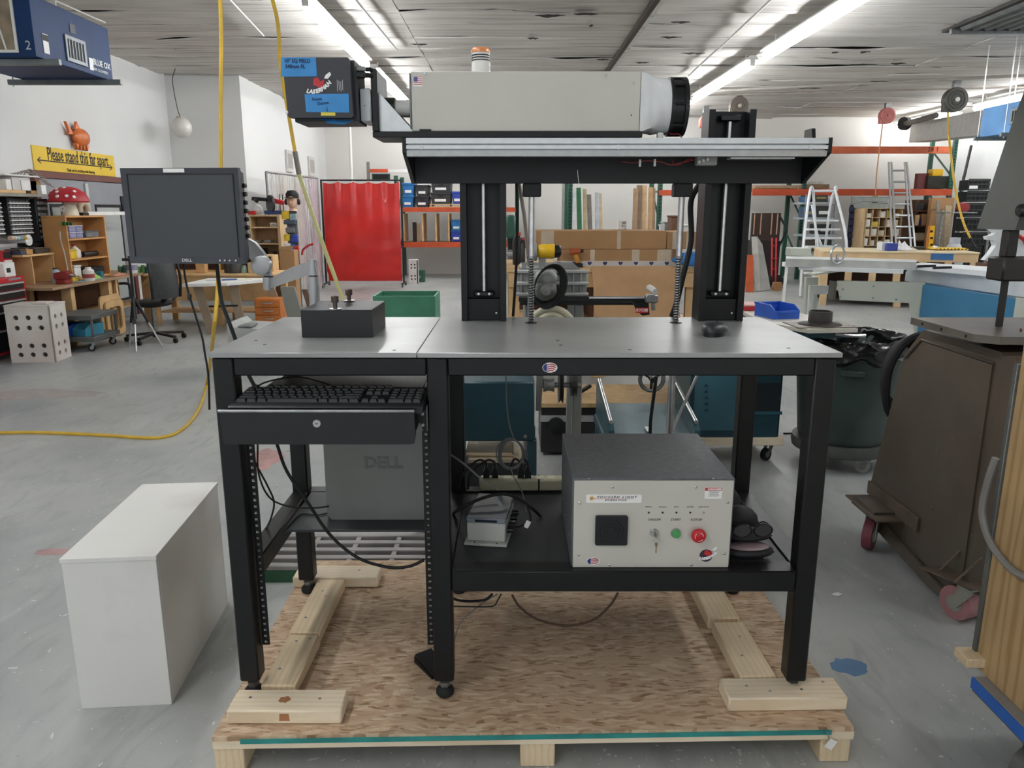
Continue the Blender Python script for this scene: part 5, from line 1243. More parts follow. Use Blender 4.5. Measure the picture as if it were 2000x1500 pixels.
# teal jointer stand under and behind the bench
tj=thing('jointer_stand','dark teal machine stand with a shelf of thin boards seen under the bench','machine stand',(-.05,3.05,0))
jx0,jx1=W(884,800,2.85).x,W(1044,800,2.85).x
b=MB();b.box(jx0,jx1,2.85,3.1,W(900,862,2.85).z,W(900,746,2.85).z,.006);b.build('cabinet',TEAL,tj)
zc=W(900,862,2.85).z
for x in(jx0+.02,jx1-.005):
 b=MB();b.box(x-.02,x+.015,2.86,2.9,0,zc-.0005,.002);b.build('leg',TEAL,tj)
 b=MB();b.box(x-.02,x+.015,3.05,3.09,0,zc-.0005,.002);b.build('leg',TEAL,tj)
zs=W(900,905,2.85).z
b=MB();b.box(jx0-.01,jx1-.03,2.85,2.858,zs-.10,zs,.002);b.build('stretcher',mat('black_navy','#10171c',.5),tj)
b=MB();b.box(jx0+.02,jx1-.02,2.859,3.08,zs-.03,zs-.02,.001);b.build('shelf',mat('black_navy','#10171c',.5),tj)
q=W(1026,855,2.85);b=MB();b.lathe([(0,2.844),(.006,2.845),(.008,2.85)],(q.x,0,zc+.02),12,'Y');b.build('bolt',DSTEEL,tj)
for i in range(5):
 zz=zs-.0195+i*.011;b=MB();b.box(jx0+.04+R.uniform(0,.02),jx1-.04-R.uniform(0,.05),2.88+R.uniform(0,.02),3.06,zz,zz+.009,.001)
 b.build('thin_board',PINEX,None,['bottom thin board of the stack on the teal stand shelf','second thin board from the bottom on the teal stand shelf','middle thin board of the stack on the teal stand shelf','fourth thin board of the stack on the teal stand shelf','topmost thin board of the stack on the teal stand shelf'][i],'board','thin boards under the teal stand')
# plywood-topped black machine, teal planer
bm=thing('drum_sander','low black machine with a plywood top seen below the bench','machine',(.55,4.3,0))
b=MB();b.box(.14,.93,4.03,4.5,.285,.31,.002);b.build('plywood_top',PLY,bm)
b=MB();b.box(.16,.74,4.06,4.45,.02,.284,.004);fb=b.build('body',mat('machine_black','#1e1d20',.5,0,.15,10),bm)
q0,q1=W(1052,812,4.05),W(1160,824,4.05);b=MB();b.box(q0.x+.01,q1.x,4.054,4.0595,q1.z,q0.z);b.build('name_strip',solid('#9f9da0',.5),fb)
q=W(1086,828,4.05);b=MB();b.lathe([(0,4.035),(.045,4.04),(.048,4.058)],(q.x,0,q.z-.01),22,'Y');b.build('dial',BLKP,fb)
hw=W(1140,760,4.25);b=MB();b.bar((hw.x-.06,4.2,.31),(hw.x+.04,4.25,.36),.02,.02,.003);b.build('crank_arm',BLKP,bm)
pn=thing('thickness_planer','blue-grey thickness planer with chrome roller rails below the bench','planer',(.66,3.6,0))
PT_=mat('planer_teal','#2f5661',.42,0,.12,8);BED=mat('planer_bed','#8ba0a8',.35,.3,.1,6)
b=MB();b.box(.43,.86,3.35,3.85,.25,.30,.004);b.build('base',PT_,pn)
b=MB();b.prism([(3.36,.305),(3.36,.315),(3.84,.36),(3.84,.345)],.47,.83,'X');b.build('bed_plate',BED,pn)
for x in(.44,.83):
 b=MB();b.prism([(3.33,.26),(3.33,.36),(3.37,.385),(3.86,.47),(3.88,.45),(3.88,.26)],x,x+.025,'X');b.build('side_plate',PT_,pn)
 b=MB();b.cyl((x+.0125,3.36,.392),(x+.0125,3.86,.478),.010,n=12);b.build('chrome_rail',STEEL,pn)
q=W(1488,490,3.5)
b=MB();b.box(.63,.655,3.42,3.5,.329,.331);b.build('label',PAPER,pn)
b=MB();hc=Vector((.735,3.92,.47));b.tube([(hc.x+.062*math.cos(2*PI*i/16),3.92,hc.z+.062*math.sin(2*PI*i/16))for i in range(16)],.011,8,2,True);hw_=b.build('hand_wheel',DSTEEL,pn)
for k in range(3):
 a=k*2*PI/3+.5;b=MB();b.bar(hc,hc+Vector((.055*math.cos(a),0,.055*math.sin(a))),.014,.01,.002);b.build('spoke',BLKP,hw_)
b=MB();b.cyl((hc.x,3.885,hc.z),(hc.x,3.94,hc.z),.014,n=12);b.build('hub',BLKP,hw_)
for x in(.45,.82):
 for y in(3.38,3.8):b=MB();b.box(x-.018,x+.02,y-.018,y+.018,0,.2495,.003);b.build('leg',PT_,pn)
# chrome stand post with braces and wheels
rs=thing('roller_stand','chrome tripod stand post between control box and rear leg','stand',(W(1310,800,2.62).x,2.62,0))
sx0=W(1310,800,2.62).x
b=MB();b.cyl((sx0,2.62,.10),(sx0,2.62,.98),.0125,n=14);b.build('post',STEEL,rs)
for(ex_,ey_)in((.22,.30),(-.2,.25),(.02,-.05)):
 b=MB();b.cyl((sx0,2.62,.35),(sx0+ex_,2.62+ey_,.05),.008,n=10);lg=b.build('leg',STEEL,rs)
 b=MB();b.cyl((sx0+ex_-.01,2.62+ey_,.035),(sx0+ex_+.01,2.62+ey_,.035),.035,n=16);b.build('wheel',RUB,lg)
b=MB();b.cyl((sx0,2.62,.55),(sx0+.16,2.80,.80),.006,n=8);b.build('brace',STEEL,rs)
cable('black cord hanging straight down behind the control box',[W(1282,735,2.55),W(1276,780,2.55),W(1271,820,2.55),W(1270,852,2.55),W(1270,900,2.55)],.006)
# grey plastic deck on a green frame behind the pallet
gd=thing('slatted_platform','grey slotted platform on a green frame behind the pallet','platform',(-.62,2.72,0))
b=MB();b.box(-.93,-.2,2.575,2.59,.0,.045,.001);b.build('frame_side',mat('frame_green','#2f5c3f',.5,0,.12),gd)
b=MB();b.box(-.93,-.2,2.865,2.88,.0,.045,.001);b.build('frame_side',mat('frame_green','#2f5c3f',.5,0,.12),gd)
GS=mat('slat_grey','#8f8b88',.5,0,.1,8)
for i in range(5):
 y=2.576+i*.066;b=MB();b.box(-.94,-.2,y,y+.030,.0455,.065,.003);b.build('slat',GS,gd)
for x in(-.94,-.78,-.62,-.46,-.30):
 b=MB();b.box(x,x+.02,2.60,2.86,.046,.062,.002);b.build('cross_slat',GS,gd)
dd=thing('furniture_dolly','plywood dolly with one black caster showing beside the computer','dolly',(-.30,2.93,0))
b=MB();b.box(-.42,-.26,2.93,3.2,.098,.122,.002);b.build('deck',PLY,dd)
b=MB();b.box(-.36,-.27,2.94,3.0,.075,.0975,.002);b.build('cleat',BIRCH,dd)
caster(dd,(-.38,3.05,0),.036,RUB,.5,DSTEEL,.0975,.025)
# green open crate on the floor beyond the bench
gc=thing('green_crate','green painted open wooden crate on the floor beyond the black block','crate',(-1.05,7.7,0))
GRC=mat('crate_green','#4d9475',.55,0,.1,5,.05)
gx0,gx1,gy0,gy1=-1.36,-.75,7.45,7.95;gz=.52
for nm,a in(('front_board',(gx0,gx1,gy0,gy0+.018,0,gz)),('back_board',(gx0,gx1,gy1-.018,gy1,0,gz)),('end_board',(gx0,gx0+.018,gy0+.0185,gy1-.0185,0,gz)),('end_board',(gx1-.018,gx1,gy0+.0185,gy1-.0185,0,gz)),('floor_board',(gx0+.0185,gx1-.0185,gy0+.0185,gy1-.0185,.01,.03))):
 b=MB();b.box(*a,.002);b.build(nm,GRC,gc)
# left side of the shop
LWX=LEFT+.002
# yellow sign board on the wall
sg_=thing('distance_sign','yellow board reading Please stand this far apart above the double door','sign',(LEFT,8.6,1.9))
cs=[WX(61,281,LEFT+.012),WX(65,331,LEFT+.012),WX(226,346,LEFT+.012),WX(222,306,LEFT+.012)]
yn,yf=cs[0].y,cs[3].y;zt_=(cs[0].z+cs[3].z)/2;zb_=(cs[1].z+cs[2].z)/2
SY=mat('sign_yellow','#e3bf35',.55,0,.05,3)
b=MB();b.box(LEFT+.001,LEFT+.012,yn,yf,zb_,zt_,.001);b.build('board',SY,sg_)
yc=(yn+yf)/2;hh=zt_-zb_
text('Please stand this far apart',.19,(LEFT+.0135,yc+.05,zt_-hh*.30),INK,sg_,(0,1,0),(0,0,1),align='CENTER',width=.64,bold=.002,depth=.002)
text('Thank you for practising social distancing',.05,(LEFT+.0135,yc+.05,zb_+hh*.12),INK,sg_,(0,1,0),(0,0,1),align='CENTER',width=.7,depth=.002)
za=zt_-hh*.58
b=MB();b.prism([(yn+.06,za),(yn+.12,za+.035),(yn+.13,za+.028),(yn+.09,za+.006),(yf-.09,za+.006),(yf-.13,za+.028),(yf-.12,za+.035),(yf-.06,za),(yf-.12,za-.035),(yf-.13,za-.028),(yf-.09,za-.006),(yn+.09,za-.006),(yn+.13,za-.028),(yn+.12,za-.035)],LEFT+.0125,LEFT+.014,'X');b.build('arrow_print',INK,sg_)
# orange wall ornament
oq=WX(152,268,LEFT+.05)
of=thing('wall_ornament','orange shell-like fish ornament fixed to the wall above the yellow sign','ornament',(LEFT,oq.y,oq.z-.1))
OM=mat('orange_glaze','#d9743a',.4,0,.2,14,.1)
b=MB();b.ell((LEFT+.06,oq.y+.05,oq.z),(.06,.16,.10),18,10);b.build('body',OM,of)
b=MB();b.prism([(oq.y-.08,oq.z+.02),(oq.y-.22,oq.z+.15),(oq.y-.17,oq.z+.04),(oq.y-.2,oq.z+.02)],LEFT+.03,LEFT+.06,'X');b.build('tail',OM,of)
b=MB();b.prism([(oq.y-.05,oq.z+.08),(oq.y+.0,oq.z+.17),(oq.y+.06,oq.z+.09)],LEFT+.03,LEFT+.06,'X');b.build('fin',OM,of)
for k in range(4):
 b=MB();b.prism([(oq.y-.08+k*.07,oq.z-.07),(oq.y-.06+k*.07,oq.z-.14),(oq.y-.03+k*.07,oq.z-.08)],LEFT+.03,LEFT+.07,'X');b.build('lower_fin',OM,of)
# double door
dy0,dy1=WX(66,340,LEFT).y,WX(236,352,LEFT).y;dz=WX(66,333,LEFT).z-.07
FRM=mat('door_frame_brown','#6f4038',.55,0,.1,6);DGR=mat('door_grey','#8e9196',.45,0,.06,4)
for nm,a in(('trim_1',(dy0-.08,dy0,0,dz)),('trim_2',(dy1,dy1+.08,0,dz)),('trim_3',(dy0-.08,dy1+.08,dz,dz+.07))):
 b=MB();b.box(LEFT,LEFT+.05,*a,.003);b.build(nm,FRM,kind='structure',label='brown painted door frame member')
ym_=(dy0+dy1)/2
for k,(ya,yb)in enumerate(((dy0+.004,ym_-.004),(ym_+.004,dy1-.004))):
 b=MB();vs=[]
 b.box(LEFT+.004,LEFT+.03,ya,yb,.01,dz-.004,.002);dr_=b.build('door_%d'%(k+1),DGR,kind='structure',label=('near' if not k else 'far')+' grey leaf of the double door with a tall glazed panel')
 w0,w1=ya+.2*(yb-ya),yb-.2*(yb-ya)
 for q in((w0-.03,w0,.25,dz-.3),(w1,w1+.03,.25,dz-.3),(w0-.03,w1+.03,dz-.3,dz-.265),(w0-.03,w1+.03,.22,.25)):
  b=MB();b.box(LEFT+.03,LEFT+.038,q[0],q[1],q[2],q[3]);b.build('window_frame',BLKP,dr_)
 b=MB();b.box(LEFT+.0305,LEFT+.034,w0,w1,.25,dz-.3);b.build('pane',mat('door_glass','#b4bab8',.15,0,.05,2,coat=.3),dr_)
b=MB();b.box(LEFT+.03,LEFT+.05,ym_-.03,ym_+.03,.2,dz-.03,.003);b.build('trim_4',mat('astragal','#c6c7c6',.4,.3),kind='structure',label='pale strip where the two door leaves meet')
# blue hanging air cleaner
def aircleaner(label,x0,x1,y0,y1,z0,z1,col,face,win,rods=None):
 t=thing('air_cleaner',label,'air cleaner',((x0+x1)/2,(y0+y1)/2,z0),group='ceiling air cleaners')
 BM=mat('cleaner_blue_'+col[1:],col,.55,0,.12,3,.02,.3)
 b=MB();b.box(x0,x1,y0,y1,z0,z1,.004);b.build('case',BM,t)
 s=1 if face==x1 else-1
 b=MB();b.box(face,face+s*.012,win[0],win[1],win[2],win[3],.002);wf=b.build('outlet_frame',mat('outlet_grey','#6d7276',.4,.5),t)
 b=MB();b.box(face+s*.0122,face+s*.014,win[0]+.03,win[1]-.03,win[2]+.03,win[3]-.03);b.build('outlet_dark',BLKM,wf)
 n_=6
 for k in range(n_):
  yy=win[0]+.04+(win[1]-win[0]-.08)*k/(n_-1);b=MB();b.box(face+s*.0142,face+s*.018,yy-.006,yy+.006,win[2]+.03,win[3]-.03);b.build('louvre',mat('outlet_grey','#6d7276'),wf)
 for yy in rods or(y0+.1,y1-.1):
  b=MB();b.box(x0-.12,x1+.12,yy-.02,yy+.02,z0-.045,z0-.001,.003);st_=b.build('strut',mat('strut_grey','#7f8586',.45,.5),t)
  for xx in(x0-.08,x0+.5*(x1-x0)):
   b=MB();b.cyl((xx,yy,(z0-.06)if xx<x0 else z1),(xx,yy,CEIL+.005),.006,n=8);b.build('hanger_rod',STEEL,st_)
 return t
ac=aircleaner('dark blue hanging air cleaner lettered BLUE OX under the ceiling',-4.30,-3.55,6.09,7.22,2.455,2.89,'#123562',-3.55,(6.50,6.80,2.50,2.70))
tz_=2.56
b=MB();b.box(-3.549,-3.546,6.84,6.90,2.49,2.585);b.build('logo_square',WHT,ac)
text('BLUE OX',.07,(-3.5485,6.905,2.565),WHT,ac,(0,1,0),(0,0,1),width=1.0,bold=.001,depth=.002)
text('AIR CLEANERS',.032,(-3.5485,6.905,2.507),WHT,ac,(0,1,0),(0,0,1),width=1.12,depth=.002)
b=MB();b.box(-3.549,-3.546,6.60,6.68,2.73,2.80);b.build('spec_label',mat('spec_dark','#3a3f45',.5),ac)
b=MB();b.box(-3.549,-3.545,6.20,6.27,2.50,2.64);sl=b.build('warning_label',WHT,ac)
b=MB();b.box(-3.5455,-3.544,6.20,6.27,2.59,2.635);b.build('black_band',BLKM,sl)
text('2',.09,(-3.62,6.088,2.53),mat('faded_white','#b9c0c8',.6),ac,(1,0,0),(0,0,1),depth=.002)
for q in((-4.28,-3.67,2.48,2.50),(-4.28,-3.67,2.86,2.88),(-3.69,-3.67,2.50,2.86)):
 b=MB();b.box(q[0],q[1],6.075,6.0895,q[2],q[3],.002);b.build('filter_frame',WHITEP,ac)
for k in range(7):
 xx=-4.25+k*.082;b=MB();b.bar((xx,6.08,2.50),(xx+(.08 if k%2 else-.08),6.08,2.86),.006,.012);b.build('filter_wire',WHITEP,ac)
b=MB();b.box(-4.26,-3.69,6.083,6.0895,2.50,2.86);b.build('filter',solid('#8d7f6c',.8,var=.25),ac)
# hanging globe lamp
gq=W(354,249,11.0)
gl=thing('globe_lamp','white globe hanging on a wire in front of the stepped wall','lamp',tuple(gq))
b=MB();b.lathe([(.055,.128),(.10,.098),(.138,.03),(.138,-.03),(.10,-.098),(.05,-.13),(0,-.138)],tuple(gq),24);b.build('globe',solid('#d5d2cb',.35,var=.04),gl)
b=MB();b.cyl(gq+Vector((0,0,.125)),gq+Vector((0,0,.14)),.055,n=18);b.build('cap',solid('#a89d8e',.5),gl)
b=MB();b.tube([gq+Vector((0,0,.14)),gq+Vector((-.03,0,.25)),gq+Vector((-.06,0,.6)),(W(343,140,11.0).x,11.0,CEIL+.005)],.006,6);b.build('wire',solid('#4a423c',.6),gl)
# yellow drop hoses
YH=mat('yellow_hose','#d3ad3e',.5,0,.12,10)
cable('yellow air hose hanging from the ceiling behind the monitor and curving over the floor',[Vector((W(428,-40,4.3).x-.0,4.3,CEIL)),W(430,0,4.3),W(431,200,4.3),W(430,400,4.3),W(425,560,4.3),W(416,660,4.3),FL(405,745,.05),FL(390,795,.012),FL(360,835,.008),FL(310,855,.008),FL(200,850,.008),FL(80,845,.008),FL(-40,846,.008)],.011,YH)
p_=W(532,0,5.0)
cable('second yellow hose dropping behind the scan head',[Vector((p_.x-.25,5.0,CEIL)),W(532,0,5.0),W(548,130,5.0),W(568,250,5.0),W(576,296,5.0)],.012,YH)
cable('dark grey coupling at the end of the second yellow hose',[W(576,296,5.0),W(580,318,5.0),W(584,340,5.0)],.017,solid('#77726a',.4,.4),2)
cable('pale green clear tube running on from the hose coupling to the floor',[W(584,340,5.0),W(604,400,5.05),W(635,490,5.1),W(668,580,5.15),W(690,650,5.2),FL(705,765,.012)],.014,solid('#c9c98c',.3,var=.05))
# panels and pipe on the far side wall
for i,(xa,xb,ya,yb)in enumerate(((559,573,292,337),(603,615,305,345))):
 p,q=WX(xa,ya,JX+.03),WX(xb,yb,JX+.03);b=MB();b.box(JX+.001,JX+.04,p.y,q.y,q.z,p.z,.004);o=b.build('electrical_panel',solid('#c5c3be',.5,var=.06),None,['grey electrical panel on the wall nearer the strip curtain edge','smaller grey panel on the wall next to the red curtain'][i],'panel')
 b=MB();b.box(JX+.041,JX+.045,p.y+.1*(q.y-p.y),q.y-.1*(q.y-p.y),q.z+.06,p.z-.06);b.build('panel_door',solid('#a39f99',.5),o)
pq=WX(683,300,JX+.1)
b=MB();b.cyl((W(683,300,15.9).x,15.9,0),(W(681,200,15.9).x,15.9,CEIL),.03,n=12);b.build('white_pipe',WHITEP,None,'white vertical pipe in the corner behind the red curtain','pipe')
# left bench along the wall
BZ_=.62
lb_=thing('wall_workbench','long wooden bench against the left wall under the parts drawers','workbench',(-4.6,8.2,0))
b=MB();b.box(LEFT+.06,-4.36,7.26,9.4,BZ_-.03,BZ_,.003);b.build('worktop',mat('bench_top_worn','#a5886a',.6,0,.15,5),lb_)
for y in(7.62,8.35,9.3):
 b=MB();b.box(-4.5,-4.40,y,y+.07,0,BZ_-.031,.003);b.build('leg',BIRCH,lb_)
 b=MB();b.box(LEFT+.08,LEFT+.16,y,y+.07,0,BZ_-.031,.003);b.build('leg',BIRCH,lb_)
b=MB();b.box(LEFT+.08,-4.42,7.7,9.3,.25,.27,.002);b.build('lower_shelf',BIRCH,lb_)
b=MB();b.box(LEFT+.17,LEFT+.19,7.7,9.3,.275,BZ_-.035,.002);b.build('back_board',BROWN,lb_)
# wide low trolley with blue bins under it
tr=thing('low_trolley','low grey two-shelf trolley with blue bins beside the white perforated crate','trolley',(-4.25,7.55,0))
GT=mat('trolley_grey','#6f7170',.5,.2,.12,8)
for z in(.10,.31):
 b=MB();b.box(-4.62,-4.02,7.25,7.75,z,z+.045,.004);b.build('shelf',GT,tr)
for x in(-4.60,-4.05):
 for y in(7.27,7.71):b=MB();b.box(x,x+.02,y,y+.02,.146,.309,.002);b.build('post',GT,tr)
for x in(-4.56,-4.08):
 for y in(7.3,7.7):caster(tr,(x,y,0),.035,RUB,.5,DSTEEL,.0995,.025)
for i in range(3):
 tb_=thing('storage_bin',['blue bin at the near end of the trolley shelf','blue bin holding a silver part in the middle of the trolley','teal blue bin at the far end of the trolley shelf'][i],'bin',(-4.5+i*.17,7.42,.146),-.25,'bins on the trolley',w=False)
 openbin(tb_,.15,.24,.11,BLm if i<2 else mat('bin_teal','#3f8fa8',.45,0,.08))
b=MB();b.ell((-4.33,7.40,.20),(.05,.06,.035),14,8);b.build('metal_disc',STEEL,None,'round silver part lying in the middle blue bin','part')
# perforated white crates
def perfbox(label,x0,y0,z0,w_,d_,h_,rows,cs_front,cs_side,r_,m,rz=0.):
 t=thing('perforated_crate',label,'crate',(x0,y0,z0),rz,w=False)
 def panel(nm,wd_,cols,M):
  xs=[0];pit=wd_*.27 if cols==3 else wd_*.38
  c0=wd_/2-(cols-1)*pit/2
  xs=[0]+[c0-pit/2+k*pit for k in range(cols+1)]+[wd_]
  ys=[0];hs_=set();hp=h_*.13
  for rc in rows:ys+=[rc*h_-hp/2,rc*h_+hp/2]
  ys=sorted(set([0]+ys+[h_]))
  for rc in rows:
   j=max(k for k in range(len(ys))if ys[k]<=rc*h_)
   for c in range(cols):hs_.add((c+1,j))
  b=MB();b.holed(xs,ys,hs_,r_,.015,M);b.build(nm,m,t)
 panel('front_panel',w_,cs_front,Matrix.Rotation(PI/2,4,'X'))
 panel('side_panel',d_,cs_side,Matrix.Translation((w_,0,0))@Matrix.Rotation(PI/2,4,'Z')@Matrix.Rotation(PI/2,4,'X'))
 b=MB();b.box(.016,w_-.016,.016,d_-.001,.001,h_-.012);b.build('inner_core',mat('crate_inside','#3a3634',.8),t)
 b=MB();b.box(-.004,w_+.004,-.004,d_+.004,h_+.0005,h_+.012,.002);b.build('lid',m,t)
 b=MB();b.box(0,.0155,.0005,d_,.001,h_);b.build('side_panel',m,t)
 return t
PW=mat('dusty_white_board','#d9d3cc',.6,0,.06,3);mixin(PW,'#b58f8a',nfac(1.6,.42,.75,3,(.6,.6,1.6),0,(0,0,.35)),.5)
cq_=FL(42,708)
perfbox('large white crate drilled with rows of round holes on the floor at the left edge',-4.49,6.72,0,.38,.30,.505,(.14,.30,.62,.80),3,2,.022,PW,.1)
b=MB();b.box(-4.30,-4.16,6.80,6.92,.5185,.535,.002);b.build('pale_block',PW,None,'pale flat block lying on the large drilled crate','block')
# red tool chest
tc=thing('tool_chest','red rolling tool chest with black drawers at the left edge','tool chest',(-4.78,6.9,0))
b=MB();b.box(-4.96,-4.60,6.55,7.24,.06,.735,.006);b.build('case',RED,tc)
zz=.70
for k,hgt in enumerate((.065,.075,.085,.15,.20)):
 zz-=hgt+.008;b=MB();b.box(-4.599,-4.588,6.59,7.20,zz,zz+hgt,.002);dw=b.build('drawer',mat('chest_black','#1a1b1d',.35),tc)
 b=MB();b.box(-4.5875,-4.575,6.60,7.19,zz+hgt-.02,zz+hgt-.004,.002);b.build('pull',mat('chrome_pull','#d5d6d7',.3,.6),dw)
b=MB();b.box(-4.5995,-4.596,7.0,7.18,.708,.728);b.build('name_badge',solid('#8d9092',.4,.3),tc)
for x in(-4.92,-4.64):
 for y in(6.62,7.18):caster(tc,(x,y,0),.024,RUB,0,DSTEEL,.0595,.02)
tc2=thing('tool_box','small red drawer box standing on the bench behind the tool chest','tool box',(-4.87,7.3,BZ_))
b=MB();b.box(-4.95,-4.80,7.28,7.40,BZ_,BZ_+.34,.005);b.build('case',RED,tc2)
for k in range(4):b=MB();b.box(-4.799,-4.79,7.285,7.395,BZ_+.03+k*.08,BZ_+.095+k*.08,.002);b.build('drawer',BLKP if k%2 else WHITEP,tc2)
# small white machine on the chest
wm=thing('sewing_gauge','small white bench machine standing on the red tool chest','machine',(-4.7,7.1,.736))
b=MB();b.box(-4.84,-4.62,7.0,7.16,.736,.87,.008);b.build('body',WHITEP,wm)
b=MB();b.box(-4.6195,-4.615,7.03,7.08,.78,.82);b.build('window',BLKM,wm)
# parts drawers on the wall
def partscab(label,y0,y1,z0,z1,rows,cols,x=LEFT+.14,strip=True):
 t=thing('parts_cabinet',label,'cabinet',(LEFT+.07,(y0+y1)/2,z0),group='small-parts cabinets')
 b=MB();b.box(LEFT+.001,x,y0,y1,z0,z1,.003);b.build('case',mat('cab_black','#2a2c2d',.5),t)
 dh=(z1-z0-.03)/rows;dw=(y1-y0-.03)/cols;m0=None
 for i in range(rows):
  for j in range(cols):
   y=y0+.015+j*dw;z=z0+.015+i*dh
   if m0 is None:b=MB();b.box(x+.0005,x+.012,y+.006,y+dw-.006,z+.014,z+dh-.012,.002);m0=b.build('drawer',mat('clear_drawer','#85888a',.25,0,.25,30,coat=.3),t);o0=m0.location.copy()
   else:pdup(m0,t,o0+Vector((0,j*dw,i*dh)))
  if strip:
   b=MB();b.box(x+.0005,x+.016,y0+.01,y1-.01,z0+.015+i*dh,z0+.015+i*dh+.011);b.build('label_strip',mat('strip_white','#d9dad8',.5),t)
 return t
p,q=WX(14,386,-4.82),WX(67,458,-4.82)
partscab('grey parts cabinet with white label strips on the left wall',p.y,q.y,q.z,p.z,8,6)
p,q=WX(69,388,-4.82),WX(104,470,-4.82)
partscab('black parts cabinet with bulging clear drawers next to the bookshelf',p.y,q.y,q.z,p.z,7,4,strip=False)
p,q=WX(-30,386,-4.82),WX(12,460,-4.82)
partscab('pale grey parts cabinet cut off by the left edge of the view',p.y,q.y,q.z,p.z,8,5)
# wall shelf above with boxes and white junk
y0s,y1s=WX(-20,380,LEFT+.3).y,WX(94,384,LEFT+.3).y
ws=thing('wall_shelf','grey shelf board above the parts cabinets','shelf',(LEFT,7.5,1.4))
zs_=WX(40,384,LEFT+.25).z
b=MB();b.box(LEFT+.001,LEFT+.26,y0s,y1s,zs_,zs_+.03,.002);b.build('board',solid('#8e8a80',.6,var=.15),ws)
for y in(y0s+.2,y1s-.1):b=MB();b.prism([(LEFT+.001,zs_-.001),(LEFT+.2,zs_-.001),(LEFT+.001,zs_-.10)],y,y+.02);b.build('bracket',DSTEEL,ws)
p=WX(73,375,LEFT+.2)
b=MB();b.box(LEFT+.05,LEFT+.2,p.y-.1,p.y+.08,zs_+.0305,zs_+.16,.003);b.build('cardboard_box',CARD,None,'small cardboard box at the end of the wall shelf','box')
p=WX(88,383,LEFT+.24)
b=MB();b.box(LEFT+.16,LEFT+.25,p.y-.06,p.y+.02,zs_+.0305,zs_+.12,.002);b.build('white_carton',PAPER,None,'small white carton beside the cardboard box on the wall shelf','carton')
b=MB();b.box(LEFT+.03,LEFT+.24,y0s+.1,p.y-.3,zs_+.0305,zs_+.06,.003);b.build('plank',BIRCH,None,'wooden plank lying along the wall shelf','plank')
for k,(xa,xb)in enumerate(((2,12),(14,30),(32,62))):
 a_,c_=WX(xa,360,LEFT+.15),WX(xb,360,LEFT+.15)
 b=MB();b.box(LEFT+.05,LEFT+.2,a_.y,c_.y,zs_+.061,zs_+.16+.03*(k%2),.003);b.build('white_slab',[WHITEP,solid('#c9c6c3',.6),solid('#dfdedb',.6)][k],None,['white panel at the left edge of the view on the wall shelf','greyish panel standing between two white ones on the wall shelf','broad white panel on the wall shelf below the twigs'][k],'panel')
b=MB();b.box(LEFT+.04,LEFT+.24,WX(-10,338,LEFT+.15).y,WX(60,341,LEFT+.15).y,zs_+.1915,zs_+.205,.002);sw_=b.build('white_board',WHITEP,None,'white board laid across the panels above the wall shelf','board')
for k in range(5):
 p=WX(34+6*k,338,LEFT+.2);b=MB();b.tube([(LEFT+.2,p.y-.1,zs_+.21),(LEFT+.21,p.y,zs_+.225+.01*k),(LEFT+.23,p.y+.15,zs_+.24-.02*k),(LEFT+.25,p.y+.3,zs_+.22-.03*k)],.006,5)
 b.build('twig',solid('#8a8078',.7),None,['highest grey twig over the edge of the white board','second highest grey twig over the white board edge','middle grey twig over the white board edge','fourth grey twig down over the white board edge','lowest drooping grey twig over the white board edge'][k],'twig','twigs on the white board')
# bookshelf with mushroom
BSX0,BSX1,BSY0,BSY1=-4.80,-4.55,7.95,8.72;BSZ=1.262
bk1=thing('bookshelf','small pine bookshelf on the left bench with the toadstool on top','bookshelf',(-4.67,8.3,BZ_))
for nm,a in(('side_panel',(BSX0,BSX1,BSY0,BSY0+.02,BZ_,BSZ)),('side_panel',(BSX0,BSX1,BSY1-.02,BSY1,BZ_,BSZ)),('back_panel',(BSX0,BSX0+.012,BSY0+.0205,BSY1-.0205,BZ_+.001,BSZ-.001)),('shelf',(BSX0+.0125,BSX1-.004,BSY0+.0205,BSY1-.0205,BZ_+.002,BZ_+.02)),('shelf',(BSX0+.0125,BSX1-.004,BSY0+.0205,BSY1-.0205,.82,.838)),('shelf',(BSX0+.0125,BSX1-.004,BSY0+.0205,BSY1-.0205,1.03,1.048)),('top_board',(BSX0,BSX1,BSY0,BSY1,BSZ+.0005,BSZ+.02))):
 b=MB();b.box(*a,.002);b.build(nm,mat('pine_orange','#c9935a',.55,0,.1,5),bk1)
its=[('plastic_tub','#8f8fb0','stack of violet clear tubs on the top bookshelf shelf',8.05,8.3,1.049,.13),('grey_case','#6d6f73','grey case on the top bookshelf shelf',8.36,8.62,1.049,.07),('yellow_pack','#d8b62c','yellow pack on the middle bookshelf shelf',8.02,8.14,.839,.10),('white_jug','#e4e4e0','white rounded jug on the middle bookshelf shelf',8.17,8.30,.839,.13),('black_roll','#1d1e20','black roll lying on the middle bookshelf shelf',8.38,8.66,.839,.06),('black_tray','#232427','black tray on the bottom bookshelf shelf',8.30,8.64,BZ_+.021,.09),('white_tub','#dcdcd8','white tub with dark label standing before the bookshelf',8.05,8.18,BZ_+.021,.13)]
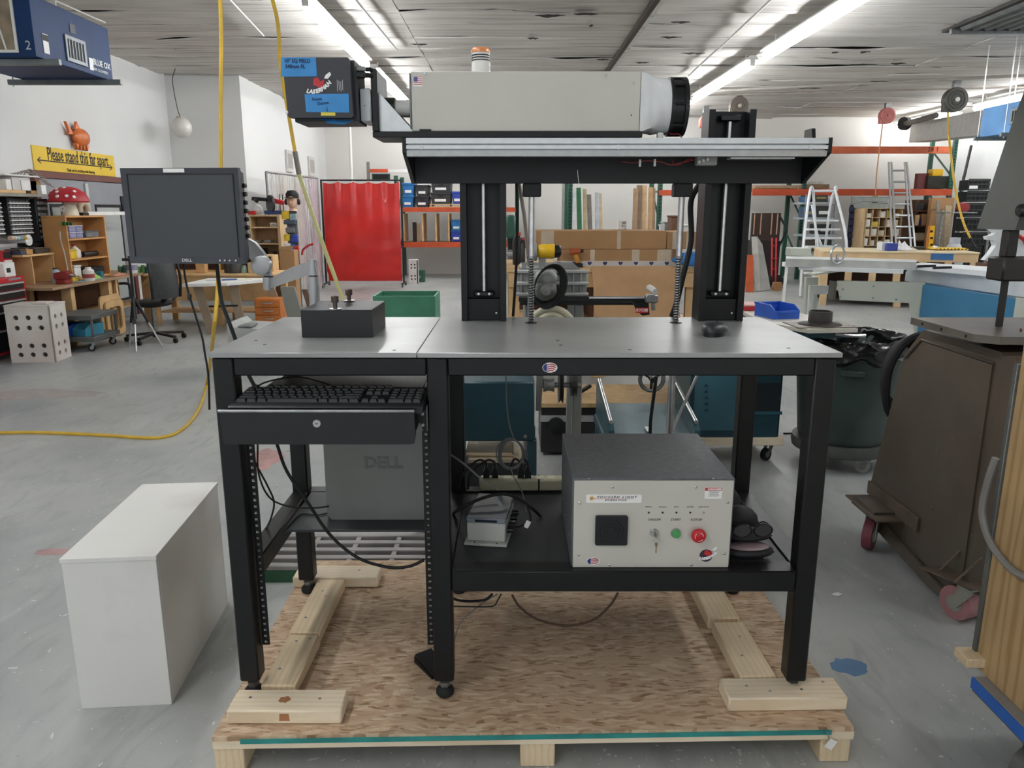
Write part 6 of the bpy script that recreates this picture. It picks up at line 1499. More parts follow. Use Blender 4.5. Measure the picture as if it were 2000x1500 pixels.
for nm,c_,lab,ya,yb,z,hgt in its:
 t=thing(nm,lab,nm.split('_')[1],(-4.66,(ya+yb)/2,z));m_=solid(c_,.4,var=.15)
 if nm=='white_jug':
  b=MB();b.lathe([(.055,z),(.062,z+.02),(.06,z+.08),(.03,z+.11),(.02,z+.12),(.02,z+hgt)],(-4.66,(ya+yb)/2,0),16);b.build('body',m_,t)
  b=MB();b.cyl((-4.66,(ya+yb)/2,z+hgt),(-4.66,(ya+yb)/2,z+hgt+.012),.022,n=12);b.build('cap',RED,t)
 elif nm=='black_roll':
  b=MB();b.cyl((-4.66,ya,z+.03),(-4.66,yb,z+.03),.03,n=14);b.build('roll',m_,t);b=MB();b.cyl((-4.66,yb,z+.03),(-4.66,yb+.01,z+.03),.012,n=10);b.build('core',PAPER,t)
 elif nm=='plastic_tub':
  for k in range(2):
   for j in range(2):b=MB();b.box(-4.75,-4.58,ya+j*.13,ya+j*.13+.12,z+k*.066,z+k*.066+.055,.006);b.build('tub',m_,t);b=MB();b.box(-4.755,-4.575,ya+j*.13-.003,ya+j*.13+.123,z+k*.066+.0555,z+k*.066+.0655,.002);b.build('lid',solid('#c9c9d6',.4),t)
 else:
  b=MB();b.box(-4.76,-4.58,ya,yb,z,z+hgt*.85,.006);b.build('body',m_,t);b=MB();b.box(-4.765,-4.575,ya-.003,yb+.003,z+hgt*.852,z+hgt,.003);b.build('lid',m_,t)
mq_=W(135,428,8.15);mx=max(mq_.x,-4.68)
mu=thing('toadstool_model','large model toadstool with red spotted cap standing on the bookshelf','ornament',(mx,8.18,BSZ+.02))
b=MB();b.lathe([(.085,BSZ+.0205),(.082,BSZ+.05),(.066,BSZ+.12),(.06,BSZ+.16),(.08,BSZ+.165)],(mx,8.18,0),22);b.build('stalk',solid('#ddd5bd',.6,var=.05),mu)
cz=BSZ+.155
def capf(r_,h_):return[(0.055,cz),(r_*.97,cz+.0),(r_,cz+.012),(r_*.95,cz+.05),(r_*.8,cz+.10),(r_*.52,cz+.14),(r_*.2,cz+.158),(0,cz+.16)]
b=MB();b.lathe(capf(.20,.15),(mx,8.18,0),32);b.build('cap',mat('toadstool_red','#b5242f',.5,0,.1,8),mu)
for(u,v)in((-.55,.05),(-.1,.45),(.35,.15),(-.35,.75),(.15,.9),(.75,.5),(.62,.1),(-.75,.5),(-.02,.12)):
 a=-PI/2+u*1.3;rr=.20*(1-v*.75);hh_=cz+.02+.135*(v**.6)
 rr=.2*math.sqrt(max(.02,1-((hh_-cz)/.162)**2))
 px_,py_=mx+rr*math.cos(a),8.18+rr*math.sin(a)
 b=MB();nrm=Vector((math.cos(a)*rr/.04,math.sin(a)*rr/.04,(hh_-cz)/.0262)).normalized();c0=Vector((px_,py_,hh_))
 b.cyl(c0-nrm*.004,c0+nrm*.006,.018,.014,12);b.build('spot',WHT,mu)
b=MB();fq_=Vector((mx-.02,8.18-.085,BSZ+.09))
for k in range(5):a=k*2*PI/5;b.cyl(fq_+Vector((.022*math.cos(a),-.004,.022*math.sin(a))),fq_+Vector((.022*math.cos(a),.0,.022*math.sin(a))),.014,n=8)
b.build('flower_print',WHT,mu,kind='stuff')
# caterpillar sticker, hanging cord on the bookshelf side
p=W(131,437,BSY0);b=MB()
t=thing('caterpillar_toy','green and black striped caterpillar pinned to the bookshelf side','toy',(p.x,BSY0-.01,p.z))
for k in range(6):b=MB();b.ell((p.x-.045+k*.018,BSY0-.012,p.z),(.011,.01,.02),10,6);b.build('segment',solid('#2f8f3a' if k%2==0 else '#16331c',.5),t)
cable('pale cord with switch hanging down the bookshelf side',[W(117,452,BSY0-.012),W(119,470,BSY0-.012),W(126,495,BSY0-.012),W(131,520,BSY0-.012),W(133,534,BSY0-.012)],.006,solid('#d0cdc6',.5))
# things behind the toadstool
p=W(176,408,8.45)
b=MB();b.tube([(-4.66+.0,8.5+.085*math.cos(PI*i/12),BSZ+.02+.0+.1*math.sin(PI*i/12)+.03)for i in range(13)],.035,10,1);b.build('tan_arch',solid('#b3a089',.6,var=.08),None,'tan padded arch beside the toadstool','arch')
b=MB();b.box(-4.76,-4.60,8.38,8.5,BSZ+.0205,BSZ+.05,.003);b.build('black_box',BLKM,None,'small black box between the toadstool and the white board','box')
b=MB();b.box(-4.72,-4.62,8.52,9.6,BSZ+.021,BSZ+.06,.002);b.build('white_plank',WHITEP,None,'white plank sticking out from the bookshelf top past the door','plank')
# second shelf on bench: open pine cubbies left of the bookshelf
cu=thing('cubby_shelf','low pine shelf under the parts cabinets on the left bench','shelf',(-4.85,7.6,BZ_))
for nm,a in(('top_board',(LEFT+.01,-4.70,7.42,7.94,.895,.915)),('divider',(LEFT+.02,-4.71,7.92,7.94,BZ_,.894)),('divider',(LEFT+.02,-4.71,7.56,7.575,BZ_,.894)),('back_board',(LEFT+.01,LEFT+.02,7.42,7.92,BZ_,.894))):
 b=MB();b.box(*a,.002);b.build(nm,BIRCH,cu)
for k,(ya,yb,hgt,c_,lab)in enumerate(((7.43,7.5,.04,'#3a3f55','dark blue tin on the low pine shelf'),(7.52,7.62,.05,'#b98a55','tan carton on the low pine shelf'),(7.66,7.9,.045,'#3a3328','dark tool tray on the low pine shelf'))):
 t=thing('tool_tray',lab,'tray',(-4.8,(ya+yb)/2,.9155));b=MB();b.box(LEFT+.06,-4.72,ya,yb,.9155,.9155+hgt,.003);b.build('body',solid(c_,.6,var=.15),t)
 b=MB();b.box(LEFT+.08,-4.74,ya+.02,yb-.02,.9158+hgt,.9155+hgt+.012,.003);b.build('contents',solid('#5d554c',.6,var=.4,scale=60),t)
# spools on a rod
sr=thing('spool_rack','black rack of thread spools with a white reel under the parts cabinets','rack',(-4.8,7.8,.95))
b=MB();p,q=WX(66,475,-4.80),WX(106,492,-4.80);b.box(LEFT+.001,-4.83,p.y,q.y,.985,p.z,.003);b.build('back_plate',BLKM,sr)
for k in range(6):
 p=WX(22+6*k,465,-4.80);b=MB();b.cyl((-4.80,p.y-.02,p.z),(-4.80,p.y+.02,p.z),.022,n=12);b.build('spool',solid(['#d0b8a0','#c9c9c9','#9fb8b5','#7f9cab','#c8a24a','#e0ddd5'][k],.5),sr)
p=WX(56,469,-4.79);b=MB();b.lathe([(.012,-4.80),(.055,-4.80),(.055,-4.785),(.012,-4.785)],(0,p.y,p.z),20,'X');b.build('white_reel',WHITEP,sr)
b=MB();b.cyl((-4.80,WX(20,465,-4.8).y,WX(20,465,-4.8).z),(-4.80,WX(60,468,-4.8).y,WX(60,468,-4.8).z),.006,n=8);b.build('rod',DSTEEL,sr)
# vise and odds on the bench
v=thing('bench_vise','red bench vise at the near end of the left bench','vise',(-4.45,7.72,BZ_))
VR=solid('#8f2f2c',.5,var=.2)
b=MB();b.box(-4.53,-4.43,7.60,7.72,BZ_+.0005,BZ_+.05,.006);b.build('base',VR,v)
b=MB();b.prism([(-4.54,BZ_+.05),(-4.42,BZ_+.05),(-4.40,BZ_+.11),(-4.44,BZ_+.13),(-4.54,BZ_+.11)],7.60,7.70);b.build('jaw',VR,v)
b=MB();b.cyl((-4.42,7.65,BZ_+.08),(-4.35,7.65,BZ_+.08),.014,n=12);b.build('screw',DSTEEL,v)
b=MB();b.cyl((-4.36,7.58,BZ_+.10),(-4.36,7.72,BZ_+.05),.006,n=8);b.build('handle',STEEL,v)
def jar(name,label,cat,x,y,z,r_,h_,c_,cap='#1b1b1d',lab_c=None):
 t=thing(name,label,cat,(x,y,z));b=MB();b.lathe([(r_*.95,z),(r_,z+.005),(r_,z+h_*.75),(r_*.6,z+h_*.88),(r_*.5,z+h_*.9)],(x,y,0),18);b.build('body',solid(c_,.35,var=.05),t)
 b=MB();b.cyl((x,y,z+h_*.9),(x,y,z+h_),r_*.52,n=14);b.build('cap',solid(cap,.4),t)
 if lab_c:b=MB();b.lathe([(r_+.001,z+h_*.2),(r_+.001,z+h_*.5)],(x,y,0),18);b.build('label',solid(lab_c,.5),t)
 return t
def onb(x,y):q=FL(x,y,BZ_);return q
q=onb(160,546);jar('glue_tub','white tub with red and grey label on the left bench','tub',-4.42,8.02,BZ_,.055,.14,'#e8e6e1','#e8e6e1','#a84a48')
q=onb(85,545);jar('spray_bottle','pale blue plastic bottle near the vise','bottle',-4.62,7.78,BZ_,.04,.15,'#aebccb','#20262e')
q=onb(247,538);jar('white_bottle','white jug with dark cap at the far end of the left bench','jug',-4.42,8.95,BZ_,.06,.20,'#e2dfdd','#2b2b2e','#8c8aa5')
for nm,lab,x0,x1,y0,y1,h_,c_ in(('yellow_box','yellow box behind the white tub on the bench',-4.60,-4.5,7.86,7.99,.055,'#d9a92b'),('drawing_mat','pale blue cutting mat along the front of the left bench',-4.52,-4.38,7.80,8.25,.004,'#8fb0b8'),('green_cloth','crumpled green cloth in a heap on the left bench',-4.52,-4.42,8.12,8.3,.06,'#9fc05a'),('blue_tin','small teal tin beside the green cloth',-4.5,-4.44,8.30,8.36,.07,'#2f6f86'),('red_rag','orange red rag on the far part of the left bench',-4.5,-4.38,8.5,8.8,.03,'#c98a72')):
 b=MB()
 if 'cloth' in nm or 'rag' in nm:
  b.grid(lambda u,v,x0=x0,x1=x1,y0=y0,y1=y1,h_=h_:(x0+(x1-x0)*u,y0+(y1-y0)*v,BZ_+.0042+h_*max(0.02,math.sin(PI*u)*math.sin(PI*v))*(.7+.8*noise.noise((u*5,v*5,x0*7)))),12,12,(0,0,-.002))
 else:b.box(x0,x1,y0,y1,BZ_+.0003,BZ_+h_,.002)
 b.build(nm,solid(c_,.6,var=.12),None,lab,nm.split('_')[1])
# plywood jigs leaning under the bench
for k,(px_,py_,w_,h_)in enumerate(((200,605,.26,.42),(208,608,.22,.36))):
 t=thing('plywood_ring',['large plywood frame leaning under the left bench','smaller plywood frame in front of the large one'][k],'frame',(-4.36+.04*k,8.2,0));y0=8.0+.05*k;x_=-4.345+.03*k
 o=rrect(y0,y0+.42-.05*k,.01,h_+.03,.06);i2=rrect(y0+.06,y0+.36-.05*k,.07,h_-.04,.04);n=len(o)
 b=MB();b.add([(x_,*p)for p in o]+[(x_,*p)for p in i2]+[(x_+.018,*p)for p in o]+[(x_+.018,*p)for p in i2],[(i,(i+1)%n,n+(i+1)%n,n+i)[::-1]for i in range(n)]+[(2*n+i,2*n+(i+1)%n,3*n+(i+1)%n,3*n+i)for i in range(n)]+[(i,(i+1)%n,2*n+(i+1)%n,2*n+i)for i in range(n)]+[(n+i,n+(i+1)%n,3*n+(i+1)%n,3*n+i)[::-1]for i in range(n)]);b.build('ring',BIRCH,t)
# wooden splayed leg of the far bench
b=MB();p,q=W(215,558,8.55),FL(226,655);b.prism([(W(208,558,8.55).x,.60),(W(228,558,8.55).x,.60),(W(240,655,8.55).x,.0),(W(206,655,8.55).x,0.)],8.53,8.57);b.build('sawhorse_leg',BIRCH,None,'splayed plywood trestle side standing at the far end of the left bench','trestle')
t=thing('wall_phone','black wall unit fixed beside the door behind the monitor','wall unit',(LEFT,WX(242,400,LEFT).y,WX(242,415,LEFT).z))
p,q=WX(237,383,LEFT+.05),WX(252,414,LEFT+.05);b=MB();b.box(LEFT+.001,LEFT+.05,p.y,q.y,q.z,p.z,.006);b.build('body',BLKP,t);b=MB();b.box(LEFT+.0505,LEFT+.056,p.y+.04,p.y+.09,q.z+.08,p.z-.05,.002);b.build('handset',WHITEP,t)
p,q=WX(242,432,LEFT+.004),WX(262,505,LEFT+.004);b=MB();b.box(LEFT+.001,LEFT+.004,p.y,q.y,q.z,p.z);t=b.build('notice_sheet',PAPER,None,'tall white notice sheet on the wall behind the monitor','notice');b=MB();b.box(LEFT+.0041,LEFT+.005,p.y+.02,q.y-.02,p.z-.07,p.z-.03);b.build('yellow_heading',SY,t)
# left background
def PB(b,x0,y0,x1,y1,Y,d,bev=.004):
 p,q=W((x0+x1)/2,y0,Y),W((x0+x1)/2,y1,Y);k=(W(x1,(y0+y1)/2,Y).x-W(x0,(y0+y1)/2,Y).x)/2;c=W((x0+x1)/2,(y0+y1)/2,Y).x
 return b.box(c-k,c+k,Y,Y+d,0 if y1>=540 else q.z,p.z,bev)
def base(x,y,Y,z=0.):q=W(x,y,Y);return(q.x,Y,z)
# plywood bench returning along the step of the wall
fb_=thing('corner_bench','plywood bench behind the office chair with green canisters on it','workbench',(-3.4,9.3,0))
b=MB();b.box(-4.3,-2.75,8.95,9.6,.585,.61,.002);b.build('worktop',BIRCH,fb_)
b=MB();b.box(-4.25,-2.8,8.97,8.985,.30,.584,.002);b.build('apron',BIRCH,fb_)
for x in(-4.25,-3.5,-2.87):b=MB();b.box(x,x+.07,8.99,9.06,0,.584,.002);b.build('leg',BIRCH,fb_);b=MB();b.box(x,x+.07,9.5,9.57,0,.584,.002);b.build('leg',BIRCH,fb_)
b=MB();b.box(-4.2,-2.8,9.1,9.55,.14,.16,.002);b.build('shelf',BIRCH,fb_)
cs2=thing('crate_shelf','open pine crate shelf on the corner bench behind the monitor','shelf',(-3.5,9.45,.61))
for a in((-4.2,-2.9,9.35,9.58,.61,.625),(-4.2,-2.9,9.35,9.58,.79,.805),(-4.2,-4.18,9.35,9.58,.6255,.7895),(-3.6,-3.58,9.35,9.58,.6255,.7895),(-2.92,-2.9,9.35,9.58,.6255,.7895),(-4.18,-2.92,9.57,9.58,.626,.789)):
 b=MB();b.box(*a,.001);b.build('board',BIRCH if a[2]<9.5 else BROWN,cs2)
for k in range(9):
 x=W(236+k*9,538,9.1).x;t=thing('canister',['first green canister of the row nearest the white jug','second canister of the row, dark green','third canister of the row','fourth canister of the row','fifth canister, in the middle of the row','sixth canister of the row','seventh canister of the row','eighth canister of the row','last canister of the row beside the chair back'][k],'canister',(x,9.1,.61),group='green canisters in a row')
 b=MB();b.cyl((x,9.1,.6105),(x,9.1,.69),.025,n=12);b.build('body',solid(['#4d7d4a','#2f5f6a','#cfd8c0','#2c4f8a','#7fb05a'][k%5],.4),t)
 b=MB();b.cyl((x,9.1,.69),(x,9.1,.705),.02,n=12);b.build('cap',solid(['#d9d9d0','#3a7a3f'][k%2],.4),t)
for nm,lab,px_,py_,w_,h_,c_ in(('stool_seat','dark round seat pad leaning on the corner bench',460,540,30,30,'#3a3a38'),('wood_block','pine block at the end of the corner bench',395,530,18,28,'#c9a172'),('jam_jar','clear green jar on the corner bench',478,540,14,14,'#7f9a88'),('tan_carton','tan carton beside the jar on the corner bench',500,540,24,20,'#c8a880'),('black_boot','black boot shape on the corner bench',447,535,16,26,'#2a2a2a'),('grey_sander','grey power sander at the end of the corner bench',520,536,20,22,'#8f9290')):
 p=W(px_,py_,9.15);r_=w_*9.1/1490/2;hh=h_*9.1/1490
 t=thing(nm,lab,nm.split('_')[1],(p.x,9.15,.611));b=MB()
 if 'block' in nm or 'carton' in nm:b.box(p.x-r_,p.x+r_,9.10,9.2,.611,.611+hh,.003)
 else:b.lathe([(r_,.611),(r_*1.03,.611+hh*.2),(r_*.9,.611+hh*.7),(r_*.6,.611+hh*.9)],(p.x,9.15,0),14)
 b.build('body',solid(c_,.5,var=.12),t);b=MB();b.cyl((p.x,9.15,.611+hh*.9 if 'block' not in nm and 'carton' not in nm else.611+hh),(p.x,9.15,.611+hh*1.04),r_*.5,n=12);b.build('top',solid(c_,.5,var=.12),t)
# white desk with splayed legs
wdk=thing('white_desk','white topped angular desk behind the office chair','desk',(-3.15,8.6,0))
tp2=[(-3.52,8.15),(-3.08,8.28),(-2.80,8.72),(-2.80,8.9),(-3.52,8.9)]
b=MB();b.prism(tp2,.54,.57,'Z');b.build('top',WHITEP,wdk)
for(x0,x1,y)in((-3.48,-3.30,8.35),(-3.14,-3.02,8.5),(-2.86,-2.64,8.83)):
 b=MB();b.prism([(x0,.539),(x0+.10,.539),(x1+.03,0),(x1-.06,0)],y-.012,y+.012);b.build('leg',solid('#a3907b',.6,var=.08),wdk)
b=MB();b.bar((-3.4,8.4,.3),(-3.05,8.5,.3),.02,.02);b.build('stretcher',BLKM,wdk)
b=MB();b.prism([(W(548,560,7.6).x,W(548,560,7.6).z),(W(575,560,7.6).x,W(575,560,7.6).z),(W(608,665,7.6).x,0),(W(575,665,7.6).x,0)],7.58,7.63);pl_=b.build('grey_trestle',solid('#8f9088',.5,var=.06),None,'grey splayed trestle leg beside the orange drawer unit','trestle')
b=MB();b.prism([(W(590,565,7.75).x,W(590,565,7.75).z),(W(600,565,7.75).x,W(600,565,7.75).z),(W(640,650,7.75).x,0),(W(622,650,7.75).x,0)],7.73,7.76);b.build('brown_trestle',solid('#7a6150',.6,var=.1),None,'brown plywood leg leaning behind the grey trestle','trestle')
for k,(px_,c_)in enumerate(((420,'#d5d8dc'),(445,'#3d5f9a'),(470,'#e8e2d0'))):
 p=W(px_,548,8.6);b=MB();b.cb((p.x,8.6+.05*k,.575),(.16,.11,.009),.001,.3*k);b.build('notepad',solid(c_,.6,var=.05),None,['white papers on the white desk','blue folder on the white desk','cream envelope on the white desk'][k],'papers')
# office chair
oc=thing('office_chair','black mesh office chair on a star base beside the tripod','chair',(W(305,660,7.9).x,7.9,0),-PI/2-.45,w=False)
b=MB();b.ell((0,0,.40),(.21,.20,.045),20,8);b.build('seat',BLKM,oc)
b=MB();b.grid(lambda u,v:(-.16+.32*u+.0,.20+.05*math.cos(PI*(u-.5))+.05*v-.10*v*v,.46+.42*v-.03*abs(u-.5)*v),8,8,(0,.015,0));b.build('backrest',mat('mesh_grey','#3a3b3c',.7,0,.3,80),oc)
b=MB();b.tube([(-.17,.22,.46),(-.18,.23,.68),(-.15,.19,.86),(0,.17,.90),(.15,.19,.86),(.18,.23,.68),(.17,.22,.46)],.014,8);b.build('back_frame',BLKP,oc)
b=MB();b.bar((0,.1,.37),(0,.24,.50),.05,.02,.004);b.build('back_bracket',BLKP,oc)
for s in(-1,1):
 b=MB();b.tube([(s*.20,.05,.40),(s*.26,.05,.46),(s*.26,.02,.60),(s*.25,-.04,.62),(s*.25,-.14,.615)],.014,8);b.build('armrest',BLKP,oc)
b=MB();b.cyl((0,0,.08),(0,0,.37),.022,n=14);b.build('column',DSTEEL,oc)
for k in range(5):
 a=2*PI*k/5+.3;e=(.29*math.cos(a),.29*math.sin(a));b=MB();b.bar((0,0,.09),(*e,.065),.04,.025,.005);lg=b.build('base_arm',BLKP,oc)
 b=MB();b.cyl((e[0]-.012,e[1],.026),(e[0]+.012,e[1],.026),.026,n=12);b.build('wheel',RUB,lg)
# tripod with bracket
tp3=thing('tripod','black and silver tripod standing in front of the office chair','tripod',base(253,660,7.4))
q=W(253,510,7.4)
b=MB();b.cyl((q.x,7.4,.30),(q.x,7.4,q.z),.012,n=10);b.build('column',BLKP,tp3)
b=MB();b.box(q.x-.06,q.x+.05,7.37,7.43,q.z,q.z+.03,.006);b.build('head',BLKP,tp3)
for(dx,dy)in((-.16,.12),(.03,-.12),(.17,.14)):
 b=MB();b.cyl((q.x,7.4,.52),(q.x+dx*.5,7.4+dy*.5,.26),.014,n=8);lg=b.build('leg',BLKP,tp3)
 b=MB();b.cyl((q.x+dx*.5,7.4+dy*.5,.26),(q.x+dx,7.4+dy,0.),.009,n=8);b.build('lower_leg',STEEL,lg)
# orange drawer unit
du=thing('drawer_unit','small orange wooden unit with four drawers under the white desk','drawers',base(522,620,8.55))
b=MB();p,q=W(496,584,8.55),W(549,624,8.55);b.box(p.x,q.x,8.55,8.78,0,p.z,.005);b.build('case',mat('orange_wood','#c06f2a',.5,0,.12,6),du)
hd_=(p.z-.02)/4
for k in range(4):
 b=MB();b.box(p.x+.015,q.x-.015,8.538,8.5495,.015+k*hd_,.005+(k+1)*hd_,.003);dd_=b.build('drawer',mat('orange_wood','#c06f2a'),du)
 b=MB();zc_=.012+(k+.6)*hd_;b.tube([(p.x+.09,8.536,zc_),(p.x+.12,8.525,zc_-.004),(p.x+.18,8.525,zc_-.004),(p.x+.21,8.536,zc_)],.006,6);b.build('handle',STEEL,dd_)
# grey machine base in front of it
gm=thing('grey_machine_base','light grey cast machine base on the floor behind the bench corner','machine',base(485,640,6.3))
b=MB();b.prism([(W(437,0,6.3).x if False else W(440,605,6.3).x,0),(W(535,640,6.3).x,0),(W(533,628,6.3).x,.28),(W(520,614,6.3).x,.33),(W(500,612,6.3).x,.37),(W(455,606,6.3).x,.38),(W(445,606,6.3).x,.42),(W(440,600,6.3).x,.42)],6.3,6.75);b.build('body',solid('#a9aca8',.5,var=.06),gm)
b=MB();p=W(472,610,6.3);b.box(p.x-.05,p.x+.06,6.32,6.5,.38,.395,.003);b.build('plate',DSTEEL,gm)
# second bookshelf with tools on top
b2=thing('pine_shelving','tall pine shelf unit against the wall right of the monitor','bookshelf',base(520,560,10.9))
x0,x1=W(489,470,10.9).x,W(549,470,10.9).x;zt2=W(520,419,10.9).z
PN2=mat('pine_light','#d3b48a',.55,0,.1,5)
for a in((x0,x0+.02,10.9,11.2,0,zt2),(x1-.04,x1,10.9,11.2,0,zt2)):b=MB();b.box(*a,.002);b.build('side_panel',PN2,b2)
for y_ in(420,443,475,510,540):zz=W(520,y_,10.9).z;b=MB();b.box(x0+.0205,x1-.0405,10.905,11.2,zz-.02,zz,.002);b.build('shelf',PN2,b2)
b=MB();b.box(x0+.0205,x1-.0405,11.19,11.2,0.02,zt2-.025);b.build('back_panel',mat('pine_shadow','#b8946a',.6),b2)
for k,(px_,py_,w_,h_,c_,lab)in enumerate(((535,443,14,8,'#cfc8bb','pale scoop on the upper pine shelf'),(500,475,16,5,'#77736b','grey tray on the middle pine shelf'),(523,475,12,6,'#8a8a86','metal clamp on the middle pine shelf'),(498,510,10,20,'#3a3632','dark book on the lower pine shelf'),(512,510,12,24,'#26282a','black file box on the lower pine shelf'),(530,510,10,18,'#453a30','brown folder on the lower pine shelf'))):
 zz=W(520,py_,10.9).z;t=thing('shelf_item',lab,'box',(W(px_,py_,10.95).x,10.95,zz));r_=w_*10.8/1490/2;hh=h_*10.8/1490
 b=MB();b.box(W(px_,py_,10.95).x-r_,W(px_,py_,10.95).x+r_,10.93,11.1,zz+.002,zz+hh,.006);b.build('body',solid(c_,.5,var=.15),t)
 b=MB();b.box(W(px_,py_,10.95).x-r_*.6,W(px_,py_,10.95).x+r_*.6,10.925,10.9295,zz+hh*.3,zz+hh*.6);b.build('label',solid('#8f8a80',.5),t)
ct=thing('chop_saw','black and red cut-off saw with a tall disc on the pine shelf unit','saw',base(520,415,11.0,zt2))
p=W(528,399,11.0)
b=MB();b.cyl((p.x-.012,11.0,p.z),(p.x+.012,11.02,p.z),.125,n=26);dsc=b.build('disc',mat('disc_black','#242526',.45),ct)
b=MB();b.cyl((p.x+.012,11.0,p.z-.01),(p.x+.03,11.02,p.z-.01),.05,n=18);b.build('hub',STEEL,dsc)
b=MB();b.bar(W(492,388,11.0),W(522,390,11.0),.05,.05,.01);b.build('handle',BLKP,ct)
b=MB();b.cyl(W(498,390,10.98),W(502,393,10.94),.025,n=12);b.build('knob',BLKP,ct)
b=MB();b.bar(W(534,392,11.0),W(555,396,11.0),.07,.06,.01);b.build('motor',RED,ct)
b=MB();b.box(W(518,415,11.0).x,W(553,415,11.0).x,10.95,11.15,zt2+.0005,zt2+.055,.006);b.build('base',solid('#2a3a66',.5),ct)
for k in range(2):q=W(546+k*6,388,11.0);b=MB();b.cyl((q.x,11.0,zt2+.056),(q.x,11.0,q.z+.06),.007,n=8);b.build('guard_rod',BLKP,ct)
b=MB();b.ell((W(501,408,11.05).x,11.1,zt2+.07),(.07,.07,.07),16,8);b.build('white_bag',solid('#e6e5e3',.5),None,'white crumpled bag behind the cut-off saw','bag')
b=MB();p=W(491,414,11.0);b.box(p.x-.04,p.x+.06,10.95,11.02,zt2+.0005,zt2+.05,.004);b.build('red_tin',RED,None,'small red tin at the near edge of the pine shelf unit','tin')
# display stand with dummy head
ds=thing('display_stand','narrow wire display stand hung with coloured packs beside the pine shelf','stand',base(568,560,10.6))
xs=W(568,470,10.6).x
b=MB();b.box(xs-.05,xs+.09,10.64,10.66,0,W(568,412,10.6).z,.002);b.build('back_panel',mat('wire_grey','#6b7076',.5,.2,.3,40),ds)
b=MB();b.box(xs-.12,xs+.14,10.5,10.8,0,.02,.003);b.build('foot',DSTEEL,ds)
for k,(dx,py_,w_,h_,c_)in enumerate(((-.05,420,.1,.11,'#d9b52c'),(.05,424,.09,.09,'#8fa3ad'),(.0,434,.16,.06,'#4a5560'),(.0,450,.12,.07,'#6d6f70'),(-.05,464,.08,.09,'#d2b42f'),(.05,466,.1,.10,'#2b48a8'),(-.05,482,.09,.09,'#e2e4e8'),(.02,484,.06,.09,'#2f6fc0'),(.07,486,.06,.08,'#c0392b'))):
 zz=W(568,py_,10.6).z;b=MB();b.box(xs+dx-w_/2,xs+dx+w_/2,10.585,10.635,zz-h_/2,zz+h_/2,.006);b.build('hanging_pack',solid(c_,.4,var=.2,scale=30),ds)
dh=thing('dummy_head','dummy head in a black cap and ear defenders on the display stand','dummy',(xs,10.62,W(568,412,10.6).z))
zh=W(568,412,10.6).z;hx=W(571,395,10.6).x
b=MB();b.ell((hx,10.6,zh+.135),(.072,.09,.105),20,12);b.lathe([(.06,zh),(.045,zh+.02),(.045,zh+.07)],(hx,10.62,0),14);hd2=b.build('head',solid('#d8b096',.5,var=.06),dh)
b=MB();b.ell((hx,10.508,zh+.12),(.014,.02,.022),8,6);b.build('nose',solid('#d8b096',.5,var=.06),dh)
b=MB();b.lathe([(.1,zh+.17),(.1,zh+.178),(.085,zh+.18),(.088,zh+.22),(.06,zh+.265),(0,zh+.275)],(hx,10.61,0),20);b.build('cap',BLKM,dh)
b=MB();b.box(hx-.06,hx+.06,10.44,10.54,zh+.168,zh+.176,.003);b.build('cap_peak',BLKM,dh)
for s in(-1,1):b=MB();b.ell((hx+s*.085,10.61,zh+.12),(.025,.035,.045),10,6);b.build('ear_cup',BLKP,dh)
t=thing('open_carton','open cardboard carton in front of the pine shelf unit','carton',base(560,515,10.3))
b=MB();p,q=W(545,489,10.3),W(576,517,10.3);b.box(p.x,q.x,10.3,10.5,0,p.z,.003);b.build('box',CARD,t);b=MB();b.prism([(p.x,p.z+.001),(q.x-.03,p.z+.001),(q.x,p.z+.06),(p.x+.03,p.z+.05)],10.295,10.299);b.build('flap',CARD,t)
p=W(590,485,10.7);b=MB();b.tube([W(590,498,10.7),W(592,488,10.7),W(602,480,10.7),W(612,476,10.7)],.016,8);ck=b.build('red_hook',solid('#b2323c',.4),None,'red hooked handle seen in front of the strip curtain','handle')
# clear strip curtain on its frame
sc_=thing('strip_curtain','clear plastic strip curtain hanging on a rail beside the wall','curtain',(-3.35,12.2,0))
SM=mat('strip_vinyl','#c9c5bd',.2,0,.08,3,alpha=.5,coat=.3)
ya,yb=11.32,13.45;zt3=1.87
def SX(y):return-3.52+.2*(y-ya)/(yb-ya)
b=MB();b.cyl((SX(ya),ya,zt3),(SX(yb),yb,zt3),.016,n=10);b.build('rail',DSTEEL,sc_)
for y in(ya,yb):b=MB();b.cyl((SX(y),y,0),(SX(y),y,zt3),.018,n=10);b.build('post',DSTEEL,sc_)
n=20
for k in range(n):
 y=ya+.04+(yb-ya-.08)*k/n;b=MB()
 b.grid(lambda u,v,y=y,k=k:(SX(y)+.018+.008*math.sin(u*PI+k)+.01*noise.noise((v*4,k,u)),y+.13*u,zt3-.012-(zt3-.08)*v),4,8,(.003,0,0));b.build('strip',SM if k<12 else mat('strip_vinyl2','#c0b6bc',.2,0,.1,3,alpha=.55,coat=.3),sc_)
